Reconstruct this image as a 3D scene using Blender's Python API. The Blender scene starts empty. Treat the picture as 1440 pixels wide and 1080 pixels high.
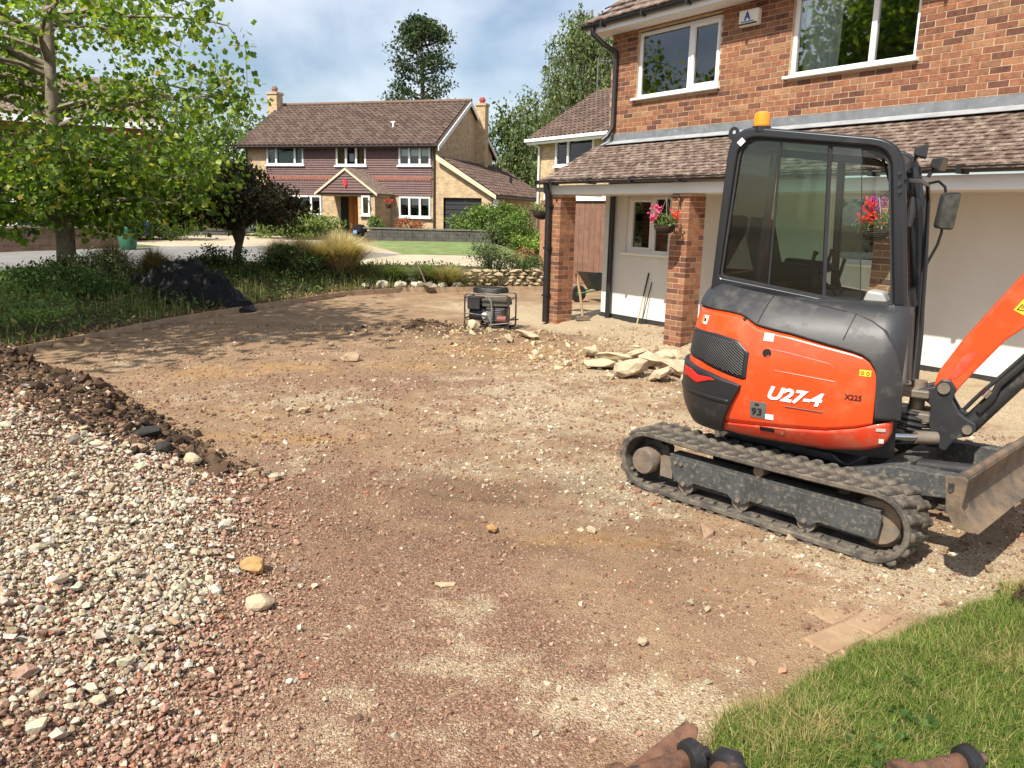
import bpy, bmesh, math, random
import numpy as np
from mathutils import Vector, Matrix
random.seed(7); RNG = np.random.default_rng(11)
rad = math.radians
scene = bpy.context.scene
COL = scene.collection

# ---------------------------------------------------------------- camera
TH, RO, HC = rad(12.12), rad(1.26), 1.86
cam_d = bpy.data.cameras.new('camera'); cam = bpy.data.objects.new('camera', cam_d); COL.objects.link(cam)
cam_d.sensor_width = 36; cam_d.lens = 27.75; cam_d.clip_start = .05; cam_d.clip_end = 2000
c_, s_ = math.cos(TH), math.sin(TH)
rt, fw, up = Vector((1, 0, 0)), Vector((0, c_, -s_)), Vector((0, s_, c_))
r2 = rt*math.cos(RO) + up*math.sin(RO); u2 = up*math.cos(RO) - rt*math.sin(RO)
m = Matrix((r2, u2, -fw)).transposed().to_4x4(); m.translation = Vector((0, 0, HC))
cam.matrix_world = m
scene.camera = cam

# ---------------------------------------------------------------- sky and sun
SUN_EL = rad(51.5); SUN_L = Vector((.58, .815, 0)).normalized()      # horizontal travel of the light
w = bpy.data.worlds.new('World'); scene.world = w; w.use_nodes = True
nt = w.node_tree; nt.nodes.clear()
N = nt.nodes.new; LK = nt.links.new
sky = N('ShaderNodeTexSky'); sky.sky_type = 'NISHITA'; sky.sun_disc = False
sky.sun_elevation = SUN_EL; sky.sun_rotation = math.atan2(-SUN_L.x, -SUN_L.y) % (2*math.pi)
sky.air_density = 1.0; sky.dust_density = 1.6; sky.ozone_density = 1.2
tc = N('ShaderNodeTexCoord'); mp = N('ShaderNodeMapping'); mp.inputs['Scale'].default_value = (1.0, 1.0, 2.2)
mp.inputs['Rotation'].default_value = (0, 0, .6)
n1 = N('ShaderNodeTexNoise'); n1.inputs['Scale'].default_value = 2.1; n1.inputs['Detail'].default_value = 9
n1.inputs['Roughness'].default_value = .52; n1.inputs['Distortion'].default_value = .35
cr = N('ShaderNodeValToRGB'); cr.color_ramp.elements[0].position = .38; cr.color_ramp.elements[1].position = .70
mx = N('ShaderNodeMix'); mx.data_type = 'RGBA'; mx.inputs['B'].default_value = (9.0, 9.3, 9.8, 1)
bg = N('ShaderNodeBackground'); bg.inputs['Strength'].default_value = .095
ml = N('ShaderNodeMath'); ml.operation = 'MULTIPLY'; ml.inputs[1].default_value = .95
out = N('ShaderNodeOutputWorld')
LK(tc.outputs['Generated'], mp.inputs['Vector']); LK(mp.outputs[0], n1.inputs['Vector']); LK(n1.outputs['Fac'], cr.inputs[0])
LK(cr.outputs[0], ml.inputs[0]); LK(ml.outputs[0], mx.inputs['Factor']); LK(sky.outputs[0], mx.inputs['A'])
LK(mx.outputs['Result'], bg.inputs[0]); LK(bg.outputs[0], out.inputs[0])
sd = bpy.data.lights.new('sun', 'SUN'); sd.energy = 5.0; sd.angle = rad(.53); sd.color = (1, .94, .83)
so = bpy.data.objects.new('sun', sd); COL.objects.link(so)
ldir = Vector((SUN_L.x*math.cos(SUN_EL), SUN_L.y*math.cos(SUN_EL), -math.sin(SUN_EL)))
so.rotation_euler = ldir.to_track_quat('-Z', 'Y').to_euler(); so.location = (-10, -14, 20)
vs = scene.view_settings; scene.display_settings.display_device = 'sRGB'
vs.view_transform = 'Standard'; vs.look = 'None'; vs.exposure = 0.58; vs.gamma = 1; vs.use_curve_mapping = False
scene.cycles.max_bounces = 8; scene.cycles.transparent_max_bounces = 16

# ---------------------------------------------------------------- materials
def srgb(r, g, b):
    f = lambda x: x/12.92 if x <= .04045 else ((x+.055)/1.055)**2.4
    return (f(r/255), f(g/255), f(b/255))
MATS = {}
def newmat(name):
    ma = bpy.data.materials.new(name); ma.use_nodes = True
    t = ma.node_tree; b = t.nodes['Principled BSDF']; MATS[name] = ma
    return ma, t, b
def noise(t, scale, detail=5, rough=.6, coord='Object'):
    tcn = t.nodes.new('ShaderNodeTexCoord'); nn = t.nodes.new('ShaderNodeTexNoise')
    nn.inputs['Scale'].default_value = scale; nn.inputs['Detail'].default_value = detail; nn.inputs['Roughness'].default_value = rough
    if coord == 'Pos':
        g = t.nodes.new('ShaderNodeNewGeometry'); t.links.new(g.outputs['Position'], nn.inputs['Vector'])
    else: t.links.new(tcn.outputs[coord], nn.inputs['Vector'])
    return nn
def ramp(t, src, stops):
    r = t.nodes.new('ShaderNodeValToRGB'); e = r.color_ramp.elements
    while len(e) < len(stops): e.new(.5)
    for k, (p, c) in enumerate(stops): e[k].position = p; e[k].color = (*c, 1) if len(c) == 3 else c
    t.links.new(src, r.inputs[0]); return r
def mixc(t, fac, a, b, mode='MIX'):
    x = t.nodes.new('ShaderNodeMix'); x.data_type = 'RGBA'; x.blend_type = mode
    for key, val in (('Factor', fac), ('A', a), ('B', b)):
        if hasattr(val, 'links') or hasattr(val, 'is_linked'): t.links.new(val, x.inputs[key])
        elif key == 'Factor': x.inputs[key].default_value = val
        else: x.inputs[key].default_value = (*val, 1)
    return x.outputs['Result']
def mth(t, op, a, b=None):
    x = t.nodes.new('ShaderNodeMath'); x.operation = op
    for i, val in enumerate((a, b)):
        if val is None: continue
        if hasattr(val, 'is_linked'): t.links.new(val, x.inputs[i])
        else: x.inputs[i].default_value = val
    return x.outputs[0]
def bump(t, b, src, strength, dist=.01):
    bn = t.nodes.new('ShaderNodeBump'); bn.inputs['Strength'].default_value = strength; bn.inputs['Distance'].default_value = dist
    t.links.new(src, bn.inputs['Height']); t.links.new(bn.outputs[0], b.inputs['Normal']); return bn
def mat(name, col, rough=.7, metal=0., var=.18, vscale=7., bmp=0., bscale=45., coat=0., dirt=None, spec=.5, coord='Object'):
    ma, t, b = newmat(name)
    nn = noise(t, vscale, coord=coord)
    lo = tuple(max(0, x*(1-var)) for x in col); hi = tuple(min(1, x*(1+var)) for x in col)
    src = ramp(t, nn.outputs['Fac'], [(.3, lo), (.7, hi)]).outputs[0]
    if dirt:
        dc, ds, d0, d1 = dirt
        dn = noise(t, ds, 8, .7, coord=coord); f = ramp(t, dn.outputs['Fac'], [(d0, (0, 0, 0)), (d1, (1, 1, 1))]).outputs[0]
        src = mixc(t, f, src, dc)
        rr = mixc(t, f, (rough,)*3, (.9,)*3); t.links.new(rr, b.inputs['Roughness'])
    else: b.inputs['Roughness'].default_value = rough
    t.links.new(src, b.inputs['Base Color']); b.inputs['Metallic'].default_value = metal
    b.inputs['Specular IOR Level'].default_value = spec
    if coat: b.inputs['Coat Weight'].default_value = coat; b.inputs['Coat Roughness'].default_value = .08
    if bmp: bump(t, b, noise(t, bscale, 6, .65, coord=coord).outputs['Fac'], bmp)
    return ma
def tintmat(name, rough=.9, var=.3, vscale=60., bmp=.4, bscale=150., transl=0., spec=.3):
    ma, t, b = newmat(name)
    at = t.nodes.new('ShaderNodeAttribute'); at.attribute_name = 'tint'
    nn = noise(t, vscale, 4)
    f = ramp(t, nn.outputs['Fac'], [(.25, (1-var,)*3), (.75, (1+var,)*3)])
    src = mixc(t, 1.0, at.outputs['Color'], f.outputs[0], 'MULTIPLY')
    t.links.new(src, b.inputs['Base Color']); b.inputs['Roughness'].default_value = rough
    b.inputs['Specular IOR Level'].default_value = spec
    if bmp: bump(t, b, noise(t, bscale, 5).outputs['Fac'], bmp)
    if transl:
        tr = t.nodes.new('ShaderNodeBsdfTranslucent'); mxs = t.nodes.new('ShaderNodeMixShader'); mxs.inputs[0].default_value = transl
        bri = mixc(t, 1.0, src, (1.5, 1.55, .7), 'MULTIPLY'); t.links.new(bri, tr.inputs[0])
        o = t.nodes['Material Output']; t.links.new(b.outputs[0], mxs.inputs[1]); t.links.new(tr.outputs[0], mxs.inputs[2]); t.links.new(mxs.outputs[0], o.inputs[0])
    return ma
def glassmat(name, tint, refl=1.0, rough=.02):
    ma = bpy.data.materials.new(name); ma.use_nodes = True; t = ma.node_tree; t.nodes.clear()
    o = t.nodes.new('ShaderNodeOutputMaterial'); tr = t.nodes.new('ShaderNodeBsdfTransparent'); gl = t.nodes.new('ShaderNodeBsdfGlossy')
    tr.inputs[0].default_value = (*tint, 1); gl.inputs['Roughness'].default_value = rough
    fr = t.nodes.new('ShaderNodeFresnel'); fr.inputs[0].default_value = 1.5
    f = mth(t, 'MULTIPLY', fr.outputs[0], refl); f2 = mth(t, 'MINIMUM', f, 1.0)
    mxs = t.nodes.new('ShaderNodeMixShader'); t.links.new(f2, mxs.inputs[0]); t.links.new(tr.outputs[0], mxs.inputs[1]); t.links.new(gl.outputs[0], mxs.inputs[2])
    t.links.new(mxs.outputs[0], o.inputs[0]); MATS[name] = ma
    return ma

# ---------------------------------------------------------------- mesh helpers
class MB:
    def __init__(s): s.v = []; s.f = []; s.mi = []; s.cur = 0
    def add(s, vs_, fs):
        o = len(s.v); s.v += [tuple(p) for p in vs_]; s.f += [tuple(i+o for i in q) for q in fs]; s.mi += [s.cur]*len(fs); return s
    def box(s, c, d, rot=None):
        x, y, z = d[0]/2, d[1]/2, d[2]/2
        vv = [Vector((a, b, e)) for a in (-x, x) for b in (-y, y) for e in (-z, z)]
        if rot is not None: vv = [rot @ q for q in vv]
        c = Vector(c)
        return s.add([q+c for q in vv], [(0, 1, 3, 2), (4, 6, 7, 5), (0, 4, 5, 1), (2, 3, 7, 6), (0, 2, 6, 4), (1, 5, 7, 3)])
    def b2(s, lo, hi):
        return s.box([(a+b)/2 for a, b in zip(lo, hi)], [abs(b-a) for a, b in zip(lo, hi)])
    def cyl(s, p0, p1, r0, r1=None, n=16, caps=True):
        return s.tube([p0, p1], [r0, r0 if r1 is None else r1], n, caps)
    def tube(s, path, r, n=8, caps=True, closed=False):
        P = [Vector(p) for p in path]; m_ = len(P); rr = r if isinstance(r, (list, tuple)) else [r]*m_
        rings = []; pu = None
        for i, p in enumerate(P):
            a = P[(i-1) % m_] if (i > 0 or closed) else p; b = P[(i+1) % m_] if (i < m_-1 or closed) else p
            d = (b-a).normalized()
            if pu is None:
                pu = Vector((0, 0, 1)) if abs(d.z) < .9 else Vector((1, 0, 0))
            e1 = d.cross(pu).normalized(); e2 = e1.cross(d).normalized(); pu = e2
            rings.append([p + (e1*math.cos(2*math.pi*k/n) + e2*math.sin(2*math.pi*k/n))*rr[i] for k in range(n)])
        vv = [q for g in rings for q in g]; ff = []
        for i in range(m_ if closed else m_-1):
            j = (i+1) % m_
            for k in range(n): ff.append((i*n+k, i*n+(k+1) % n, j*n+(k+1) % n, j*n+k))
        if caps and not closed: ff.append(tuple(range(n))[::-1]); ff.append(tuple((m_-1)*n+k for k in range(n)))
        return s.add(vv, ff)
    def lathe(s, prof, c=(0, 0, 0), n=20, axis='z'):
        vv = []; ff = []; c = Vector(c)
        for (r, z) in prof:
            for k in range(n):
                a = 2*math.pi*k/n; x, y = r*math.cos(a), r*math.sin(a)
                vv.append(c + Vector({'z': (x, y, z), 'x': (z, x, y), 'y': (y, z, x)}[axis]))
        for i in range(len(prof)-1):
            for k in range(n): ff.append((i*n+k, i*n+(k+1) % n, (i+1)*n+(k+1) % n, (i+1)*n+k))
        ff.append(tuple(range(n))[::-1]); ff.append(tuple((len(prof)-1)*n+k for k in range(n)))
        return s.add(vv, ff)
    def prism(s, poly, fn, t0, t1):
        n = len(poly); vv = [fn(a, b, t0) for a, b in poly] + [fn(a, b, t1) for a, b in poly]
        ff = [tuple(range(n))[::-1], tuple(range(n, 2*n))] + [(i, (i+1) % n, n+(i+1) % n, n+i) for i in range(n)]
        return s.add(vv, ff)
    def ringprism(s, outer, inner, fn, t0, t1):
        n = len(outer); vv = []
        for t in (t0, t1): vv += [fn(a, b, t) for a, b in outer] + [fn(a, b, t) for a, b in inner]
        ff = []
        for i in range(n):
            j = (i+1) % n
            ff += [(i, j, n+j, n+i), (2*n+i, 3*n+i, 3*n+j, 2*n+j), (i, 2*n+i, 2*n+j, j), (n+i, n+j, 3*n+j, 3*n+i)]
        return s.add(vv, ff)
    def grid(s, fn, nu, nv):
        vv = [fn(i/(nu-1), j/(nv-1)) for i in range(nu) for j in range(nv)]
        ff = [(i*nv+j, (i+1)*nv+j, (i+1)*nv+j+1, i*nv+j+1) for i in range(nu-1) for j in range(nv-1)]
        return s.add(vv, ff)
    def build(s, name, ma, parent=None, smooth=False, bevel=0., solid=0., fixn=True):
        me = bpy.data.meshes.new(name); me.from_pydata([tuple(p) for p in s.v], [], s.f)
        mats = ma if isinstance(ma, (list, tuple)) else [ma]
        for q in mats: me.materials.append(q)
        if len(mats) > 1: me.polygons.foreach_set('material_index', s.mi)
        if fixn:
            bm = bmesh.new(); bm.from_mesh(me); bmesh.ops.recalc_face_normals(bm, faces=bm.faces); bm.to_mesh(me); bm.free()
        me.update()
        o = bpy.data.objects.new(name, me); COL.objects.link(o)
        if smooth:
            me.polygons.foreach_set('use_smooth', [True]*len(me.polygons)); me.set_sharp_from_angle(angle=rad(smooth if smooth is not True else 40))
        if solid: md = o.modifiers.new('solid', 'SOLIDIFY'); md.thickness = solid; md.offset = -1
        if bevel:
            md = o.modifiers.new('bevel', 'BEVEL'); md.width = bevel; md.segments = 2; md.limit_method = 'ANGLE'; md.angle_limit = rad(35)
        if parent is not None: o.parent = parent
        return o
def npmesh(name, V, F, ma, tint=None, parent=None, smooth=False, rnd=None):
    V = np.asarray(V, np.float32); F = np.asarray(F, np.int32); k = F.shape[1]
    me = bpy.data.meshes.new(name)
    me.vertices.add(len(V)); me.vertices.foreach_set('co', V.ravel())
    me.loops.add(F.size); me.loops.foreach_set('vertex_index', F.ravel())
    me.polygons.add(len(F)); me.polygons.foreach_set('loop_start', np.arange(0, F.size, k, dtype=np.int32))
    me.polygons.foreach_set('use_smooth', np.full(len(F), bool(smooth)))
    me.update(calc_edges=True)
    if tint is not None:
        tint = np.asarray(tint, np.float32); dom = 'FACE' if len(tint) == len(F) else 'POINT'
        a = me.attributes.new('tint', 'FLOAT_COLOR', dom); t4 = np.ones((len(tint), 4), np.float32); t4[:, :tint.shape[1]] = tint
        a.data.foreach_set('color', t4.ravel())
    if rnd is not None:
        a = me.attributes.new('rnd', 'FLOAT', 'FACE'); a.data.foreach_set('value', np.asarray(rnd, np.float32))
    me.materials.append(ma); me.validate()
    o = bpy.data.objects.new(name, me); COL.objects.link(o)
    if parent is not None: o.parent = parent
    return o
def tag(o, label, cat, group=None, kind=None):
    if label: o['label'] = label
    if cat: o['category'] = cat
    if group: o['group'] = group
    if kind: o['kind'] = kind
    return o
def thing(name, label, cat, loc=(0, 0, 0), rz=0., group=None):
    o = bpy.data.objects.new(name, None); COL.objects.link(o); o.location = loc; o.rotation_euler = (0, 0, rz); o.empty_display_size = .1
    return tag(o, label, cat, group)
def struct(o): o['kind'] = 'structure'; return o
def inst(me, name, parent, mw):
    o = bpy.data.objects.new(name, me); COL.objects.link(o); o.parent = parent; o.matrix_basis = mw; return o

# value noise
def vnoise(x, y, seed=0):
    xi = np.floor(x).astype(np.int64); yi = np.floor(y).astype(np.int64); xf = x-xi; yf = y-yi
    def h(a, b):
        n = (a*374761393 + b*668265263 + seed*982451653) & 0x7fffffff
        n = ((n ^ (n >> 13))*1274126177) & 0x7fffffff
        return ((n ^ (n >> 16)) & 0xffff)/65535.
    u = xf*xf*(3-2*xf); v = yf*yf*(3-2*yf)
    return (h(xi, yi)*(1-u)+h(xi+1, yi)*u)*(1-v) + (h(xi, yi+1)*(1-u)+h(xi+1, yi+1)*u)*v
def fbm(x, y, scale, octv=4, seed=0, rough=.5):
    a = 1.; s = 0.; tot = 0.; x = np.asarray(x, float)/scale; y = np.asarray(y, float)/scale
    for o in range(octv):
        s = s + a*vnoise(x, y, seed+o*17); tot += a; a *= rough; x = x*2.03+5.1; y = y*2.03+9.7
    return s/tot
def sstep(a, b, x): t = np.clip((x-a)/(b-a), 0, 1); return t*t*(3-2*t)
def pldist(x, y, pts):
    # signed distance to polyline, positive on the left of travel
    best = np.full(np.shape(x), 1e9); sg = np.ones(np.shape(x))
    for (ax, ay), (bx, by) in zip(pts[:-1], pts[1:]):
        dx, dy = bx-ax, by-ay; L2 = dx*dx+dy*dy
        t = np.clip(((x-ax)*dx+(y-ay)*dy)/L2, 0, 1)
        ex, ey = x-(ax+t*dx), y-(ay+t*dy); d = np.hypot(ex, ey)
        cr_ = dx*(y-ay)-dy*(x-ax)
        upd = d < best-1e-9; best = np.where(upd, d, best); sg = np.where(upd, np.sign(cr_), sg)
    return best*sg
def toscreen(p):
    x, y, z = p[0], p[1], p[2]-HC
    zc = y*c_-z*s_; yc = y*s_+z*c_
    if zc < .1: return None
    U, V = 1110*x/zc, -1110*yc/zc; a, b = math.cos(RO), math.sin(RO)
    return 720+U*a-V*b, 540+U*b+V*a, zc
# ================================================================ ground
EDGE = [(-12, 1.5), (-8.6, 5.9), (-7.0, 8.2), (-6.3, 9.4), (-5.95, 10.4), (-5.75, 11.7), (-5.45, 13.1), (-5.0, 14.3), (-4.36, 15.97), (-3.75, 17.6), (-3.1, 18.6), (-2.2, 18.95), (-.75, 19.4), (.85, 20.0), (1.25, 21.2), (1.3, 30), (1.3, 60)]
TOE = [(-.62, -1.5), (-.78, .8), (-.95, 2.2), (-1.08, 3.0), (-1.2, 3.7), (-1.4, 4.6), (-1.8, 5.3), (-2.35, 5.85), (-3.2, 6.8), (-4.3, 7.7), (-6.2, 8.2), (-9, 6.5)]
LAWN = [(.45, .2), (.55, 1.6), (.68, 2.35), (.80, 2.58), (1.13, 2.87), (1.45, 3.08), (1.78, 3.28), (2.2, 3.52), (2.7, 3.82), (3.5, 4.15), (6, 5.0)]
def pile_h(x, y):
    d = pldist(x, y, TOE); n = fbm(x, y, .55, 4, 3)
    lim = .30+.30*sstep(-2.0, -4.2, x)
    hgt = lim*(1-np.exp(-(np.clip(d, 0, 9)/.85)**1.45))*(.72+.56*n)
    back = np.exp(-((d-.40)/.36)**2)*sstep(5.3, 6.2, y)*(.10+.15*sstep(-2.4, -3.6, x))*(.5+n)
    return np.where(d > 0, hgt+back, 0), d
def G(x, y, fine=True):
    x = np.asarray(x, float); y = np.asarray(y, float)
    sE = pldist(x, y, EDGE)
    far = np.interp(y, [0, 20, 24, 28, 36, 60, 120, 400], [.2, .32, .46, .58, .70, .72, .6, 0])
    bed = .07+(far-.07)*sstep(0., 2.6, sE)
    z = np.where(sE > 0, bed, 0.)
    z = np.where(sE <= 0, 0.0+(far-.0)*sstep(23.5, 30, y), z)
    onD = sE < 0.02
    near = np.exp(-(np.hypot(x, y)/30)**2)
    z = z + near*(.045*(fbm(x, y, 1.3, 3, 5)-.5)+.018*(fbm(x, y, .28, 3, 9)-.5))
    z = z + np.where(onD, .14*np.exp(-(((x+1.6)/1.0)**2+((y-12.5)/.42)**2))*(.3+1.4*fbm(x, y, .3, 3, 21)), 0)
    z = z + np.where(onD, .10*np.exp(-(((x+.0)/1.2)**2+((y-12.0)/.35)**2))*(.3+1.2*fbm(x, y, .25, 3, 22)), 0)
    # sandy bench along the porch
    wI = (x-2.383)*.813+(y-11.126)*.582
    z = z + .09*sstep(-.25, .3, wI)*(.7+.6*fbm(x, y, .4, 3, 31))*sstep(9, 6, wI)*sstep(17.5, 15.5, y)
    ph, d = pile_h(x, y)
    z = z + ph
    sl = pldist(x, y, LAWN)
    z = z + .05*sstep(0.03, -.25, sl)
    # ruts left by the tracks, with the lugs printed in them, and bucket scrapes
    tx, ty = x-2.0, y-5.19; al = -(tx*.694-ty*.72); la = -tx*.72-ty*.694+.10*np.sin(al*.9)
    for c0 in (.6, -.6):
        ln_ = sstep(.21, .15, np.abs(la-c0))*sstep(.8, 1.3, al)*sstep(5.6, 4.2, al)*(.4+.9*fbm(x, y, .6, 3, 95))
        z = z - ln_*(.016+.009*np.sin(al*2*math.pi/.095))+.018*np.exp(-((np.abs(la-c0)-.22)/.05)**2)*sstep(.8, 1.3, al)*sstep(5.6, 4.2, al)*fbm(x, y, .2, 2, 96)
    sc_r = np.exp(-(((x-.35)/1.5)**2+((y-5.0)/.8)**2))
    z = z + np.where(onD, sc_r*.014*np.sin((y*.95+x*.25+.25*fbm(x, y, .8, 3, 97))*2*math.pi/.33)*(.3+fbm(x, y, .4, 3, 98)), 0)
    if fine: z = z + np.where(np.hypot(x, y) < 16, .012*(fbm(x, y, .07, 2, 12)-.5), 0)
    return z
def g1(x, y): return float(G(np.array([x]), np.array([y]))[0])
def coords(segs):
    o = []
    for a, b, st in segs: n = max(1, int(round((b-a)/st))); o += list(np.linspace(a, b, n, endpoint=False))
    o.append(segs[-1][1]); return np.array(o)
def expo(a, b, n, k=1.0): return list(a+(b-a)*(np.expm1(np.linspace(0, 1, n+1)*5)/np.expm1(5)))
xs = np.concatenate([expo(-15, -400, 16)[::-1][:-1], coords([(-15, -4.6, .1), (-4.6, 3.6, .038), (3.6, 10, .12)]), expo(10, 400, 16)[1:]])
ys = np.concatenate([expo(0, -80, 10)[::-1][:-1], coords([(0, 1.2, .2), (1.2, 6.2, .025), (6.2, 14, .055), (14, 26, .13), (26, 60, 1.2)]), expo(60, 600, 14)[1:]])
X, Y = np.meshgrid(xs, ys, indexing='ij'); Z = G(X, Y)
nx, ny = X.shape
idx = np.arange(nx*ny).reshape(nx, ny)
F = np.stack([idx[:-1, :-1], idx[1:, :-1], idx[1:, 1:], idx[:-1, 1:]], -1).reshape(-1, 4)
def ga(x, y, cx, cy, sx, sy, an=0.):
    ca, sa = math.cos(an), math.sin(an); dx, dy = x-cx, y-cy
    return np.exp(-(((dx*ca+dy*sa)/sx)**2+((-dx*sa+dy*ca)/sy)**2))
def zones(x, y):
    n1 = fbm(x, y, .9, 4, 41); n2 = fbm(x, y, .25, 4, 43); n3 = fbm(x, y, 2.2, 3, 47)
    w_ = (x-2.383)*.813+(y-11.126)*.582
    cream = 1.0*ga(x, y, 1.9, 4.1, 1.15, .42, -.75)+.9*ga(x, y, .75, 5.3, .35, .5)+.9*ga(x, y, .6, 7.4, 1.5, 1.5)+.8*ga(x, y, .9, 9.6, 1.4, 1.0)+.8*ga(x, y, .7, 2.75, .42, .35)+.5*ga(x, y, -.25, 3.3, .3, .5)+.55*ga(x, y, -.2, 5.6, 1.3, .25, .1)+.75*ga(x, y, 3.6, 6.6, 2.0, 1.6)+.45*ga(x, y, -2.2, 7.7, 1.4, .5)+.5*ga(x, y, -5.0, 9.6, 1.0, .5)
    cream = cream+.55*ga(x, y, 2.6, 3.9, .8, .4)
    cream = np.maximum(cream, 1.25*sstep(-.9, -.1, w_)*sstep(18, 15, y))
    n4 = fbm(x, y, .09, 3, 49); cream = np.clip((cream*.95+(n1-.5)*1.2+(n2-.5)*1.1+(n4-.5)*1.2-.17)*1.2, 0, .92)
    red = 1.1*ga(x, y, -.75, 3.3, .85, 2.2)+.7*ga(x, y, -.1, 3.0, .7, 1.2)+.55*ga(x, y, -1.6, 8.6, 1.8, 1.6)+.5*ga(x, y, 0, 8.2, 1.6, 1.0)+.5*ga(x, y, 1.3, 3.3, .6, .5)+.6*ga(x, y, -1.6, 5.2, .7, .8)
    red = np.clip(red*1.1+(n1-.5)*1.3+(n2-.5)*1.1, 0, 1)
    orange = 1.0*ga(x, y, -2.7, 9.4, .5, .25)+1.0*ga(x, y, -1.9, 6.35, .75, .22)+.8*ga(x, y, .55, 4.35, .55, .16)+.5*ga(x, y, -.4, 10.6, 1.5, .5)+.6*ga(x, y, 3.0, 4.2, .5, .2)
    orange = orange+.7*ga(x, y, -3.4, 9.0, .9, .35)+.6*ga(x, y, -1.2, 9.6, .8, .25)+.55*ga(x, y, -2.6, 7.2, .8, .3)+.6*ga(x, y, .2, 11.0, 1.2, .35); orange = np.clip(orange*1.25+(n2-.5)*1.5+(fbm(x, y, .08, 3, 53)-.5)*.8-.15, 0, .85)
    dark = .95*ga(x, y, -1.75, 12.6, .8, .33)+.4*ga(x, y, .1, 12.1, 1.2, .3)+.34*ga(x, y, .3, 5.2, 1.2, .55)+.22*ga(x, y, -.9, 4.6, .9, .8)+.25*ga(x, y, .5, 4.2, .8, .3)
    ph, d = pile_h(x, y)
    soil = sstep(5.2, 6.0, y)*sstep(-.15, .1, d)*sstep(1.8, 1.15, d)
    soil = np.maximum(soil, sstep(-.12, .05, d)*sstep(.42, .2, d)*sstep(4.9, 5.6, y))
    dark = dark+.5*ga(x, y, -.6, 12.2, 1.6, .5)+.30*ga(x, y, .9, 6.3, .9, .35, -.6); dark = np.clip(dark*(.2+1.6*n2)+.55*sstep(.05, .3, d), 0, 1); dark = np.maximum(dark, soil*(.6+.5*n2))  # soil under the heap darkened to deepen the shadow between its stones
    return np.stack([cream, red, orange, np.clip(dark, 0, 1)], -1)
zn = zones(X, Y).reshape(-1, 4)
sEg = pldist(X, Y, EDGE).ravel()
gr = npmesh('ground', np.stack([X, Y, Z], -1).reshape(-1, 3), F, None or bpy.data.materials.new('tmp'), smooth=True)
me = gr.data
a = me.attributes.new('zone', 'FLOAT_COLOR', 'POINT'); a.data.foreach_set('color', zn.astype(np.float32).ravel())
a = me.attributes.new('bed', 'FLOAT', 'POINT'); a.data.foreach_set('value', sstep(-.02, .05, sEg).astype(np.float32))
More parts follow.
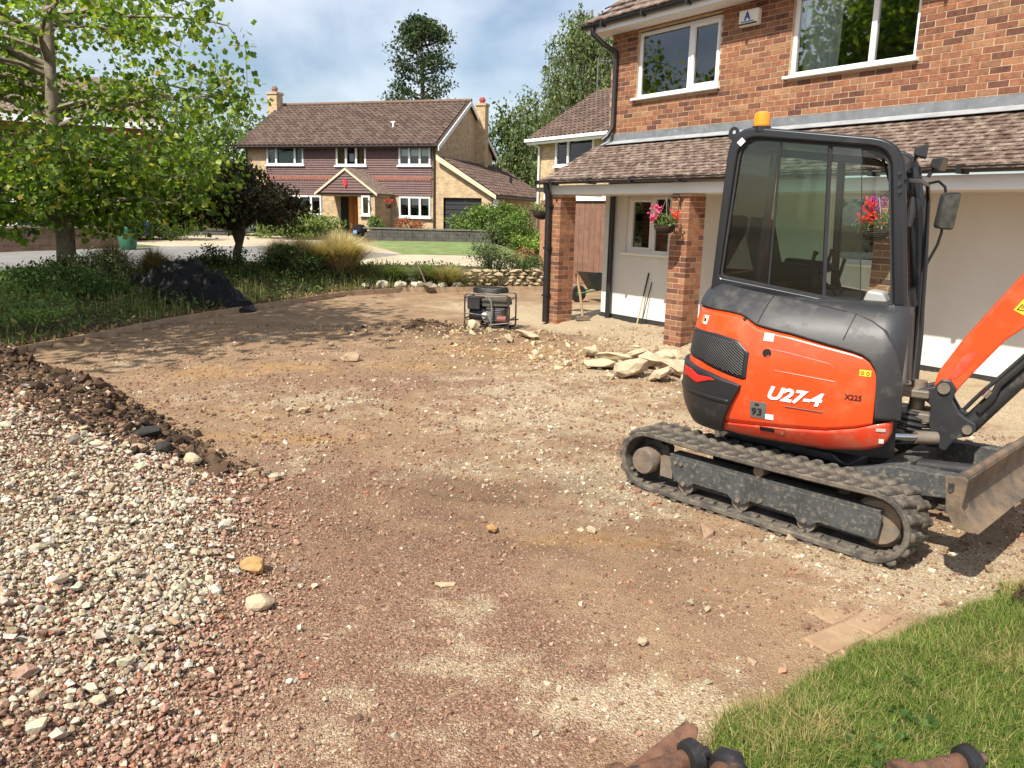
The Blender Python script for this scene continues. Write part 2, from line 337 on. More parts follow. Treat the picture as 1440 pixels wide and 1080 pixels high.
def ground_mat():
    ma, t, b = newmat('ground_soil')
    geo = t.nodes.new('ShaderNodeNewGeometry'); pos = geo.outputs['Position']
    at = t.nodes.new('ShaderNodeAttribute'); at.attribute_name = 'zone'
    bd = t.nodes.new('ShaderNodeAttribute'); bd.attribute_name = 'bed'
    sp = t.nodes.new('ShaderNodeSeparateColor'); t.links.new(at.outputs['Color'], sp.inputs[0])
    big = noise(t, 1.7, 6, .6, 'Pos'); med = noise(t, 14, 6, .65, 'Pos'); fin = noise(t, 110, 4, .6, 'Pos')
    vo = t.nodes.new('ShaderNodeTexVoronoi'); vo.inputs['Scale'].default_value = 105; t.links.new(pos, vo.inputs['Vector'])
    vs2 = t.nodes.new('ShaderNodeTexVoronoi'); vs2.inputs['Scale'].default_value = 230; t.links.new(pos, vs2.inputs['Vector'])
    vsep = t.nodes.new('ShaderNodeSeparateColor'); t.links.new(vo.outputs['Color'], vsep.inputs[0])
    vsep2 = t.nodes.new('ShaderNodeSeparateColor'); t.links.new(vs2.outputs['Color'], vsep2.inputs[0])
    base = ramp(t, big.outputs['Fac'], [(.3, (.24, .150, .086)), (.7, (.43, .292, .176))]).outputs[0]
    redc = ramp(t, vsep.outputs[0], [(.0, (.16, .086, .056)), (.5, (.255, .142, .092)), (.85, (.33, .20, .132)), (1, (.44, .32, .22))]).outputs[0]
    crm = ramp(t, vsep.outputs[1], [(0, (.36, .262, .158)), (.5, (.48, .372, .238)), (1, (.60, .505, .36))]).outputs[0]
    orc = ramp(t, med.outputs['Fac'], [(.3, (.33, .18, .075)), (.7, (.47, .305, .15))]).outputs[0]
    dk = ramp(t, med.outputs['Fac'], [(.3, (.038, .024, .016)), (.7, (.12, .072, .042))]).outputs[0]
    thr = lambda src, k: ramp(t, mth(t, 'ADD', src, mth(t, 'MULTIPLY', mth(t, 'SUBTRACT', vsep2.outputs[0], .5), k)), [(.25, (0, 0, 0)), (.75, (1, 1, 1))]).outputs[0]
    c = mixc(t, thr(sp.outputs[1], .7), base, redc)
    c = mixc(t, thr(sp.outputs[2], .3), c, orc)
    c = mixc(t, thr(sp.outputs[0], .75), c, crm)
    c = mixc(t, at.outputs['Alpha'], c, dk)
    # odd pale chippings everywhere on the drive
    chip = ramp(t, vsep2.outputs[1], [(.955, (0, 0, 0)), (.98, (1, 1, 1))]).outputs[0]
    c = mixc(t, mth(t, 'MULTIPLY', chip, .55), c, (.50, .41, .29))
    bedc = ramp(t, med.outputs['Fac'], [(.3, (.045, .036, .02)), (.7, (.12, .095, .05))]).outputs[0]
    c = mixc(t, bd.outputs['Fac'], c, bedc)
    f = ramp(t, fin.outputs['Fac'], [(.25, (.72,)*3), (.75, (1.28,)*3)]).outputs[0]
    c = mixc(t, 1., c, f, 'MULTIPLY')
    t.links.new(c, b.inputs['Base Color']); b.inputs['Roughness'].default_value = .95; b.inputs['Specular IOR Level'].default_value = .2
    hsum = mth(t, 'ADD', mth(t, 'MULTIPLY', vo.outputs['Distance'], -.9), mth(t, 'MULTIPLY', vs2.outputs['Distance'], -.55))
    hsum = mth(t, 'ADD', hsum, mth(t, 'MULTIPLY', med.outputs['Fac'], 1.6)); hsum = mth(t, 'ADD', hsum, mth(t, 'MULTIPLY', fin.outputs['Fac'], .25))
    bump(t, b, hsum, .85, .014)
    return ma
gr.data.materials.clear(); gr.data.materials.append(ground_mat()); struct(gr)

# ---------------------------------------------------------------- sheets on the far ground
def sheet(name, poly, ma, lift=.012, step=.5):
    xs_ = [p[0] for p in poly]; ys_ = [p[1] for p in poly]
    bm = bmesh.new(); vv = [bm.verts.new((p[0], p[1], 0)) for p in poly]; bm.faces.new(vv)
    for ax in (0, 1):
        lo, hi = (min(xs_), max(xs_)) if ax == 0 else (min(ys_), max(ys_))
        k = lo+step
        while k < hi:
            co = [0, 0, 0]; no = [0, 0, 0]; co[ax] = k; no[ax] = 1
            bmesh.ops.bisect_plane(bm, geom=bm.verts[:]+bm.edges[:]+bm.faces[:], plane_co=co, plane_no=no); k += step
    P = np.array([v_.co[:2] for v_ in bm.verts]); zz = G(P[:, 0], P[:, 1])
    for v_, z_ in zip(bm.verts, zz): v_.co.z = z_+lift
    bmesh.ops.recalc_face_normals(bm, faces=bm.faces)
    me_ = bpy.data.meshes.new(name); bm.to_mesh(me_); bm.free()
    for p in me_.polygons:
        if p.normal.z < 0: p.flip()
    me_.materials.append(ma); o = bpy.data.objects.new(name, me_); COL.objects.link(o); return o
asph = mat('asphalt', (.20, .19, .18), .9, var=.15, vscale=1.2, bmp=.4, bscale=160, coord='Pos')
gravl = mat('pale_gravel', (.43, .35, .25), .95, var=.25, vscale=3, bmp=.7, bscale=60, coord='Pos')
turf = mat('far_turf', (.14, .19, .055), .95, var=.35, vscale=2.2, bmp=.8, bscale=30, coord='Pos')
struct(sheet('road', [(-34, -4), (-11.4, 16.9), (-10.1, 18.9), (-8.2, 21.4), (-6.6, 22.9), (-4.6, 23.6), (-3.6, 25.6), (-8.5, 27.8), (-11.8, 26.6), (-15.2, 23.2), (-37, 2)], asph, .02))
struct(sheet('neighbour_gravel_drive', [(-6.6, 22.9), (-4.0, 22.2), (-1.4, 22.4), (1.2, 22.8), (1.2, 26.2), (-3.6, 25.6), (-4.6, 23.6)], gravl, .016))
struct(sheet('front_gravel_drive', [(-11.8, 26.6), (-8.5, 27.8), (-3.6, 25.6), (-5.6, 30), (-7.5, 34), (-11, 37.5), (-18, 40), (-20, 33)], gravl, .024))
struct(sheet('neighbour_lawn', [(-3.6, 25.6), (1.2, 26.2), (9, 27), (6, 33), (.5, 34), (-5.8, 33.2), (-5.6, 30)], turf, .02))
struct(sheet('verge_lawn', [(-15.2, 23.2), (-11.8, 26.6), (-20, 33), (-34, 30), (-30, 10)], turf, .028))

# ---------------------------------------------------------------- loose stones
def ico():
    p = (1+5**.5)/2
    v = np.array([(-1, p, 0), (1, p, 0), (-1, -p, 0), (1, -p, 0), (0, -1, p), (0, 1, p), (0, -1, -p), (0, 1, -p), (p, 0, -1), (p, 0, 1), (-p, 0, -1), (-p, 0, 1)])/1.902
    f = np.array([(0, 11, 5), (0, 5, 1), (0, 1, 7), (0, 7, 10), (0, 10, 11), (1, 5, 9), (5, 11, 4), (11, 10, 2), (10, 7, 6), (7, 1, 8), (3, 9, 4), (3, 4, 2), (3, 2, 6), (3, 6, 8), (3, 8, 9), (4, 9, 5), (2, 4, 11), (6, 2, 10), (8, 6, 7), (9, 8, 1)])
    return v, f
def cubeb():                                  # twisted antiprism: six corners, eight faces
    a = np.array([0, 2.094, 4.189]); v = np.array([(math.cos(q)*.95, math.sin(q)*.95, .72) for q in a]+[(math.cos(q+.75)*1.05, math.sin(q+.75)*1.05, -.72) for q in a])
    f = np.array([(0, 1, 2), (5, 4, 3), (0, 3, 1), (1, 3, 4), (1, 4, 2), (2, 4, 5), (2, 5, 0), (0, 5, 3)])
    return v, f
def rotmats(n, rng):
    q = rng.normal(size=(n, 4)); q /= np.linalg.norm(q, axis=1)[:, None]; w_, x, y, z = q.T
    return np.stack([1-2*(y*y+z*z), 2*(x*y-z*w_), 2*(x*z+y*w_), 2*(x*y+z*w_), 1-2*(x*x+z*z), 2*(y*z-x*w_), 2*(x*z-y*w_), 2*(y*z+x*w_), 1-2*(x*x+y*y)], -1).reshape(n, 3, 3)
def stones(name, P, size, tints, ma, kind='ico', flat=.62, parent=None, rng=RNG, ret=False):
    n = len(P); bv, bf = ico() if kind == 'ico' else cubeb(); k = len(bv)
    jit = 1+rng.uniform(-.34, .34, (n, k, 1))*(1 if kind == 'ico' else 1.1)
    sc = np.stack([rng.uniform(.8, 1.3, n), rng.uniform(.65, 1.0, n), rng.uniform(flat*.7, flat*1.25, n)], -1)*size[:, None]*.5
    V = bv[None]*jit*sc[:, None, :]
    V = V+rng.normal(size=(n, k, 3))*size[:, None, None]*.05
    # mostly lying: random spin with limited tilt
    R1 = rotmats(n, rng); spin = rng.uniform(0, 2*math.pi, n); ca, sa = np.cos(spin), np.sin(spin); zz = np.zeros(n); oo = np.ones(n)
    Rz = np.stack([ca, -sa, zz, sa, ca, zz, zz, zz, oo], -1).reshape(n, 3, 3)
    lie = rng.random(n) < .62; Rm = np.where(lie[:, None, None], Rz, R1)
    V = np.einsum('nij,nkj->nki', Rm, V)+P[:, None, :]
    Fc = (bf[None]+(np.arange(n)*k)[:, None, None]).reshape(-1, 3)
    if ret: return V.reshape(-1, 3), Fc, np.repeat(tints, len(bf), 0)
    return npmesh(name, V.reshape(-1, 3), Fc, ma, np.repeat(tints, len(bf), 0), parent)
stone_m = tintmat('loose_stone', .92, .22, 55, .5, 140)
def pick(cols, w_, n, jit=.14):
    cols = np.array(cols); i = RNG.choice(len(cols), n, p=np.array(w_)/sum(w_)); c = cols[i]
    return np.clip(c*(1+RNG.normal(size=(n, 1))*jit)*(1+RNG.normal(size=(n, 3))*.035), .01, .9)
CREAM = [(.49, .42, .30), (.56, .50, .385), (.37, .30, .20), (.42, .375, .31), (.31, .235, .15)]
PINK = [(.32, .185, .13), (.38, .24, .17), (.24, .13, .09), (.42, .30, .21), (.33, .145, .09)]
def sample(n, x0, x1, y0, y1, keep):
    o = []; tot = 0
    while tot < n:
        x = RNG.uniform(x0, x1, 4*n); y = RNG.uniform(y0, y1, 4*n); k = RNG.random(4*n) < keep(x, y)
        o.append(np.stack([x[k], y[k]], -1)); tot += k.sum()
    return np.concatenate(o)[:n]
# big heap of limestone and pink gravel
def heapkeep(x, y):
    d = pldist(x, y, TOE); r = np.hypot(x, y)
    soil = sstep(5.2, 6.0, y)*sstep(1.75, 1.1, d+.5*(fbm(x, y, .4, 3, 79)-.5))
    soil = np.maximum(soil, sstep(.5, .28, d)*sstep(4.9, 5.6, y))
    inview = (np.abs(x/np.maximum(y, .1)) < 1.45)
    return np.where(inview, np.clip(sstep(-.55, .32, d+.35*(fbm(x, y, .35, 3, 77)-.5))**2.2, 0, 1), 0)*np.clip((3.2/r)**1.1, 0, 1)*(1-.93*soil)
hp_ = sample(88000, -7.5, -.5, .9, 8.2, heapkeep)
hd = pldist(hp_[:, 0], hp_[:, 1], TOE)
wmask = fbm(hp_[:, 0], hp_[:, 1], .8, 3, 51)
whitef = sstep(.0, .42, hd)*(.16+.62*ga(hp_[:, 0], hp_[:, 1], -1.9, 3.5, 1.5, 1.0, -.6)+.22*ga(hp_[:, 0], hp_[:, 1], -3.3, 5.2, 1.2, .6, -.5)-.35*ga(hp_[:, 0], hp_[:, 1], -1.25, 2.0, .5, .3)+.8*(wmask-.5))
isw = RNG.random(len(hp_)) < np.clip(whitef-.12, .06, .72)
tn = np.where(isw[:, None], pick(CREAM, [3, 3, 2, 2, 1], len(hp_)), pick(PINK, [3, 3, 2, 2, 1], len(hp_)))
size = np.where(isw, RNG.lognormal(math.log(.0145), .47, len(hp_)), RNG.lognormal(math.log(.0125), .38, len(hp_)))
size = np.clip(size*np.where(hp_[:, 1] > 5, 1.25, 1), .01, .085)
size = np.where(RNG.random(len(hp_)) < .010, size*2.0, size); size = np.minimum(size, .085)
hz = G(hp_[:, 0], hp_[:, 1])+size*RNG.uniform(.05, .75, len(hp_))
hP = np.stack([hp_[:, 0], hp_[:, 1], hz], -1); bg_ = size > .0205
v1, f1, t1 = stones('', hP[~bg_], size[~bg_], tn[~bg_], None, 'cube', .7, ret=True); v2, f2, t2 = stones('', hP[bg_], size[bg_], tn[bg_], None, 'ico', .66, ret=True)
ro_ = npmesh('gravel_heap', np.concatenate([v1, v2]), np.concatenate([f1, f2+len(v1)]), stone_m, np.concatenate([t1, t2]))
tag(ro_, 'heap of pale limestone and pink gravel at the left', 'gravel', kind='stuff')
# chippings trodden into the drive
def drkeep(x, y):
    d = pldist(x, y, TOE); sE_ = pldist(x, y, EDGE); sl = pldist(x, y, LAWN); r = np.hypot(x, y)
    return ((d < .02) & (sE_ < -.05) & (sl > 0) & (np.abs(x/y) < .72)).astype(float)*np.clip((3.0/r)**1.5, 0, 1)*(.25+.9*fbm(x, y, .5, 3, 61))
dp = sample(46000, -5.5, 4.5, 1.6, 13, drkeep)
zz = zones(dp[:, 0], dp[:, 1]); pc = np.clip(.03+.40*zz[:, 0], 0, .55)
isw = RNG.random(len(dp)) < pc
tn = np.where(isw[:, None], pick(CREAM, [2, 2, 3, 2, 2], len(dp)), pick([(.25, .145, .098), (.31, .19, .128), (.19, .105, .07), (.36, .25, .17), (.33, .14, .08), (.24, .16, .10)], [3, 3, 3, 2, .6, 3], len(dp)))
size = np.clip(RNG.lognormal(math.log(.0108), .45, len(dp))*np.where(isw, 1.15, 1.)*np.clip(np.hypot(dp[:, 0], dp[:, 1])/4, .85, 1.6), .006, .05)
size = np.where(RNG.random(len(dp)) < .0025, size*2.2, size)
ro_ = stones('drive_chippings', np.stack([dp[:, 0], dp[:, 1], G(dp[:, 0], dp[:, 1])+size*RNG.uniform(-.06, .22, len(dp))], -1), size, tn, stone_m, 'cube')
tag(ro_, 'small red and cream stone chippings trodden into the dug out drive', 'chippings', kind='stuff')
# clods of dark soil along the back of the heap
def clkeep(x, y):
    d = pldist(x, y, TOE)
    return ((d > -.16) & (d < 1.6)).astype(float)*sstep(4.9, 5.7, y)*np.exp(-((d-.5)/.6)**2)
cp = sample(9000, -7.5, -1.6, 4.8, 8.6, clkeep)
size = np.clip(RNG.lognormal(math.log(.024), .55, len(cp)), .009, .12)
tn = pick([(.065, .040, .024), (.095, .058, .034), (.14, .088, .05), (.04, .026, .018), (.22, .14, .08)], [4, 4, 3, 3, 1.5], len(cp), .2)
ro_ = stones('soil_clods', np.stack([cp[:, 0], cp[:, 1], G(cp[:, 0], cp[:, 1])+size*.15], -1), size, tn, stone_m, 'ico', .8)
tag(ro_, 'bank of dark brown soil clods behind the gravel heap', 'soil', kind='stuff')
# dug soil in the middle of the drive, sandy crumbs along the porch
def dgkeep(x, y):
    w_ = (x-2.383)*.813+(y-11.126)*.582
    return np.clip(1.2*ga(x, y, -1.6, 12.55, 1.1, .45)+.7*ga(x, y, .1, 11.9, 1.3, .5)+.55*ga(x, y, .9, 10.3, 1.3, .9), 0, 1)*(w_ < .8)
gp_ = sample(3000, -4, 3.4, 8.8, 14, dgkeep)
dk_ = ga(gp_[:, 0], gp_[:, 1], -1.7, 12.6, .9, .42) > RNG.random(len(gp_))*.8
size = np.clip(RNG.lognormal(math.log(.030), .5, len(gp_)), .012, .12)
tn = np.where(dk_[:, None], pick([(.06, .038, .025), (.11, .068, .04), (.2, .12, .07)], [4, 4, 2], len(gp_), .2), pick([(.44, .34, .20), (.36, .265, .15), (.30, .20, .11), (.52, .43, .28), (.24, .155, .085)], [3, 3, 3, 1, 3], len(gp_)))
ro_ = stones('dug_rubble_crumbs', np.stack([gp_[:, 0], gp_[:, 1], G(gp_[:, 0], gp_[:, 1])+size*.12], -1), size, tn, stone_m)
tag(ro_, 'dug soil and sandy rubble crumbs in front of the porch', 'rubble', kind='stuff')
# ================================================================ foliage helpers
leaf_m = tintmat('leaf', .5, .12, 9, 0, 1, transl=.48, spec=.35)
dull_leaf_m = tintmat('dull_leaf', .75, .15, 9, 0, 1, transl=.22, spec=.2)
dry_m = tintmat('dry_grass', .85, .1, 9, 0, 1, transl=.3, spec=.2)
bark_m = mat('bark', (.115, .088, .062), .95, var=.4, vscale=9, bmp=.8, bscale=22)
pale_bark_m = mat('pale_bark', (.20, .165, .125), .95, var=.4, vscale=9, bmp=.8, bscale=22)
TULIP = np.array([(0, 0), (.30, -.06), (.50, .16), (.36, .42), (.46, .74), (.12, .86), (0, .76), (-.12, .86), (-.46, .74), (-.36, .42), (-.50, .16), (-.30, -.06)])
OVAL = np.array([(0, 0), (.22, .3), (.16, .7), (0, 1), (-.16, .7), (-.22, .3)])
DIAM = np.array([(0, 0), (.25, .5), (0, 1), (-.25, .5)])
def leafcloud(name, P, size, tint, ma, shape=DIAM, droop=.3, parent=None, out=None, fold=.12, upb=.35, rng=RNG):
    """one leaf per point: shape in its own plane, axis roughly outward and down, face roughly up"""
    n = len(P); k = len(shape)
    ax = rng.normal(size=(n, 3)); ax[:, 2] -= droop*2
    if out is not None: ax += out*1.0
    ax /= np.linalg.norm(ax, axis=1)[:, None]
    nr = rng.normal(size=(n, 3)); nr[:, 2] += upb*3
    nr -= (nr*ax).sum(1)[:, None]*ax; nr /= np.linalg.norm(nr, axis=1)[:, None]+1e-9
    sd_ = np.cross(ax, nr)
    size = np.broadcast_to(size, (n,))
    x = shape[:, 0][None, :, None]*sd_[:, None, :]; y = shape[:, 1][None, :, None]*ax[:, None, :]
    z = (np.abs(shape[:, 0])*fold*2)[None, :, None]*nr[:, None, :]
    V = P[:, None, :]+(x+y+z)*size[:, None, None]
    Fc = np.arange(n*k).reshape(n, k)
    return npmesh(name, V.reshape(-1, 3), Fc, ma, np.repeat(tint, 1, 0), parent)
def tints(n, cols, w_=None, j=.16):
    cols = np.array(cols); w_ = np.ones(len(cols)) if w_ is None else np.array(w_, float)
    c = cols[RNG.choice(len(cols), n, p=w_/w_.sum())]
    return np.clip(c*(1+RNG.normal(size=(n, 1))*j), .004, .9)
def blobpts(n, c, r, nclus, spread, hollow=.5, seed=None):
    rng = RNG
    d = rng.normal(size=(nclus, 3)); d /= np.linalg.norm(d, axis=1)[:, None]
    rad_ = (hollow**3+(1-hollow**3)*rng.random(nclus))**(1/3)
    cc = np.array(c)+d*rad_[:, None]*np.array(r)
    i = rng.integers(0, nclus, n)
    return cc[i]+rng.normal(size=(n, 3))*spread*np.array(r), cc
def blades(name, P, hgt, wid, tint, ma, lean=.35, parent=None, dirs=None, curve=.5):
    n = len(P); hgt = np.broadcast_to(hgt, (n,)); wid = np.broadcast_to(wid, (n,))
    a = RNG.uniform(0, 2*math.pi, n); f = np.stack([np.cos(a), np.sin(a), np.zeros(n)], -1)
    l = np.abs(RNG.normal(size=n))*lean
    d = np.stack([np.cos(a+1.57), np.sin(a+1.57), np.zeros(n)], -1) if dirs is None else dirs
    upv = np.array([0, 0, 1.])
    mid = P+hgt[:, None]*(.55*upv+(l*.35)[:, None]*d); tip = P+hgt[:, None]*((1-.35*curve*np.minimum(l, 1.2))[:, None]*upv+(l*(1+.2*curve))[:, None]*d)
    w2 = f*wid[:, None]*.5 if dirs is None else np.cross(d, upv)*wid[:, None]*.5
    V = np.stack([P-w2, P+w2, mid+w2*.8, mid-w2*.8, tip], 1)
    o = (np.arange(n)*5)[:, None, None]
    Fq = (np.array([[0, 1, 2], [0, 2, 3], [3, 2, 4]])[None]+o).reshape(-1, 3)
    return npmesh(name, V.reshape(-1, 3), Fq, ma, np.repeat(tint, 3, 0), parent)

# ================================================================ the brick house on the right
HA = rad(90+35.58)
house = thing('brick_house', 'orange brick house with a tiled porch roof on square brick pillars, behind the excavator', 'house', (2.383, 11.126, 0), HA)
HM = Matrix.LocRotScale(Vector((2.383, 11.126, 0)), Matrix.Rotation(HA, 3, 'Z'), None)
def H(u, w_, z): return Vector((u, -w_, z))
def brick_mat():
    ma, t, b = newmat('brick')
    oi = t.nodes.new('ShaderNodeObjectInfo'); at = t.nodes.new('ShaderNodeAttribute'); at.attribute_name = 'rnd'
    v = mth(t, 'FRACT', mth(t, 'ADD', oi.outputs['Random'], at.outputs['Fac']))
    base = ramp(t, v, [(0, (.115, .053, .040)), (.16, (.155, .068, .047)), (.28, (.22, .092, .055)), (.45, (.285, .122, .066)), (.6, (.24, .106, .064)), (.72, (.32, .150, .082)), (.84, (.23, .122, .072)), (.93, (.34, .178, .10)), (1, (.17, .078, .052))])
    nn = noise(t, 16, 5, .6, 'Pos'); f = ramp(t, nn.outputs['Fac'], [(.28, (.62, .66, .7)), (.5, (1, 1, 1)), (.75, (1.35, 1.3, 1.2))]).outputs[0]
    c = mixc(t, 1., base.outputs[0], f, 'MULTIPLY')
    fn_ = noise(t, 120, 4, .6, 'Pos'); c = mixc(t, 1., c, ramp(t, fn_.outputs['Fac'], [(.3, (.82,)*3), (.7, (1.18,)*3)]).outputs[0], 'MULTIPLY')
    t.links.new(c, b.inputs['Base Color']); b.inputs['Roughness'].default_value = .9; b.inputs['Specular IOR Level'].default_value = .25
    bump(t, b, fn_.outputs['Fac'], .35, .004)
    return ma
brick_m = brick_mat()
mortar_m = mat('mortar', (.46, .335, .205), .95, var=.2, vscale=12, bmp=.4, bscale=120)
white_m = mat('white_frame', (.80, .80, .79), .35, var=.03, vscale=3)
render_m = mat('white_render', (.67, .655, .62), .85, var=.04, vscale=1.5, bmp=.12, bscale=90, dirt=((.55, .5, .42), 2.2, .62, .9))
black_m = mat('black_plastic', (.018, .018, .019), .38, var=.2, vscale=5)
plinth_m = mat('black_plinth', (.024, .024, .026), .8, var=.4, vscale=8, bmp=.5, bscale=40, dirt=((.22, .18, .13), 9, .6, .8))
lead_m = mat('lead_flashing', (.17, .18, .195), .6, var=.25, vscale=6, bmp=.2, bscale=20, dirt=((.42, .42, .42), 12, .62, .78))
soffit_m = mat('soffit_paint', (.66, .64, .60), .6, var=.05, vscale=3)
glass_m = glassmat('window_glass', (.93, .96, .95), 3.4)
curtain_m = mat('net_curtain', (.80, .82, .82), .9, var=.1, vscale=4)
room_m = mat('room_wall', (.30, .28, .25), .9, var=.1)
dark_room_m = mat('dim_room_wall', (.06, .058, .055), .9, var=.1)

cube = MB().box((0, 0, 0), (1, 1, 1)); cube_me = bpy.data.meshes.new('brick'); cube_me.from_pydata(cube.v, [], cube.f); cube_me.materials.append(brick_m)
BR = []
def addbrick(u0, u1, w0, w1, z0, z1): BR.append((u0, u1, w0, w1, z0, z1))
WU0, WU1 = -5.2, 3.06
WINA = (.70, 2.44, 3.78, 4.80); WINB = (-2.28, -.52, 3.77, 4.90)
open_up = [WINA, WINB]
k = 0; z = 3.19
while z < 4.9:
    z1 = min(z+.0635, 4.9)
    segs = [(WU0, WU1)]
    for (a0, a1, b0, b1) in open_up:
        if z1 > b0-.005 and z < b1+.005:
            ns = []
            for s0, s1 in segs:
                if a1 <= s0 or a0 >= s1: ns.append((s0, s1)); continue
                if s0 < a0: ns.append((s0, a0))
                if s1 > a1: ns.append((a1, s1))
            segs = ns
    off = (k % 2)*.1125+RNG.uniform(-.004, .004)
    p = math.floor((WU0-off)/.225)*.225+off
    while p < WU1:
        for s0, s1 in segs:
            q0, q1 = max(p+.006, s0+.003), min(p+.219, s1-.003 if s1 < WU1 else s1)
            if q1-q0 > .02:
                e = RNG.uniform(-.0018, .0018); addbrick(q0, q1, 1.2+e, 1.29, z, z1)
        p += .225
    z += .075; k += 1
PIL = [0.0, 2.824, -3.067]
for pu in PIL:
    for c in range(29):
        z0 = c*.0755-.02; z1 = z0+.0635; mir = c % 2
        for (a0, a1, b0, b1) in ((0, .215, 0, .1025), (.2255, .328, 0, .215), (.1125, .328, .2255, .328), (0, .1025, .1125, .328)):
            if mir: a0, a1 = .328-a1, .328-a0
            e = RNG.uniform(-.0012, .0012); addbrick(pu+a0+e, pu+a1+e, b0+e, b1+e, z0, z1)
def vis(b):
    c = HM @ H((b[0]+b[1])/2, b[2], (b[4]+b[5])/2); s = toscreen(c)
    if s is None or not (-10 < s[0] < 1450 and -8 < s[1] < 1090): return -1
    area = (b[1]-b[0]+.02)*(b[5]-b[4])/s[2]**2
    if 1040 < s[0] < 1265 and 200 < s[1] < 620: area *= .05      # behind the cab
    if b[2] > .1 and b[2] < 1.1: area *= .02                       # back of a pillar
    return area
order = sorted(range(len(BR)), key=lambda i: -vis(BR[i]))
for i in order[:300]:
    b = BR[i]
    inst(cube_me, 'brick', house, Matrix.LocRotScale(H((b[0]+b[1])/2, (b[2]+b[3])/2, (b[4]+b[5])/2), None, Vector((b[1]-b[0], b[3]-b[2], b[5]-b[4]))))
cv = np.array(cube.v); cf = np.array(cube.f); VV = []; FF = []; RN = []
for j, i in enumerate(order[300:]):
    b = BR[i]; VV.append(cv*[b[1]-b[0], b[3]-b[2], b[5]-b[4]]+np.array(H((b[0]+b[1])/2, (b[2]+b[3])/2, (b[4]+b[5])/2))); FF.append(cf+8*j); RN += [RNG.random()]*6
o = npmesh('brickwork', np.concatenate(VV), np.concatenate(FF), brick_m, parent=house, rnd=RN); o['kind'] = 'stuff'
def holes(mb, u0, u1, z0, z1, ops, w_):
    us = sorted({u0, u1, *[q for o_ in ops for q in o_[:2] if u0 < q < u1]}); zs_ = sorted({z0, z1, *[q for o_ in ops for q in o_[2:] if z0 < q < z1]})
    for a, b in zip(us[:-1], us[1:]):
        for c, d in zip(zs_[:-1], zs_[1:]):
            m_ = ((a+b)/2, (c+d)/2)
            if any(o_[0] < m_[0] < o_[1] and o_[2] < m_[1] < o_[3] for o_ in ops): continue
            mb.add([H(a, w_, c), H(b, w_, c), H(b, w_, d), H(a, w_, d)], [(0, 1, 2, 3)])
mo = MB(); holes(mo, WU0, WU1-.004, 3.1, 4.9, open_up, 1.2035)
for (a0, a1, b0, b1) in open_up:                                     # reveals
    mo.b2(H(a0-.004, 1.207, b0), H(a0, 1.36, b1)); mo.b2(H(a1, 1.207, b0), H(a1+.004, 1.36, b1)); mo.b2(H(a0, 1.207, b0-.004), H(a1, 1.36, b0))
for pu in PIL: mo.b2(H(pu+.003, .003, -.05), H(pu+.325, .325, 2.2))
mo.b2(H(WU1-.06, 1.25, 2.2), H(WU1-.004, 8.2, 4.9))
mo.build('mortar', mortar_m, house)
# rendered ground floor wall, plinth, ends
WIN1 = (1.50, 2.50, 1.26, 2.21); WIN2 = (-2.15, -1.42, 1.33, 2.21)
rw = MB(); holes(rw, WU0, WU1, .17, 2.3, [WIN1, WIN2], 1.2)
rw.b2(H(WU1-.002, 1.203, .17), H(WU1, 8.2, 2.3))
rw.build('rendered_wall', render_m, house, fixn=False)
for (a0, a1, b0, b1) in (WIN1, WIN2):
    mb = MB(); mb.b2(H(a0-.003, 1.2, b0), H(a0, 1.34, b1)); mb.b2(H(a1, 1.2, b0), H(a1+.003, 1.34, b1)); mb.build('window_reveal', render_m, house)
MB().b2(H(WU0, 1.205, -.3), H(WU1-.003, 1.3, .18)).build('plinth', plinth_m, house)
MB().b2(H(WU1-.22, 1.17, -.3), H(WU1+.01, 1.23, .14)).build('plinth_corner', plinth_m, house)
MB().b2(H(WU0, .02, 2.215), H(WU1+.25, 1.2, 2.235)).build('porch_ceiling', soffit_m, house)
MB().b2(H(WU0, -.03, 2.2), H(WU1+.12, .012, 2.345)).build('porch_fascia', white_m, house, bevel=.004)
MB().b2(H(WU1+.1, .02, 2.2), H(WU1+.13, 1.2, 2.36)).build('porch_end_board', white_m, house)
def gutter(u0, u1, w_, z, r, name):
    mb = MB(); prof = [(r*math.cos(a), r*math.sin(a)) for a in np.linspace(math.pi, 2*math.pi, 9)]
    prof = prof+[(r*.86*math.cos(a), r*.86*math.sin(a)) for a in np.linspace(2*math.pi, math.pi, 9)]
    mb.prism(prof, lambda a, b, t: H(t, w_+a, z+b), u0, u1)
    mb.b2(H(u0, w_-r, z-r*.7), H(u0+.004, w_+r, z)); mb.b2(H(u1-.004, w_-r, z-r*.9), H(u1, w_+r, z))
    return mb.build(name, black_m, house)
gutter(WU0, 3.28, -.135, 2.425, .066, 'gutter')
for u in np.arange(-4.6, 3.2, .93): MB().b2(H(u, -.208, 2.348), H(u+.05, -.032, 2.435)).build('gutter_bracket', black_m, house)
gutter(WU0, 3.36, .80, 4.985, .062, 'gutter')
for u in np.arange(-4.6, 3.2, .93): MB().b2(H(u, .735, 4.905), H(u+.04, .845, 5.0)).build('gutter_bracket', black_m, house)
MB().b2(H(WU0, .84, 4.855), H(3.3, .865, 5.02)).build('eaves_fascia', white_m, house)
MB().b2(H(WU0, .866, 4.86), H(3.3, 1.25, 4.878)).build('eaves_soffit', soffit_m, house)
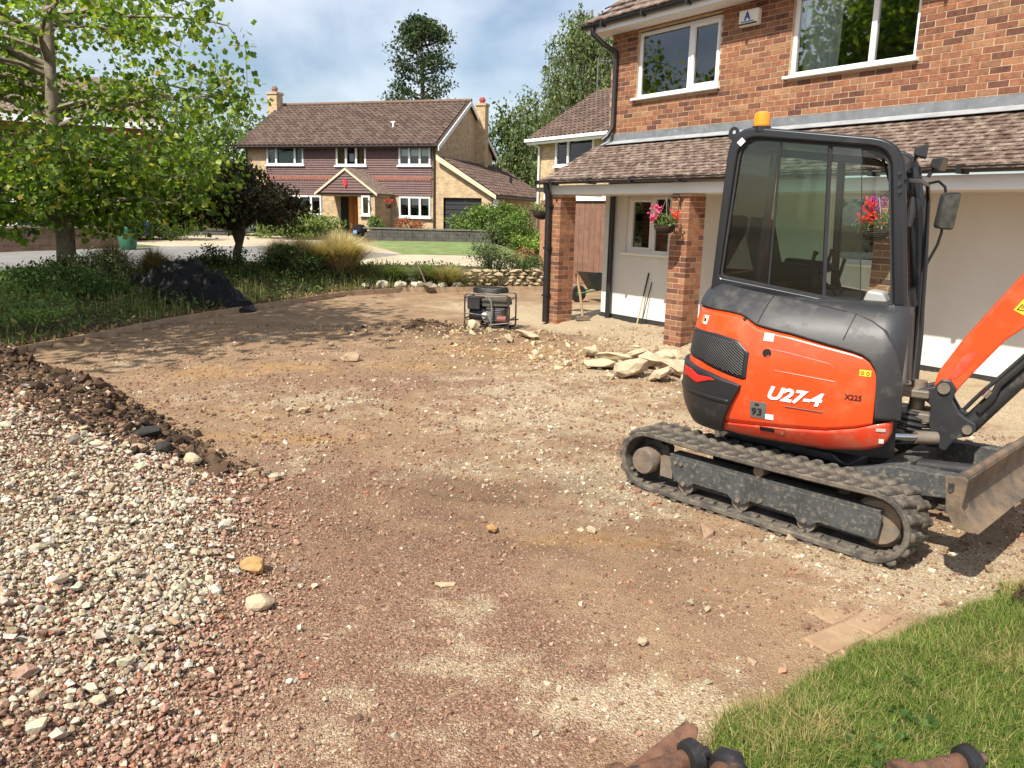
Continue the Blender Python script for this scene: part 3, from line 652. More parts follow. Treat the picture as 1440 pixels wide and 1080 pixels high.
# downpipes
def pipe(name, pts, r=.036): return MB().tube([H(*p) for p in pts], r, 12).build(name, black_m, house, smooth=True)
pipe('downpipe', [(3.12, .80, 4.93), (3.12, .80, 4.84), (3.0, 1.0, 4.66), (2.90, 1.15, 4.56), (2.90, 1.15, 4.46), (2.90, 1.15, 3.36), (2.92, 1.05, 3.2), (2.96, .98, 3.13)], .042)
pipe('downpipe', [(3.06, -.13, 2.38), (3.06, -.12, 2.28), (3.06, -.085, 2.2), (3.06, -.07, 1.9), (3.06, -.07, .06)], .052)
for z in (.5, 1.3, 2.0): MB().b2(H(3.0, -.115, z), H(3.12, -.005, z+.035)).build('pipe_clip', black_m, house)
pipe('downpipe', [(2.79, 1.13, 2.2), (2.79, 1.13, .02)], .05)
# lead flashing, porch roof, main roof
SL = Vector((0, -(1.2+.14), 3.13-2.44)); SLn = SL.normalized()
MB().b2(H(WU0, 1.178, 3.115), H(WU1+.02, 1.199, 3.245)).build('lead_flashing', lead_m, house)
fl = MB(); fl.add([H(WU0, 1.19, 3.135), H(WU1+.02, 1.19, 3.135), H(WU1+.02, 1.02, 3.062), H(WU0, 1.02, 3.062)], [(0, 1, 2, 3)]); fl.build('lead_apron', mat('lead_apron', (.30, .31, .32), .6, var=.2, vscale=5), house, solid=.006)
def rtile_mat(nm='roof_tile', lich=.62):
    ma, t, b = newmat(nm)
    oi = t.nodes.new('ShaderNodeObjectInfo'); at = t.nodes.new('ShaderNodeAttribute'); at.attribute_name = 'rnd'
    v = mth(t, 'FRACT', mth(t, 'ADD', oi.outputs['Random'], at.outputs['Fac']))
    base = ramp(t, v, [(0, (.078, .050, .040)), (.5, (.115, .076, .060)), (.85, (.145, .098, .078)), (1, (.10, .070, .058))])
    li = noise(t, 9, 7, .72, 'Pos'); lf = ramp(t, li.outputs['Fac'], [(.46, (0, 0, 0)), (.64, (1, 1, 1))]).outputs[0]
    c = mixc(t, mth(t, 'MULTIPLY', lf, lich), base.outputs[0], (.44, .36, .29))
    fn_ = noise(t, 70, 5, .7, 'Pos'); c = mixc(t, 1., c, ramp(t, fn_.outputs['Fac'], [(.3, (.7,)*3), (.7, (1.3,)*3)]).outputs[0], 'MULTIPLY')
    mo_ = noise(t, 4, 5, .6, 'Pos'); c = mixc(t, ramp(t, mo_.outputs['Fac'], [(.6, (0, 0, 0)), (.78, (.5, .5, .5))]).outputs[0], c, (.10, .085, .05))
    t.links.new(c, b.inputs['Base Color']); b.inputs['Roughness'].default_value = .92; b.inputs['Specular IOR Level'].default_value = .25
    bump(t, b, fn_.outputs['Fac'], .7, .006)
    return ma
rtile_m = rtile_mat()
MB().prism([(-.12, 2.415), (1.2, 3.10), (1.2, 3.06), (-.12, 2.375)], lambda a, b, t: H(t, a, b), WU0, WU1+.14).build('porch_roof_deck', mat('roof_batten', (.05, .035, .028), .95), house)
TL = []
ang = math.atan2(.69, 1.34)
def tiles(u0, u1, wb, zb, an, rows, gauge, tw, tl, th, lift=.0):
    for r in range(rows):
        d = r*gauge; off = (r % 2)*tw*.5
        n = int((u1-u0)/tw)+1
        for i in range(n):
            u = u0+(i+.5)*tw+off-tw*.5
            if u > u1-tw*.3: continue
            tilt = an-math.atan2(th*1.15, gauge)+RNG.normal()*.012
            cw = wb+math.cos(an)*d+math.cos(tilt)*tl/2; cz = zb+math.sin(an)*d+math.sin(tilt)*tl/2+lift+th*.9
            TL.append((H(u, cw, cz), Matrix.Rotation(-tilt, 3, 'X') @ Matrix.Rotation(RNG.normal()*.008, 3, 'Z'), Vector((tw-.004, tl, th))))
tiles(WU0, WU1+.2, -.20, 2.388, ang, 14, .10, .166, .20, .011)
an2 = rad(33)
tiles(WU0, 3.36, .735, 4.99, an2, 16, .30, .30, .40, .022)
tile_me = bpy.data.meshes.new('roof_tile'); tb = MB()
tb.grid(lambda a, b: Vector((a-.5, b-.5, .5+.4*(math.sin(a*math.pi)-.6))), 5, 2)
tb.grid(lambda a, b: Vector((a-.5, b-.5, -.5+.4*(math.sin(a*math.pi)-.6))), 5, 2)
n_ = 5
for i in range(4): tb.f.append((i*2, (i+1)*2, 10+(i+1)*2, 10+i*2)); tb.f.append((i*2+1, 10+i*2+1, 10+(i+1)*2+1, (i+1)*2+1)); tb.mi += [0, 0]
tb.f += [(0, 10, 11, 1), (8, 9, 19, 18)]
tile_me.from_pydata([tuple(q) for q in tb.v], [], tb.f)
bm = bmesh.new(); bm.from_mesh(tile_me); bmesh.ops.recalc_face_normals(bm, faces=bm.faces); bm.to_mesh(tile_me); bm.free()
tile_me.materials.append(rtile_m)
def tvis(t_):
    s = toscreen(HM @ t_[0])
    if s is None or not (-10 < s[0] < 1450 and -12 < s[1] < 1090): return -1
    return t_[2][0]*t_[2][1]/s[2]**2*(.05 if 1050 < s[0] < 1260 and s[1] > 190 else 1)
order = sorted(range(len(TL)), key=lambda i: -tvis(TL[i]))
for i in order[:300]: inst(tile_me, 'roof_tile', house, Matrix.LocRotScale(TL[i][0], TL[i][1].to_quaternion(), TL[i][2]))
tvv = np.array([tuple(q.co) for q in tile_me.vertices]); tff = np.array([tuple(p.vertices) for p in tile_me.polygons]); VV = []; FF = []; RN = []
for j, i in enumerate(order[300:]):
    p, r_, s = TL[i]; VV.append((tvv*np.array(s)) @ np.array(r_).T+np.array(p)); FF.append(tff+len(tvv)*j); RN += [RNG.random()]*len(tff)
o = npmesh('roof_tiling', np.concatenate(VV), np.concatenate(FF), rtile_m, parent=house, rnd=RN); o['kind'] = 'stuff'
rk = MB(); rk.prism([(.80, 5.0), (.80+5*math.cos(an2), 5.0+5*math.sin(an2)), (.80+5*math.cos(an2), 4.9+5*math.sin(an2)), (.85, 4.93)], lambda a, b, t: H(t, a, b), WU0, 3.3); rk.build('roof_deck', MATS['roof_batten'], house)
MB().b2(H(3.3, .86, 4.88), H(3.33, 1.3, 5.02)).build('verge_board', white_m, house)
MB().b2(H(WU0, 1.0, 2.24), H(WU0+.1, 8.2, 4.9)).build('end_wall', mortar_m, house)
# windows with rooms
def window(u0, u1, z0, z1, w_, bars, sill=True, fr=.055, sash=(), curtain=None, room=room_m, depth=2.4, drop=0.):
    f = MB(); wz = w_+.05
    f.b2(H(u0, wz, z0), H(u0+fr, wz+.07, z1)); f.b2(H(u1-fr, wz, z0), H(u1, wz+.07, z1))
    f.b2(H(u0+fr, wz, z0), H(u1-fr, wz+.07, z0+fr)); f.b2(H(u0+fr, wz, z1-fr), H(u1-fr, wz+.07, z1))
    for b in bars: f.b2(H(b-fr*.6, wz-.002, z0+fr), H(b+fr*.6, wz+.068, z1-fr))
    wn = f.build('window', white_m, house, bevel=.004)
    cuts = [u0+fr]+[q for b in bars for q in (b-fr*.6, b+fr*.6)]+[u1-fr]
    for i in range(0, len(cuts), 2):
        a, b = cuts[i], cuts[i+1]; op = (i//2) in sash; e = .045 if op else 0.
        if op:
            s_f = MB(); s_f.ringprism([(a, z0+fr), (b, z0+fr), (b, z1-fr), (a, z1-fr)], [(a+e, z0+fr+e), (b-e, z0+fr+e), (b-e, z1-fr-e), (a+e, z1-fr-e)], lambda p, q, t: H(p, t, q), wz-.012, wz+.05)
            s_f.build('sash', white_m, wn, bevel=.003)
        MB().b2(H(a+e, wz+.03, z0+fr+e), H(b-e, wz+.036, z1-fr-e)).build('pane', glass_m, wn)
    if sill: MB().b2(H(u0-.05, w_-.07, z0-.035), H(u1+.05, w_+.05, z0+.002)).build('sill', white_m, wn, bevel=.006)
    if curtain:
        for (a, b) in curtain:
            MB().grid(lambda p, q: H(a+(b-a)*p, wz+.16+.022*math.sin(p*(b-a)*62+.7*math.sin(q*3)), z0+.03+(z1-z0)*q), int((b-a)*120)+4, 6).build('curtain', curtain_m, wn, smooth=80)
    r_ = MB(); lo, hi = (u0-.5, w_+.13, z0-.8), (u1+.5, w_+depth, z1+.15)
    P_ = [H(a, b, c) for a in (lo[0], hi[0]) for b in (lo[1], hi[1]) for c in (lo[2], hi[2])]
    r_.add(P_, [(0, 4, 5, 1), (2, 3, 7, 6), (0, 2, 6, 4), (1, 5, 7, 3), (0, 1, 3, 2), (4, 6, 7, 5)]); r_.f.pop(0) if False else None
    r_.f = [q for q in r_.f if q != (0, 4, 5, 1)]; r_.mi = [0]*len(r_.f)
    r_.build('room', room, house, fixn=False)
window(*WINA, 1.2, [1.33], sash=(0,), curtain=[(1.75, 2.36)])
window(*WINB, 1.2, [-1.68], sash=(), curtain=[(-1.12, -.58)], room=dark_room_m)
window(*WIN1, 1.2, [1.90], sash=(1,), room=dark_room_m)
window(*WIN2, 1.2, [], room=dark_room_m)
# alarm box
al = MB().prism([(-.165, -.10), (.165, -.10), (.165, .115), (-.165, .115)], lambda a, b, t: H(.155+a, t, 4.62+b), 1.10, 1.2).build('alarm_box', mat('alarm_casing', (.74, .72, .62), .4, var=.05), house, bevel=.02)
def text_mesh(txt, size, italic=0., bold=0., extr=.002):
    cu = bpy.data.curves.new('t', 'FONT'); cu.body = txt; cu.size = size; cu.shear = italic; cu.extrude = extr; cu.offset = bold; cu.align_x = 'CENTER'; cu.align_y = 'CENTER'; cu.resolution_u = 3
    to = bpy.data.objects.new('t', cu); COL.objects.link(to); dg = bpy.context.evaluated_depsgraph_get()
    me_ = bpy.data.meshes.new_from_object(to.evaluated_get(dg)); bpy.data.objects.remove(to)
    if extr == 0.:
        bm = bmesh.new(); bm.from_mesh(me_); bmesh.ops.triangulate(bm, faces=bm.faces)
        for _ in range(3):
            lg = [e for e in bm.edges if e.calc_length() > .014]
            if lg: bmesh.ops.subdivide_edges(bm, edges=lg, cuts=1); bmesh.ops.triangulate(bm, faces=bm.faces)
        bm.to_mesh(me_); bm.free()
    return me_
blue_m = mat('blue_print', (.02, .06, .32), .5, var=.05); blackp_m = mat('black_print', (.012, .012, .012), .5, var=.05); whitep_m = mat('white_print', (.82, .82, .80), .45, var=.03)
def on_wall(me_, name, ma, parent, u, w_, z):
    me_.materials.clear(); me_.materials.append(ma); o = bpy.data.objects.new(name, me_); COL.objects.link(o); o.parent = parent
    o.matrix_basis = Matrix.Translation(H(u, w_, z)) @ Matrix.Rotation(math.pi, 4, 'Z') @ Matrix.Rotation(math.pi/2, 4, 'X'); return o
on_wall(text_mesh('A', .14, 0, .006), 'alarm_letter', blue_m, al, .165, 1.097, 4.645)
MB().b2(H(.05, 1.095, 4.570), H(.27, 1.099, 4.582)).build('print_line', blue_m, al)
MB().b2(H(-.005, 1.095, 4.535), H(.315, 1.099, 4.556)).build('print_band', blackp_m, al)
# basket brackets (scrolled iron) fixed to the pillars
iron_m = mat('black_iron', (.02, .02, .021), .5, var=.2)
def bracket(u, z=2.12, w0=0.):
    p = [(u, w0-.002, z-.14), (u, w0-.006, z), (u, w0-.05, z+.05), (u, w0-.13, z+.06), (u, w0-.22, z+.02), (u, w0-.27, z-.02), (u, w0-.285, z+.0)]
    q = [(u, w0-.006, z-.08), (u, w0-.05, z-.02), (u, w0-.09, z+.0), (u, w0-.13, z-.03)]
    return MB().tube([H(*a) for a in p], .007, 6).tube([H(*a) for a in q], .006, 6).build('basket_bracket', iron_m, house, smooth=True)
bracket(.16); bracket(-3.067+.16)
MB().tube([H(3.15, .1, 1.98), H(3.17, .1, 2.1), H(3.25, .1, 2.14), H(3.38, .1, 2.12), H(3.44, .1, 2.08), H(3.46, .1, 2.1)], .007, 6).build('basket_bracket', iron_m, house, smooth=True)

# ================================================================ hanging baskets
wick_m = mat('wicker', (.05, .032, .022), .9, var=.4, vscale=40, bmp=.8, bscale=60)
petal_m = tintmat('petal', .6, .08, 9, 0, 1, transl=.3, spec=.3)
chain_m = mat('chain', (.25, .24, .22), .5, .6)
def basket(label, hook, drop, r, cols, flow, leaves=420, full=1.0):
    b = thing('hanging_basket', label, 'hanging basket', hook, 0, 'hanging baskets of the porch')
    zb = -drop
    MB().lathe([(.02, zb-r*.82), (r*.45, zb-r*.72), (r*.78, zb-r*.45), (r*.97, zb-.08*r), (r, zb), (r*.93, zb), (r*.6, zb-.03)], n=18).build('wicker_bowl', wick_m, b, smooth=True)
    for k in range(7): MB().tube([(r*(1.0-.0)*math.cos(a)*math.sqrt(max(0, 1-(k/7.6)**2))*1.01, r*math.sin(a)*math.sqrt(max(0, 1-(k/7.6)**2))*1.01, zb-r*.82*k/7.4) for a in np.linspace(0, 2*math.pi, 15)[:-1]], .006, 5, closed=True).build('wicker_band', wick_m, b)
    for k in range(3):
        a = 2*math.pi*k/3+.5; MB().tube([(0, 0, 0), (r*.95*math.cos(a), r*.95*math.sin(a), zb)], .004, 5).build('chain', chain_m, b)
    P, _ = blobpts(leaves, (0, 0, zb+r*.45*full), (r*1.15, r*1.15, r*.62*full), 26, .16, .3)
    leafcloud('foliage', P, RNG.uniform(.03, .06, len(P)), tints(len(P), cols), leaf_m, OVAL, .2, b)['kind'] = 'stuff'
    for fc, n, c0, spr in flow:
        P = np.array(c0)+np.array([0, 0, zb])+RNG.normal(size=(n, 3))*spr
        leafcloud('flowers', np.repeat(P, 5, 0), RNG.uniform(.022, .036, n*5), tints(n*5, fc, None, .12), petal_m, OVAL*np.array([1.7, 1]), -.3, b)['kind'] = 'stuff'
    return b
GRN = [(.10, .17, .045), (.16, .24, .07), (.06, .11, .03), (.24, .30, .12)]
hk = HM @ H(.16, -.285, 2.12); basket('basket of pink and red flowers hanging from the middle brick pillar', hk, .36, .15, GRN, [([(.75, .10, .28), (.80, .22, .42)], 26, (-.15, -.02, .20), .035), ([(.78, .12, .3)], 22, (-.17, -.04, .10), .03), ([(.70, .06, .05)], 18, (.12, -.05, .14), .03)], 520)
hk = HM @ H(-3.067+.16, -.285, 2.12); basket('basket of bright red and purple flowers hanging behind the cab glass', hk, .33, .16, GRN, [([(.72, .03, .03), (.80, .07, .05)], 70, (-.09, -.03, .10), .05), ([(.75, .06, .12)], 24, (-.10, .0, .24), .04), ([(.42, .06, .42)], 34, (.02, .02, .22), .05), ([(.8, .78, .75)], 10, (.17, -.02, .12), .02)], 520)
hk = HM @ H(3.46, .1, 2.08); basket('basket of pale green plants without flowers hanging by the black downpipe', hk, .16, .17, [(.20, .25, .08), (.28, .32, .13), (.12, .17, .05), (.30, .29, .17)], [([(.75, .66, .3)], 6, (.0, 0, .12), .06)], 420, .8)

# ================================================================ garage behind the porch
gar = thing('garage', 'garage with brown vertical plank doors behind the porch', 'garage', HM @ H(8.7, 5.9, 0), HA)
plank_m = mat('brown_plank', (.20, .105, .07), .7, var=.25, vscale=3, bmp=.3, bscale=30, dirt=((.28, .18, .13), 4, .5, .8))
def g_(u, w_, z): return Vector((u, -w_, z))
for i, u in enumerate(np.arange(-1.6, 1.9, .225)): MB().b2(g_(u+.006, 0, .02), g_(u+.219, .03, 2.22)).build('plank', plank_m, gar, bevel=.006)
MB().b2(g_(-1.7, .032, -.1), g_(2.0, .06, 2.3)).build('door_backing', mat('plank_shadow', (.03, .02, .015), .9), gar)
MB().b2(g_(-1.9, -.06, 2.26), g_(2.2, .1, 2.52)).build('fascia', white_m, gar, bevel=.005)
MB().b2(g_(-2.4, .0, -.1), g_(-1.7, .2, 2.3)).b2(g_(2.0, .0, -.1), g_(2.4, .2, 2.3)).b2(g_(-2.4, .2, -.1), g_(-2.2, 5, 2.5)).build('wall', mat('garage_brick', (.33, .17, .10), .9, var=.3, vscale=9), gar)
MB().b2(g_(-2.5, -.1, 2.52), g_(2.5, 5.1, 2.64)).build('roof', MATS['roof_batten'], gar)
# ================================================================ mini excavator
ex = thing('mini_excavator', 'orange and black mini excavator with glazed cab and rubber tracks', 'excavator', (2.0, 5.19, 0), math.atan2(-.72, .694))
def E(x, r, z): return Vector((x, -r, z))
orange_m = mat('orange_paint', (.80, .068, .012), .28, var=.05, vscale=3, coat=.35, dirt=((.55, .16, .07), 5, .50, .95))
skirt_m = mat('red_orange_paint', (.60, .045, .014), .34, var=.06, vscale=3, coat=.2, dirt=((.36, .17, .10), 7, .46, .85))
cover_m = mat('charcoal_cover', (.030, .030, .032), .46, var=.12, vscale=4, bmp=.06, bscale=220, dirt=((.12, .11, .095), 6, .5, .85))
bump_m = mat('dark_bumper', (.017, .018, .021), .42, var=.12, vscale=4, bmp=.05, bscale=200, dirt=((.12, .11, .10), 5, .56, .95))
cabp_m = mat('cab_paint', (.012, .013, .016), .3, var=.1, vscale=4, coat=.3, dirt=((.10, .095, .085), 5, .6, 1.0))
inner_m = mat('cab_inside', (.02, .021, .022), .7, var=.2)
rub_m = mat('track_rubber', (.058, .051, .044), .9, var=.3, vscale=14, bmp=.5, bscale=70, dirt=((.26, .215, .16), 7, .42, .78))
frame_m = mat('track_frame_paint', (.052, .056, .056), .65, var=.35, vscale=12, bmp=.3, bscale=90, dirt=((.24, .20, .145), 34, .52, .74))
steel_m = mat('worn_steel', (.20, .17, .14), .55, .35, var=.35, vscale=9, bmp=.35, bscale=60, dirt=((.30, .20, .12), 7, .45, .7))
blade_m = mat('blade_steel', (.125, .098, .072), .6, .25, var=.35, vscale=5, bmp=.45, bscale=45, dirt=((.25, .17, .10), 5, .42, .68))
black_st = mat('black_steel', (.024, .025, .027), .45, var=.25, vscale=8, bmp=.1, bscale=60, dirt=((.16, .13, .10), 7, .56, .8))
hose_m = mat('hose_rubber', (.02, .02, .02), .5, var=.2)
chrome_m = mat('chrome_rod', (.62, .62, .6), .18, 1., var=.05)
cabglass_m = glassmat('cab_glass', (.85, .91, .88), 1.2)
cabglass2_m = glassmat('cab_glass_dark', (.60, .74, .67), 1.3)
grille_m = mat('grille_metal', (.055, .055, .055), .55, .3, var=.2)
yellow_m = mat('yellow_sticker', (.78, .50, .03), .5, var=.06)
grey_m = mat('grey_plastic', (.34, .34, .33), .55, var=.1)

# ---- tracks
def loop(rx, rz, zt, n=14, grow=0.):
    pts = []
    r = rz+grow; cz = .214
    for k in range(n+1): a = math.pi/2+math.pi*k/n; pts.append((-.765+(r*1.02)*math.cos(a), cz+r*math.sin(a)))     # rear
    for q in np.linspace(0, 1, 16)[1:-1]: pts.append((-.765+1.545*q, cz-r))
    for k in range(n+1): a = -math.pi/2+math.pi*k/n; pts.append((.78+(r*.98)*math.cos(a), cz+r*math.sin(a)))
    for q in np.linspace(0, 1, 16)[1:-1]: pts.append((.78-1.545*q, cz+r-.012*math.sin(q*math.pi)))
    return pts
lug_me = bpy.data.meshes.new('track_lug'); lb = MB()
lb.prism([(-.034, 0), (.034, 0), (.020, .022), (-.020, .022)], lambda a, b, t: Vector((a+.03*t/.14, t, b)), -.07, .075)
lug_me.from_pydata([tuple(q) for q in lb.v], [], lb.f); lug_me.materials.append(rub_m)
bm = bmesh.new(); bm.from_mesh(lug_me); bmesh.ops.bevel(bm, geom=bm.edges[:], offset=.006, segments=1, affect='EDGES'); bmesh.ops.recalc_face_normals(bm, faces=bm.faces); bm.to_mesh(lug_me); bm.free()
notch_me = bpy.data.meshes.new('link_block'); nb = MB().box((0, 0, 0), (.034, .05, .012)); notch_me.from_pydata(nb.v, [], nb.f); notch_me.materials.append(rub_m)
for side, rc in (('near', .60), ('far', -.60)):
    o_, i_ = loop(0, .208, 0), loop(0, .172, 0)
    tr = MB().ringprism(o_, i_, lambda a, b, t: E(a, t, b), rc-.148, rc+.148).build('track', rub_m, ex, smooth=45, bevel=.008)
    P = [Vector((a, b)) for a, b in loop(0, .206, 0, 24)]
    seg = [(P[(i+1) % len(P)]-P[i]).length for i in range(len(P))]; tot = sum(seg); nl = 46
    def at(d):
        d %= tot
        for i, s in enumerate(seg):
            if d < s: q = P[i].lerp(P[(i+1) % len(P)], d/s); tn_ = (P[(i+1) % len(P)]-P[i]).normalized(); return q, tn_
            d -= s
    for k in range(nl):
        for hs in (-1, 1):
            q, tn_ = at((k+.25*hs)*tot/nl); no = Vector((tn_.y, -tn_.x))
            if no.dot(q-Vector((0, .214))) < 0 and abs(q.x) < .7: no = -no if (q.y > .214) != (no.y > 0) else no
            ctr = Vector((0 if abs(q.x) < .76 else (.78 if q.x > 0 else -.765), .214))
            if abs(q.x) >= .76: no = (q-ctr).normalized()
            else: no = Vector((0, 1 if q.y > .214 else -1))
            tx = Vector((no.y, -no.x))
            M3 = Matrix((Vector((tx.x, 0, tx.y)), Vector((0, -1 if hs > 0 else 1, 0)), Vector((no.x, 0, no.y)))).transposed()
            if M3.determinant() < 0: M3 = M3 @ Matrix.Diagonal((-1, 1, 1))
            inst(lug_me, 'track_lug', tr, Matrix.LocRotScale(E(q.x, rc+hs*.072, q.y)-Vector((0, 0, 0))-Vector((no.x*.001, 0, no.y*.001)), M3.to_quaternion(), Vector((1, 1, .9+.3*RNG.random()))))
    Pi = loop(0, .168, 0, 10)
    for k in range(0, len(Pi), 1):
        q = Pi[k]
        if q[1] < .12: inst(notch_me, 'link_block', tr, Matrix.Translation(E(q[0], rc+.09, q[1]+.004)))
    so_ = 1 if rc > 0 else -1; ro = rc+so_*.10
    # frame plate with roller lobes
    plate = [(-.60, .285), (.80, .285), (.815, .26), (.80, .135), (.775, .12), (.56, .125), (.46, .128), (.41, .092), (.345, .092), (.30, .128), (.02, .13), (-.03, .095), (-.10, .095), (-.145, .132), (-.40, .135), (-.44, .10), (-.50, .095), (-.555, .128), (-.585, .20)]
    MB().prism(plate, lambda a, b, t: E(a, t, b), ro-.02, ro).build('frame_plate', frame_m, tr, bevel=.006)
    MB().prism([(-.60, .286), (.80, .286), (.80, .30), (-.60, .30)], lambda a, b, t: E(a, t, b), ro-.12*so_, ro-.002*so_).build('frame_ledge', frame_m, tr)
    MB().b2(E(-.62, rc-.06, .10), E(.70, rc+.06, .27)).build('track_beam', frame_m, tr)
    for bx in (-.475, -.065, .377):
        MB().cyl(E(bx, rc-.075, .10), E(bx, rc+.075, .10), .060, n=18).build('roller', steel_m, tr, smooth=True)
        MB().cyl(E(bx, ro, .118), E(bx, ro+.014*so_, .118), .016, n=6).build('bolt', steel_m, tr)
    for bx in (-.545, -.50, .09): MB().cyl(E(bx, ro, .25 if bx < 0 else .16), E(bx, ro+.012*so_, .25 if bx < 0 else .16), .014, n=6).build('bolt', steel_m, tr)
    MB().cyl(E(.05, rc-.05, .335), E(.05, rc+.09, .335), .035, n=14).build('carrier_roller', steel_m, tr, smooth=True)
    # sprocket, idler
    sp = MB(); tp = []
    for k in range(36):
        a = 2*math.pi*k/36; r_ = .148 if k % 4 in (0, 1) else .128; tp.append((-.765+r_*math.cos(a), .214+r_*math.sin(a)))
    sp.prism(tp, lambda a, b, t: E(a, t, b), rc-.03, rc+.03); sp.build('sprocket', black_st, tr)
    MB().lathe([(a, -so_*b) for a, b in [(.088, 0), (.092, .012), (.092, .10), (.084, .115), (.02, .118)]], E(-.79, rc+so_*.03, .205), 24, 'y').build('drive_motor', steel_m, tr, smooth=True)
    MB().lathe([(.03, -.05), (.125, -.05), (.15, -.02), (.15, .02), (.125, .05), (.03, .05)], E(.775, rc, .214), 26, 'y').build('idler_wheel', steel_m, tr, smooth=True)
    MB().b2(E(-.68, rc+so_*.03, .12), E(-.58, rc+so_*.085, .26)).build('scraper_bracket', steel_m, tr)
# ---- undercarriage
uc = MB(); uc.b2(E(-.42, -.46, .20), E(.46, .46, .40)).prism([(-.42, .40), (.46, .40), (.36, .46), (-.34, .46)], lambda a, b, t: E(a, t, b), -.36, .36).build('undercarriage', black_st, ex, bevel=.015)
MB().lathe([(.34, .0), (.34, .06), (.31, .08)], (0, 0, .455), 36).build('slew_ring', black_st, ex, smooth=True)
for r in (-.40, .40):
    ar = MB(); ar.prism([(.44, .40), (.46, .29), (1.16, .40), (1.16, .52), (.75, .50)], lambda a, b, t: E(a, t, b), r-.05, r+.05); ar.build('blade_arm', frame_m, ex, bevel=.008)
MB().b2(E(.62, -.36, .36), E(.74, .36, .45)).build('blade_crossbar', frame_m, ex, bevel=.006)
MB().cyl(E(.40, 0, .36), E(1.12, 0, .45), .045, n=14).build('blade_cylinder', black_st, ex, smooth=True)
# ---- dozer blade
prof = [(1.185, .60), (1.158, .53), (1.152, .47), (1.165, .42), (1.20, .375), (1.285, .333), (1.30, .333), (1.215, .385), (1.19, .43), (1.182, .48), (1.19, .53), (1.215, .597)]
bl = MB().prism(prof, lambda a, b, t: E(a, t, b), -.745, .745).build('dozer_blade', blade_m, ex, bevel=.004, smooth=30)
MB().cyl(E(1.19, -.74, .602), E(1.19, .74, .602), .022, n=12).build('blade_top_tube', blade_m, bl, smooth=True)
for r in (-.75, .75): MB().prism([(1.115, .595), (1.20, .615), (1.222, .60), (1.21, .45), (1.285, .338), (1.26, .334), (1.185, .345), (1.14, .42)], lambda a, b, t: E(a, t, b), r-.012, r+.012).build('end_plate', blade_m, bl, bevel=.004)
MB().prism([(1.135, .57), (1.165, .575), (1.165, .53), (1.15, .515), (1.135, .53)], lambda a, b, t: E(a, t, b), .758, .768).build('lift_eye', black_st, bl, bevel=.004)
MB().prism([(1.08, .36), (1.155, .42), (1.155, .56), (1.08, .53)], lambda a, b, t: E(a, t, b), -.52, .52).build('blade_back_box', frame_m, bl)
# ---- upper body: skin wrapped on a rounded plan, slewed a little on the tracks
SWG = rad(14); CS, SN = math.cos(SWG), math.sin(SWG); R14 = Matrix.Rotation(SWG, 3, 'Z')
def E(x, r, z): return Vector((x*CS+r*SN, x*SN-r*CS, z))
RZ = [.46, .52, .58, .64, .75, .95, 1.08, 1.18, 1.27, 1.35, 1.42, 1.48, 1.54]; RR = [.52, .58, .625, .655, .68, .69, .682, .66, .62, .555, .46, .35, .28]
AZ = [.46, .55, .66, .8, .95, 1.1, 1.2, 1.3, 1.38, 1.46, 1.54]; AA = [.66, .71, .75, .76, .75, .735, .72, .70, .68, .62, .5]
FS = .46
def smoothint(z, zs_, vs_):
    return sum(np.interp(z+d, zs_, vs_) for d in (-.035, -.017, 0, .017, .035))/5
def surfl(s, z, off=0.):
    r = smoothint(z, RZ, RR)+off
    if s < -.02:
        ph = min((-.02-s)/.75, math.pi/2); a = smoothint(z, AZ, AA)+off; return (-.02-a*math.sin(ph)**.8, r*max(math.cos(ph), 0)**.72, z)
    if s > FS:
        ph = min((s-FS)/.2, 1.55); return (FS+(.2+off)*math.sin(ph), r-.2+.2*math.cos(ph), z)
    return (s, r, z)
def surf(s, z, off=0.): return E(*surfl(s, z, off))
def panel(name, lo, hi, s0, s1, off, ma, ns=60, nz=16, thick=.012, parent=ex, svals=None):
    lo_x, lo_y = zip(*lo); hi_x, hi_y = zip(*hi)
    sv = np.linspace(s0, s1, ns) if svals is None else svals
    mb = MB(); vv = []
    for s in sv:
        a, b = np.interp(s, lo_x, lo_y), np.interp(s, hi_x, hi_y)
        for j in range(nz): vv.append(surf(s, a+(b-a)*j/(nz-1), off))
    n = len(sv)
    mb.add(vv, [(i*nz+j, (i+1)*nz+j, (i+1)*nz+j+1, i*nz+j+1) for i in range(n-1) for j in range(nz-1)])
    o = mb.build(name, ma, parent, smooth=50, fixn=False)
    bm = bmesh.new(); bm.from_mesh(o.data); bmesh.ops.recalc_face_normals(bm, faces=bm.faces); bm.faces.ensure_lookup_table()
    f = bm.faces[len(bm.faces)//2]; c = f.calc_center_median()
    if f.normal.dot(Vector((c.x*.3, c.y, 0))) < 0: bmesh.ops.reverse_faces(bm, faces=bm.faces)
    bm.to_mesh(o.data); bm.free()
    md = o.modifiers.new('solid', 'SOLIDIFY'); md.thickness = thick; md.offset = -1
    return o
SEAM = [(-1.2, .57), (-.296, .596), (-.049, .622), (.238, .652), (.40, .695), (.503, .737), (.60, .765)]
BOT = [(-1.2, .51), (-.334, .53), (-.104, .526), (.236, .522), (.45, .56), (.558, .606), (.60, .69)]
TOP = [(-1.2, 1.305), (-.4, 1.293), (-.30, 1.285), (-.25, 1.272), (-.173, 1.234), (.153, 1.17), (.346, 1.136), (.40, 1.12), (.44, 1.095), (.472, 1.05), (.485, 1.0), (.489, .88), (.491, .742)]
sh = lambda L, d: [(a, b+d) for a, b in L]
g = .004
fine = np.concatenate([np.linspace(-1.198, -.34, 34), np.linspace(-.33, .38, 50), np.linspace(.39, .490, 26)])
skirt = panel('lower_skirt', BOT, sh(SEAM, -g), -1.0, .60, .006, skirt_m, nz=8)
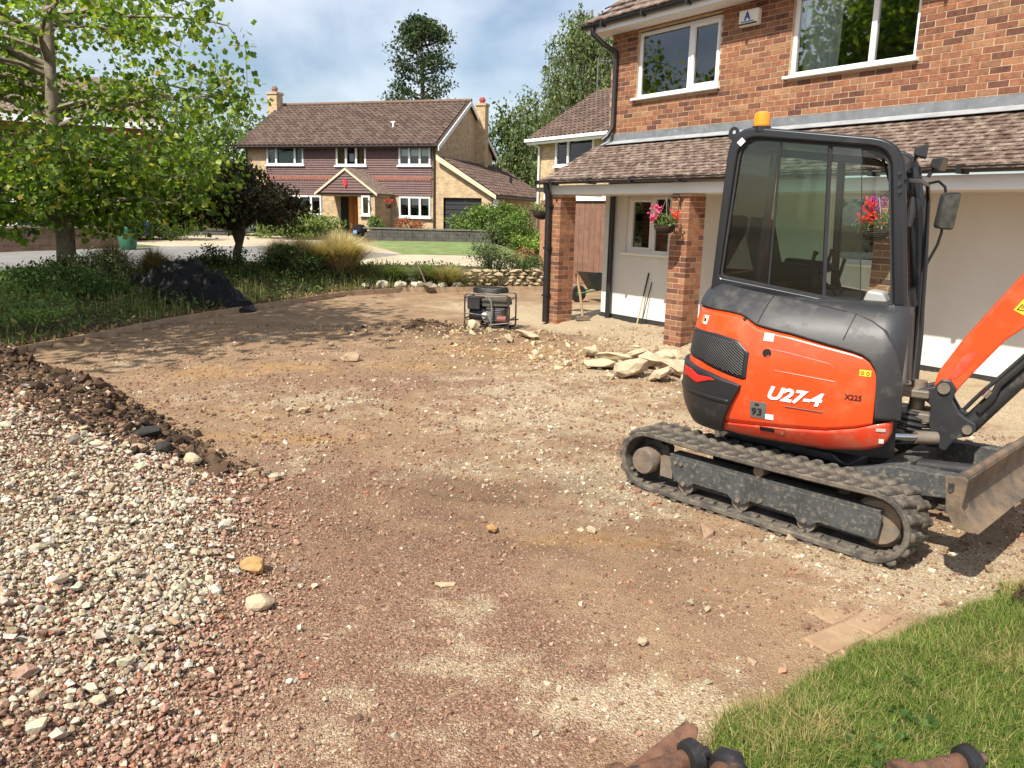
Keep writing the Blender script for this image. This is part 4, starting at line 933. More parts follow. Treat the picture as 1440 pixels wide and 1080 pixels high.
hood = panel('engine_hood', sh(SEAM, g), sh(TOP, -g), 0, 0, .0, orange_m, nz=22, svals=fine)
HI = [(-1.2, 1.45), (-.5, 1.44), (-.232, 1.42), (.045, 1.388), (.323, 1.348), (.42, 1.315), (.498, 1.27), (.56, 1.17), (.607, 1.04), (.63, .9), (.645, .77)]
TOP2 = TOP[:-2]+[(.489, .88), (.494, .76), (.645, .76)]
cover = panel('top_cover', sh(TOP2, g), HI, 0, 0, .014, cover_m, nz=20, svals=np.concatenate([np.linspace(-1.198, -.34, 30), np.linspace(-.33, .38, 44), np.linspace(.39, .64, 34)]), thick=.02)
core = MB()
zc_ = [.50, .56, .66, .8, .95, 1.1, 1.2, 1.3, 1.35, 1.39]
def ring(z):
    R_ = [surfl(s, z, -.03) for s in np.linspace(-1.19, .66, 40)]; xf = R_[-1][0]
    fr = [(min(xf, .50), .40 if z < 1.4 else .25, z), (.47, .2, z), (.46, -.30, z), (.44, -.52, z)]
    L_b = [(p[0], -p[1], z) for p in R_ if p[0] < .2][::-1]
    return [E(*p) for p in R_+fr+L_b]
rr_ = [ring(z) for z in zc_]; n_ = min(len(q) for q in rr_); rr_ = [q[:n_-6]+q[-6:] for q in rr_]
core.add([q for r_ in rr_ for q in r_], [(i*n_+k, i*n_+(k+1) % n_, (i+1)*n_+(k+1) % n_, (i+1)*n_+k) for i in range(len(rr_)-1) for k in range(n_)]+[tuple(range(n_)), tuple((len(rr_)-1)*n_+k for k in range(n_))])
core.build('body_core', black_st, ex, smooth=40)
lp = MB(); lp.grid(lambda a, b: (lambda p: E(p[0], -p[1], p[2]))(surfl(-1.18+1.55*a, .53+.72*b, 0.)), 40, 14); lp.build('left_flank', orange_m, ex, smooth=40, fixn=True)
CT = [(-1.2, .93), (-.7, .928), (-.45, .905), (-.24, .868), (-.207, .858)]; CB = [(-1.2, .49), (-.667, .51), (-.38, .515), (-.367, .518), (-.28, .69), (-.212, .838), (-.206, .856)]
cw = panel('counterweight', CB, CT, 0, 0, .030, bump_m, nz=18, svals=np.concatenate([np.linspace(-1.198, -.42, 40), np.linspace(-.41, -.207, 24)]), thick=.05)
panel('bumper_rib', [(-1.2, .745), (-.6, .745), (-.27, .735)], [(-1.2, .77), (-.6, .77), (-.26, .757)], -1.19, -.265, .036, bump_m, 40, 4, .01, cw)
panel('red_flash', [(-.80, .83), (-.70, .845), (-.56, .82), (-.42, .862), (-.38, .868)], [(-.80, .905), (-.64, .90), (-.55, .875), (-.42, .880), (-.38, .870)], -.80, -.38, .035, mat('red_decal', (.55, .02, .015), .4, var=.05), 30, 6, .004, cw)
GT = [(-.85, 1.155), (-.45, 1.155), (-.274, 1.135), (-.19, 1.07), (-.184, 1.065)]; GB = [(-.85, .975), (-.6, .965), (-.34, .92), (-.205, .898), (-.184, .905)]
vent = panel('vent_grille', GB, GT, -.85, -.185, .004, bump_m, 30, 12, .01)
gi = lambda L, d: [(a, b+d) for a, b in L]
panel('vent_mesh_back', gi(GB, .018), gi(GT, -.018), -.82, -.208, .007, mat('vent_dark', (.014, .014, .014), .8), 28, 10, .003, vent)
wires = MB()
def clipseg(sl, c0):
    pts = []
    for s in np.linspace(-.82, -.21, 60):
        z = c0+sl*(s+.53)
        if np.interp(s, *zip(*gi(GB, .018))) < z < np.interp(s, *zip(*gi(GT, -.018))): pts.append(surf(s, z, .011))
    if len(pts) > 2: wires.tube(pts[::3]+[pts[-1]], .0024, 4, False)
for c0 in np.arange(.5, 1.6, .016): clipseg(.62, c0); clipseg(-.62, c0)
wires.build('vent_mesh', grille_m, vent)
def decal(name, s, z, ws, hz, ma, parent=hood, off=.004, shear=0.):
    mb = MB(); mb.grid(lambda a, b: surf(s+(a-.5)*ws+shear*(b-.5), z+(b-.5)*hz, off), 5, 4); return mb.build(name, ma, parent, solid=.002, fixn=False)
def x2s(x, z):
    if x >= -.02: return x
    return -.02-.75*math.asin(min(1, ((-.02-x)/smoothint(z, AZ, AA))**1.25))
def textdecal(name, txt, s, z, size, ma, italic=0., bold=0., slope=0., off=.004, parent=hood, sx=1., xmap=False):
    me_ = text_mesh(txt, size, italic, bold, .0)
    for v_ in me_.vertices:
        x, y = v_.co.x*sx, v_.co.y; v_.co = surf(x2s(s+x, z+y) if xmap else s+x, z+y+slope*x, off)
    me_.materials.clear(); me_.materials.append(ma); me_.update(); o = bpy.data.objects.new(name, me_); COL.objects.link(o); o.parent = parent; return o
textdecal('model_lettering', 'U27-4', .042, .836, .110, whitep_m, .32, .0042, -.02, .007, sx=1.12, xmap=True)
MB().tube([surf(s, .768-.02*(s-.05), .004) for s in np.linspace(.0, .22, 8)], .003, 5).build('lettering_line', blackp_m, hood)
textdecal('stock_number', 'X225', .376, .876, .044, blackp_m, 0, .0012, 0, .004, sx=.95)
sk93 = decal('noise_label', -.11, .721, .082, .105, mat('label_grey', (.12, .12, .115), .5, var=.1))
textdecal('noise_number', '93', -.116, .708, .062, blackp_m, .1, .001, 0, .0075, sk93, .9)
MB().grid(lambda a, b: surf(-.125+.022*a, .75+.012*b, .007), 3, 2).build('noise_print', blackp_m, sk93, fixn=False)
decal('paper_sticker', -.057, .686, .034, .034, whitep_m); decal('paper_sticker', -.094, 1.173, .047, .045, whitep_m)
ys = decal('warning_sticker', .424, 1.026, .062, .036, yellow_m)
for d in (-.015, .015): MB().tube([surf(.424+d+.008*math.cos(a), 1.026+.009*math.sin(a), .0065) for a in np.linspace(0, 6.28, 9)[:-1]], .0018, 4, closed=True).build('sticker_symbol', blackp_m, ys)
sl_ = decal('service_sticker', -.66, 1.222, .09, .055, whitep_m); decal('sticker_print', -.69, 1.222, .035, .055, mat('orange_print', (.75, .25, .05), .5), sl_, .0065); decal('sticker_mark', -.65, 1.222, .03, .02, blackp_m, sl_, .0065)
def knob(prof, s, z, name, ma, par, off=0.):
    mb = MB(); mb.lathe(prof, (0, 0, 0), 18, 'y'); c0 = surf(s, z, off); mb.v = [tuple(c0+R14 @ Vector(p)) for p in mb.v]; return mb.build(name, ma, par, smooth=40)
knob([(.0, .004), (.026, .004), (.027, -.003), (.022, -.004), (.021, -.002), (0, -.0015)], -.091, 1.078, 'filler_hole', blackp_m, hood)
knob([(.012, .01), (.014, 0), (.008, -.012)], -.262, 1.262, 'hood_lock', black_st, hood)
rc_ = decal('latch_recess', -.045, .600, .11, .030, mat('latch_dark', (.01, .006, .005), .7), skirt, .010); decal('latch_plate', -.012, .596, .045, .026, skirt_m, rc_, .016); knob([(.007, 0), (.007, -.008)], -.006, .594, 'latch_key', chrome_m, rc_, .016)
decal('reflector', .535, .705, .05, .018, mat('reflector_pale', (.55, .48, .45), .3), skirt, .010); decal('data_plate', .542, .635, .026, .026, whitep_m, skirt, .010)
MB().tube([surf(s, .975-.07*(s-.0), .001) for s in np.linspace(-.05, .27, 14)], .003, 5).build('press_line', orange_m, hood, smooth=True)
MB().tube([surf(s, 1.10-.16*(s+.05), .0003) for s in np.linspace(-.09, .23, 14)]+[surf(.27, 1.02, .0003)], .0028, 5).build('press_line', skirt_m, hood, smooth=True)
MB().tube([surf(-.165+.004*k, 1.25+.02*k, .016) for k in range(9)], .003, 5).build('cover_seam', black_st, cover)
MB().tube([surf(.285+.005*k, 1.20+.018*k, .0155) for k in range(9)], .003, 5).build('cover_seam', black_st, cover)
MB().box(E(.61, .58, .83), (.07, .06, .055), Matrix.Rotation(.64, 3, 'Z')).build('front_bump_stop', bump_m, ex, bevel=.012)
# ---- cab
def rounded(pts, rads, n=6):
    out_ = []; m_ = len(pts)
    for i, p in enumerate(pts):
        p = Vector(p); a = Vector(pts[i-1]); b = Vector(pts[(i+1) % m_]); r = rads[i]
        d1 = (a-p).normalized(); d2 = (b-p).normalized()
        p1 = p+d1*r; p2 = p+d2*r
        for k in range(n+1):
            t = k/n; out_.append(tuple(p1*(1-t)**2+p*2*t*(1-t)+p2*t*t))
    return out_
OUT = rounded([(-.634, 1.36), (-.580, 2.447), (.434, 2.328), (.566, 1.30)], [.02, .19, .17, .02])
INN = rounded([(-.582, 1.488), (-.516, 2.374), (.362, 2.282), (.480, 1.340)], [.03, .13, .11, .02])
cab = MB().ringprism(OUT, INN, lambda a, b, t: E(a, t, b), .235, .30).build('cab_frame', cabp_m, ex, smooth=35, bevel=.016)
MB().ringprism(OUT, INN, lambda a, b, t: E(a, t, b), -.655, -.60).build('cab_frame', cabp_m, ex, smooth=35, bevel=.012)
sc_ = lambda pts, f, c=(-.05, 1.88): [(c[0]+(a-c[0])*f, c[1]+(b-c[1])*f) for a, b in pts]
MB().ringprism(sc_(INN, 1.004), sc_(INN, .972), lambda a, b, t: E(a, t, b), .242, .275).build('window_seal', inner_m, cab, smooth=35)
def crossbar(x0, z0, x1, z1, th, name, ma=cabp_m, r0=-.60, r1=.235):
    d = Vector((x1-x0, z1-z0)).normalized(); n = Vector((-d.y, d.x))*th/2
    return MB().prism([(x0+n.x, z0+n.y), (x1+n.x, z1+n.y), (x1-n.x, z1-n.y), (x0-n.x, z0-n.y)], lambda a, b, t: E(a, t, b), r0, r1).build(name, ma, cab, bevel=.008)
MB().prism([(-.54, 2.335), (-.52, 2.39), (-.42, 2.415), (.24, 2.335), (.34, 2.29), (.36, 2.23), (.31, 2.225), (.23, 2.275), (-.42, 2.36), (-.49, 2.325)], lambda a, b, t: E(a, t, b), -.60, .235).build('cab_roof', cabp_m, cab, smooth=30)
MB().prism([(-.48, 2.32), (.27, 2.235), (.27, 2.225), (-.48, 2.31)], lambda a, b, t: E(a, t, b), -.595, .23).build('roof_lining', mat('roof_lining', (.035, .036, .036), .9), cab)
crossbar(.36, 2.27, .385, 2.17, .05, 'front_header'); crossbar(.50, 1.44, .525, 1.32, .05, 'front_sill'); crossbar(-.61, 1.50, -.615, 1.36, .05, 'rear_sill'); crossbar(-.54, 2.35, -.555, 2.22, .05, 'rear_header')
MB().prism([(-.62, 1.36), (.54, 1.31), (.54, 1.29), (-.62, 1.34)], lambda a, b, t: E(a, t, b), -.62, .26).build('cab_floor_deck', inner_m, cab)
def zt(x): return np.interp(x, [-.52, -.43, .28, .36], [2.25, 2.36, 2.285, 2.2])
def zb(x): return np.interp(x, [-.585, .485], [1.490, 1.340])
def pane(x0, x1, xt0, xt1, r, name='side_pane', ma=cabglass_m, par=cab):
    N_ = 8; top = [(xt0+(xt1-xt0)*k/N_, zt(xt0+(xt1-xt0)*k/N_)) for k in range(N_+1)]
    poly = [(x0, zb(x0)), (x1, zb(x1))]+top[::-1]
    return MB().prism(poly, lambda a, b, t: E(a, t, b), r-.003, r+.003).build(name, ma, par)
pane(-.575, -.26, -.495, -.262, .256); pane(-.27, .08, -.27, .03, .264, ma=cabglass2_m); pane(.07, .292, .02, .205, .254)
for (x0, x1, wd, r) in ((-.264, -.264, .016, .264), (.076, .025, .03, .260), (.292, .206, .006, .254)):
    MB().tube([E(x0, r, zb(x0)+.01), E(x1, r, zt(x1)-.01)], wd*.5, 4).build('pane_edge', inner_m, cab)
MB().prism([(-.57, 1.49), (-.52, 2.32), (.31, 2.23), (.47, 1.36)], lambda a, b, t: E(a, t, b), -.630, -.624).build('door_pane', cabglass_m, cab)
MB().prism([(-.595, 1.49), (-.535, 2.30), (-.529, 2.30), (-.589, 1.49)], lambda a, b, t: E(a, t, b), -.595, .23).build('rear_pane', cabglass_m, cab)
MB().prism([(.372, 2.23), (.500, 1.42), (.506, 1.42), (.378, 2.23)], lambda a, b, t: E(a, t, b), -.595, .23).build('windscreen', glassmat('windscreen_glass', (.96, .98, .97), .8), cab)
MB().tube([E(-.02, -.61, 1.36), E(-.06, -.61, 2.28)], .028, 8).build('door_post', cabp_m, cab, smooth=True)
MB().tube([E(-.40, .0, 1.40), E(-.36, .0, 2.33)], .028, 8).build('rear_post', cabp_m, cab, smooth=True)
MB().prism([(.52, 1.33), (.535, 1.32), (.575, .80), (.54, .74), (.525, .75)], lambda a, b, t: E(a, t, b), -.60, .235).build('cab_front_lower', mat('dusty_glass_panel', (.23, .22, .19), .35, var=.2), cab)
bc = MB().lathe([(.052, 0), (.054, .012), (.050, .014), (.050, .06), (.044, .082), (.03, .09), (0, .091)], E(-.397, .25, 2.432), 20).build('beacon', mat('amber_lens', (.85, .28, .01), .15, var=.05, coat=.5), cab, smooth=40)
MB().lathe([(.058, -.03), (.058, .003)], E(-.397, .25, 2.43), 18).build('beacon_base', cabp_m, bc)
MB().ringprism([(-.585+.035*math.cos(a), 2.40+.045*math.sin(a)) for a in np.linspace(0, 6.28, 13)[:-1]], [(-.585+.013*math.cos(a), 2.41+.013*math.sin(a)) for a in np.linspace(0, 6.28, 13)[:-1]], lambda a, b, t: E(a, t, b), .19, .205).build('lifting_eye', cabp_m, cab)
MB().prism([(-.53, 2.335), (-.50, 2.365), (-.475, 2.342), (-.505, 2.312)], lambda a, b, t: E(a, t, b), .300, .303).build('white_sticker', whitep_m, cab)
def lamp(x, r, z, rz, ry):
    R_ = Matrix.Rotation(rz+SWG, 3, 'Z') @ Matrix.Rotation(ry, 3, 'Y'); c = E(x, r, z)
    mb = MB(); q = [(-.035, -.03, -.025), (-.035, .03, -.025), (-.035, .03, .025), (-.035, -.03, .025), (.04, -.06, -.045), (.04, .06, -.045), (.04, .06, .045), (.04, -.06, .045)]
    mb.add([c+R_ @ Vector(p) for p in q], [(0, 1, 2, 3), (4, 5, 6, 7), (0, 1, 5, 4), (1, 2, 6, 5), (2, 3, 7, 6), (3, 0, 4, 7)])
    l = mb.build('work_lamp', inner_m, cab, bevel=.008)
    MB().box(c+R_ @ Vector((.041, 0, 0)), (.004, .105, .075), R_).build('lamp_lens', mat('lamp_lens_dark', (.05, .05, .052), .2) if 'lamp_lens_dark' not in MATS else MATS['lamp_lens_dark'], l)
    MB().tube([c+Vector((-.02, 0, -.03)), c+Vector((-.05, 0, -.085))], .012, 6).build('lamp_bracket', inner_m, l)
lamp(.46, -.30, 2.305, .1, .05); lamp(.545, -.55, 2.245, -.25, .2)
MB().tube([E(.31, .15, 2.23), E(.41, .12, 1.98), E(.44, .11, 1.82)], .008, 6).tube([E(.44, .11, 1.95), E(.47, .10, 1.62)], .006, 5).build('wiper', inner_m, cab)
MB().tube([E(.475, .30, 2.10), E(.53, .18, 2.10), E(.545, -.1, 2.09), E(.55, -.2, 2.0), E(.58, -.22, 1.6), E(.60, -.22, 1.2), E(.60, -.2, .85)], .013, 8).build('hand_rail', cabp_m, cab, smooth=True)
MB().tube([E(.42, -.50, 2.22), E(.49, -.50, 1.9), E(.54, -.48, 1.5), E(.57, -.45, 1.1), E(.58, -.4, .82)], .035, 8).build('front_pillar', cabp_m, cab, smooth=True)
MB().tube([E(.47, -.1, 2.02), E(.475, -.1, 1.93), E(.47, -.1, 1.84)], [.012, .024, .018], 8).build('grab_handle', inner_m, cab, smooth=True)
for k, dr in enumerate((.0, .05, .1)): MB().tube([E(.52, -.35+dr, 2.05-.04*k), E(.555, -.35+dr, 1.7), E(.585, -.33+dr, 1.25), E(.60, -.25+dr, .85)], .011, 7).build('hose', hose_m, cab, smooth=True)
for z in (2.14, 2.08, 2.04): MB().cyl(E(.43+.12*(2.14-z), .302, z), E(.43+.12*(2.14-z), .318, z), .012, n=8).build('hinge_bolt', black_st, cab)
MB().tube([E(.50, -.60, 2.12), E(.56, -.61, 2.135), E(.60, -.62, 2.10), E(.62, -.62, 2.02)], .010, 7).tube([E(.545, -.60, 1.57), E(.60, -.62, 1.72), E(.615, -.62, 1.80), E(.615, -.62, 1.95)], .010, 7).build('mirror_arm', cabp_m, cab, smooth=True)
mr = rounded([(-.075, -.115), (-.062, .115), (.072, .125), (.062, -.125)], [.03]*4, 4)
RM = Matrix.Rotation(1.0, 3, 'Z') @ Matrix.Rotation(.08, 3, 'X'); MC = E(.635, -.62, 1.945)
mi_ = MB().prism(mr, lambda a, b, t: MC+RM @ Vector((a, t, b)), -.012, .022).build('mirror', inner_m, cab, bevel=.006)
MB().prism([(a*.88, b*.92) for a, b in mr], lambda a, b, t: MC+RM @ Vector((a, t, b)), -.0150, -.0125).build('mirror_glass', mat('mirror_face', (.10, .11, .11), .25, .6, var=.5, vscale=14), mi_)
st = MB().prism(rounded([(-.42, 1.44), (-.53, 1.80), (-.505, 1.88), (-.43, 1.87), (-.33, 1.50)], [.02, .04, .03, .04, .03], 4), lambda a, b, t: E(a, t, b), -.38, .0).build('seat', inner_m, ex, bevel=.02, smooth=40)
MB().prism(rounded([(-.42, 1.36), (-.42, 1.50), (-.06, 1.52), (-.04, 1.44), (-.07, 1.36)], [.02]*5, 3), lambda a, b, t: E(a, t, b), -.40, .02).build('seat_cushion', inner_m, st, bevel=.02)
for r in (-.46, .07): MB().prism(rounded([(-.36, 1.50), (-.34, 1.60), (-.04, 1.58), (.0, 1.52)], [.02]*4, 3), lambda a, b, t: E(a, t, b), r-.035, r+.035).build('arm_console', inner_m, ex, bevel=.012)
for r in (-.46, .07): MB().tube([E(-.06, r, 1.56), E(-.04, r, 1.64), E(-.03, r, 1.67)], [.010, .012, .020], 8).build('joystick', inner_m, ex, smooth=True)
MB().tube([E(.14, .05, 1.34), E(.09, .05, 1.44), E(.02, .05, 1.48), E(-.01, .05, 1.525), E(.08, .05, 1.565), E(.13, .05, 1.54)], .012, 7).build('travel_lever', inner_m, ex, smooth=True)
MB().tube([E(.12, -.2, 1.34), E(.07, -.2, 1.48), E(.10, -.2, 1.62)], .012, 7).build('travel_lever', inner_m, ex, smooth=True)
MB().prism([(.27, 1.32), (.31, 1.45), (.40, 1.44), (.46, 1.32)], lambda a, b, t: E(a, t, b), -.02, .16).build('side_console', grey_m, ex, bevel=.015)
MB().b2(E(-.20, .10, 1.40)-Vector((.04, .04, 0)), E(-.20, .10, 1.47)+Vector((.04, .04, 0))).build('tool_box', mat('red_box', (.20, .035, .02), .6), ex)
# ---- swing bracket, boom, cylinders, hoses
br = [(.628, .85), (.625, .815), (.692, .80), (.735, .77), (.733, .711), (.715, .67), (.745, .63), (.74, .575), (.79, .54), (.80, .508), (.843, .495), (.895, .588), (.967, .612), (.99, .65), (.983, .693), (.93, .72), (.889, .745), (.845, .815), (.86, .89), (.825, .938), (.775, .94), (.74, .89)]
brk = MB().prism(br, lambda a, b, t: E(a, t, b), .055, .10).prism(br, lambda a, b, t: E(a, t, b), -.10, -.055).build('swing_bracket', black_st, ex, bevel=.008)
MB().prism([(.74, .62), (.84, .62), (.84, .76), (.74, .76)], lambda a, b, t: E(a, t, b), -.054, .054).build('bracket_web', black_st, brk)
MB().prism([(.50, .66), (.74, .66), (.74, .72), (.50, .72)], lambda a, b, t: E(a, t, b), -.13, .13).prism([(.50, .81), (.72, .81), (.72, .86), (.50, .86)], lambda a, b, t: E(a, t, b), -.13, .13).build('swing_post', steel_m, brk, bevel=.01)
MB().cyl(E(.65, 0, .56), E(.65, 0, .90), .045, n=16).build('king_pin', steel_m, brk, smooth=True)
for (x, z, r_) in ((.792, .887, .034), (.944, .652, .027)): MB().cyl(E(x, -.118, z), E(x, .118, z), r_, n=18).build('pivot_pin', steel_m, brk, smooth=True)
bo = [(.735, .885), (.742, .935), (.752, .981), (.854, 1.18), (1.0, 1.42), (1.109, 1.594), (1.36, 1.97), (1.56, 2.22), (1.8, 2.4), (2.3, 2.54), (2.32, 2.44), (1.9, 2.2), (1.68, 1.98), (1.47, 1.70), (1.27, 1.42), (1.15, 1.285), (1.068, 1.203), (.953, 1.027), (.876, .902), (.85, .85), (.80, .82), (.76, .835)]
boom = MB().prism(bo, lambda a, b, t: E(a, t, b), -.085, .085).build('boom', orange_m, ex, bevel=.012)
MB().prism(rounded([(.80, .93), (.862, 1.09), (.95, 1.14), (.87, .97)], [.03]*4, 4), lambda a, b, t: E(a, t, b), .085, .0885).build('boom_rib', skirt_m, boom)
bs = MB().prism([(1.085, 1.385), (1.125, 1.45), (1.185, 1.42), (1.145, 1.355)], lambda a, b, t: E(a, t, b), .086, .089).build('boom_warning_sticker', yellow_m, boom)
MB().ringprism([(1.10, 1.387), (1.125, 1.425), (1.145, 1.382)], [(1.108, 1.391), (1.125, 1.417), (1.138, 1.387)], lambda a, b, t: E(a, t, b), .0895, .0905).prism([(1.122, 1.395), (1.127, 1.395), (1.127, 1.407), (1.122, 1.407)], lambda a, b, t: E(a, t, b), .0895, .0905).build('warning_triangle', blackp_m, bs)
cyp = [E(.944, 0, .652), E(1.30, 0, 1.18), E(1.7, 0, 1.74)]
MB().cyl(cyp[0], cyp[1], .055, n=18).build('boom_cylinder', black_st, ex, smooth=True); MB().cyl(cyp[1], cyp[2], .028, n=14).build('cylinder_rod', chrome_m, ex, smooth=True)
MB().tube([E(.99, .06, .76), E(1.05, .07, .86), E(1.07, .07, .94), E(1.14, .07, 1.03), E(1.38, .07, 1.36)], .020, 8).build('hose', hose_m, ex, smooth=True)
MB().tube([E(.91, .05, .76), E(.99, .055, .88), E(1.06, .06, .97), E(1.23, .06, 1.2)], .012, 8).build('hose', hose_m, ex, smooth=True)
MB().cyl(E(1.005, .065, .86), E(1.03, .065, .90), .027, n=12).build('hose_clamp', chrome_m, ex, smooth=True)
for dz, dr in ((0, 0), (-.035, .01), (.03, -.01), (-.07, 0)): MB().tube([E(.50, .12+dr, .70+dz), E(.60, .15+dr, .69+dz), E(.69, .12+dr, .675+dz), E(.75, .06, .67+dz)], .016, 8).build('hose', hose_m, ex, smooth=True)
MB().cyl(E(.52, .30, .585), E(.70, .20, .585), .024, n=14).build('swing_cylinder_rod', chrome_m, ex, smooth=True); MB().cyl(E(.68, .21, .585), E(.79, .14, .58), .04, n=14).build('swing_cylinder_eye', steel_m, ex, smooth=True)
MB().tube([E(.46, .46, .53), E(.58, .46, .53), E(.61, .46, .55), E(.58, .46, .565)], .012, 7).build('tie_down_loop', steel_m, ex, smooth=True)
arm = MB().prism([(2.22, 2.58), (2.36, 2.60), (2.44, 2.38), (2.66, 1.43), (2.56, 1.40), (2.30, 2.18)], lambda a, b, t: E(a, t, b), -.07, .07).build('dipper_arm', orange_m, ex, bevel=.01)
MB().tube([E(1.5, 0, 2.40), E(1.9, 0, 2.70), E(2.26, 0, 2.60)], [.045, .045, .03], 12).build('arm_cylinder', black_st, ex, smooth=True)
# ================================================================ trees
def branch(mb, p0, p1, r0, r1, sag=0., n=7, seg=5, wob=.05):
    p0, p1 = Vector(p0), Vector(p1); L = (p1-p0).length; pts = []; rs = []
    for k in range(seg+1):
        t = k/seg; p = p0.lerp(p1, t)+Vector((RNG.normal(), RNG.normal(), RNG.normal()))*wob*L*(.3 if 0 < k < seg else 0)*.5
        p.z += sag*L*4*t*(1-t); pts.append(p); rs.append(r0+(r1-r0)*t)
    mb.tube(pts, rs, n); return pts
def tree(name, label, loc, height, trunk_r, trunk_top, crown_c, crown_r, nleaf, lsize, cols, nclus=60, spread=.12, hollow=.45, shape=DIAM, ma=None, droop=.3, limbs=14, bark=None, group=None, fork=.35, wts=None, extra=None, outb=0.):
    t = thing(name, label, 'tree', loc, 0, group); mb = MB()
    P, cc = blobpts(nleaf, crown_c, crown_r, nclus, spread, hollow)
    if extra is not None: P = extra(P)
    base = [Vector((0, 0, -.25)), Vector((RNG.normal()*.03, RNG.normal()*.03, trunk_top*.33)), Vector((RNG.normal()*.06, RNG.normal()*.06, trunk_top*.66)), Vector((0, 0, trunk_top))]
    mb.tube(base, [trunk_r*1.25, trunk_r, trunk_r*.85, trunk_r*.45], 12)
    for i in RNG.choice(len(cc), min(limbs, len(cc)), replace=False):
        q = Vector(cc[i]); h0 = trunk_top*(fork+(1-fork)*RNG.random()); h0 = min(h0, max(q.z-.1, trunk_top*fork))
        branch(mb, (0, 0, h0), q, trunk_r*.34, trunk_r*.06, .03, 6, 5, .12)
    mb.build('trunk', bark or bark_m, t, smooth=60)
    cen = np.array(crown_c); out_ = (P-cen)/np.array(crown_r)
    leafcloud('crown', P, RNG.uniform(lsize*.7, lsize*1.25, len(P)), tints(len(P), cols, wts), ma or dull_leaf_m, shape, droop, t, out=out_*outb if outb else None)
    return t
# tulip tree, foreground left: 300 of its leaves are parts
RNG = np.random.default_rng(23); zt_ = g1(-9.3, 16.4)
tul = thing('tulip_tree', 'tall tree with bright green lobed leaves at the left edge', 'tree', (-9.25, 16.4, zt_))
mb = MB(); mb.tube([(0, 0, -.3), (.02, 0, .5), (.05, .02, 1.6), (.0, 0, 3.2), (.1, 0, 5.0), (.05, 0, 6.3)], [.24, .185, .165, .13, .085, .03], 14)
tips = []
for k in range(46):
    h0 = RNG.uniform(1.1, 5.3); az = RNG.uniform(0, 2*math.pi)
    reach = np.interp(h0, [1, 2.2, 3.6, 5, 6.5], [2.4, 3.5, 4.3, 4.1, 2.9])*RNG.uniform(.72, 1.05)
    rise = RNG.uniform(.0, .9)+(.15 if 3 < h0 < 4.6 else -.15)
    e = (min(math.cos(az)*reach, 3.5), math.sin(az)*reach, h0+rise)
    pts = branch(mb, (0, 0, h0), e, .055, .010, .05, 6, 6, .10)
    for q in pts[2:]:
        for _ in range(3):
            tip = q+Vector((RNG.normal()*.45, RNG.normal()*.45, RNG.normal()*.32)); tips.append(tip); mb.tube([q, q.lerp(tip, .5)+Vector((0, 0, .05)), tip], [.009, .006, .003], 4)
mb.build('trunk', pale_bark_m, tul, smooth=60)
tips = np.array([tuple(q) for q in tips]); n = 18500
P = tips[RNG.integers(0, len(tips), n)]+RNG.normal(size=(n, 3))*np.array([.24, .24, .20]); P[:, 2] -= .04
P = P[(P[:, 2] > .85) & (P[:, 0] < 4.05)]; n = len(P)
TC = [(.115, .19, .028), (.17, .265, .038), (.26, .35, .055), (.07, .125, .022), (.38, .41, .075), (.44, .32, .05)]
tt_ = tints(n, TC, [5, 6, 4, 4, 1.6, .25]); sz = RNG.uniform(.075, .145, n)
dist = np.linalg.norm(P+np.array([-9.25, 16.4, zt_])-np.array([0, 0, HC]), axis=1); scr = sz/dist
wx = (P[:, 0]-9.25)/(P[:, 1]+16.4); scr[(wx < -.64)] = 0
big = np.argsort(-scr)[:300]; rest = np.setdiff1d(np.arange(n), big)
o = leafcloud('crown', P[rest], sz[rest], tt_[rest], leaf_m, TULIP, .35, tul); o['kind'] = 'stuff'
lm = []
for k in range(6):
    ma = mat('single_leaf_%d' % k, TC[k % 5], .55, var=.15, vscale=6); me_ = bpy.data.meshes.new('leaf')
    me_.from_pydata([(a, b, abs(a)*.24+.0) for a, b in TULIP], [], [tuple(range(len(TULIP)))]); me_.materials.append(ma); lm.append(me_)
    t = ma.node_tree; b = t.nodes['Principled BSDF']; tr_ = t.nodes.new('ShaderNodeBsdfTranslucent'); mxs = t.nodes.new('ShaderNodeMixShader'); mxs.inputs[0].default_value = .38
    tr_.inputs[0].default_value = (*[min(1, q*s) for q, s in zip(TC[k % 5], (1.5, 1.55, .7))], 1); t.links.new(b.outputs[0], mxs.inputs[1]); t.links.new(tr_.outputs[0], mxs.inputs[2]); t.links.new(mxs.outputs[0], t.nodes['Material Output'].inputs[0])
for i in big:
    ax = Vector((RNG.normal(), RNG.normal(), RNG.normal()-.7)).normalized(); nr = Vector((RNG.normal(), RNG.normal(), RNG.normal()+1.05)); nr = (nr-nr.dot(ax)*ax).normalized()
    M3 = Matrix((ax.cross(nr), ax, nr)).transposed()
    inst(lm[int(RNG.integers(0, 6))], 'leaf', tul, Matrix.LocRotScale(Vector(P[i]), M3.to_quaternion(), Vector((sz[i],)*3)))
# dark purple weeping tree
def umb(P): P = P.copy(); r2_ = (P[:, 0]**2+P[:, 1]**2); P[:, 2] -= .16*r2_; return P[P[:, 2] > .62]
tree('dark_weeping_tree', 'small dark umbrella shaped tree with drooping purple brown leaves', (-6.75, 19.4, g1(-6.75, 19.4)), 2.8, .10, 1.5, (.1, 0, 1.95), (1.62, 1.5, .66), 15000, .105, [(.022, .024, .012), (.034, .034, .015), (.045, .030, .016), (.030, .040, .014), (.10, .050, .022), (.06, .075, .022)], 110, .12, .25, OVAL, droop=.9, limbs=40, fork=.42, wts=[5, 5, 3, 3, 1, 1], extra=umb, ma=dull_leaf_m)
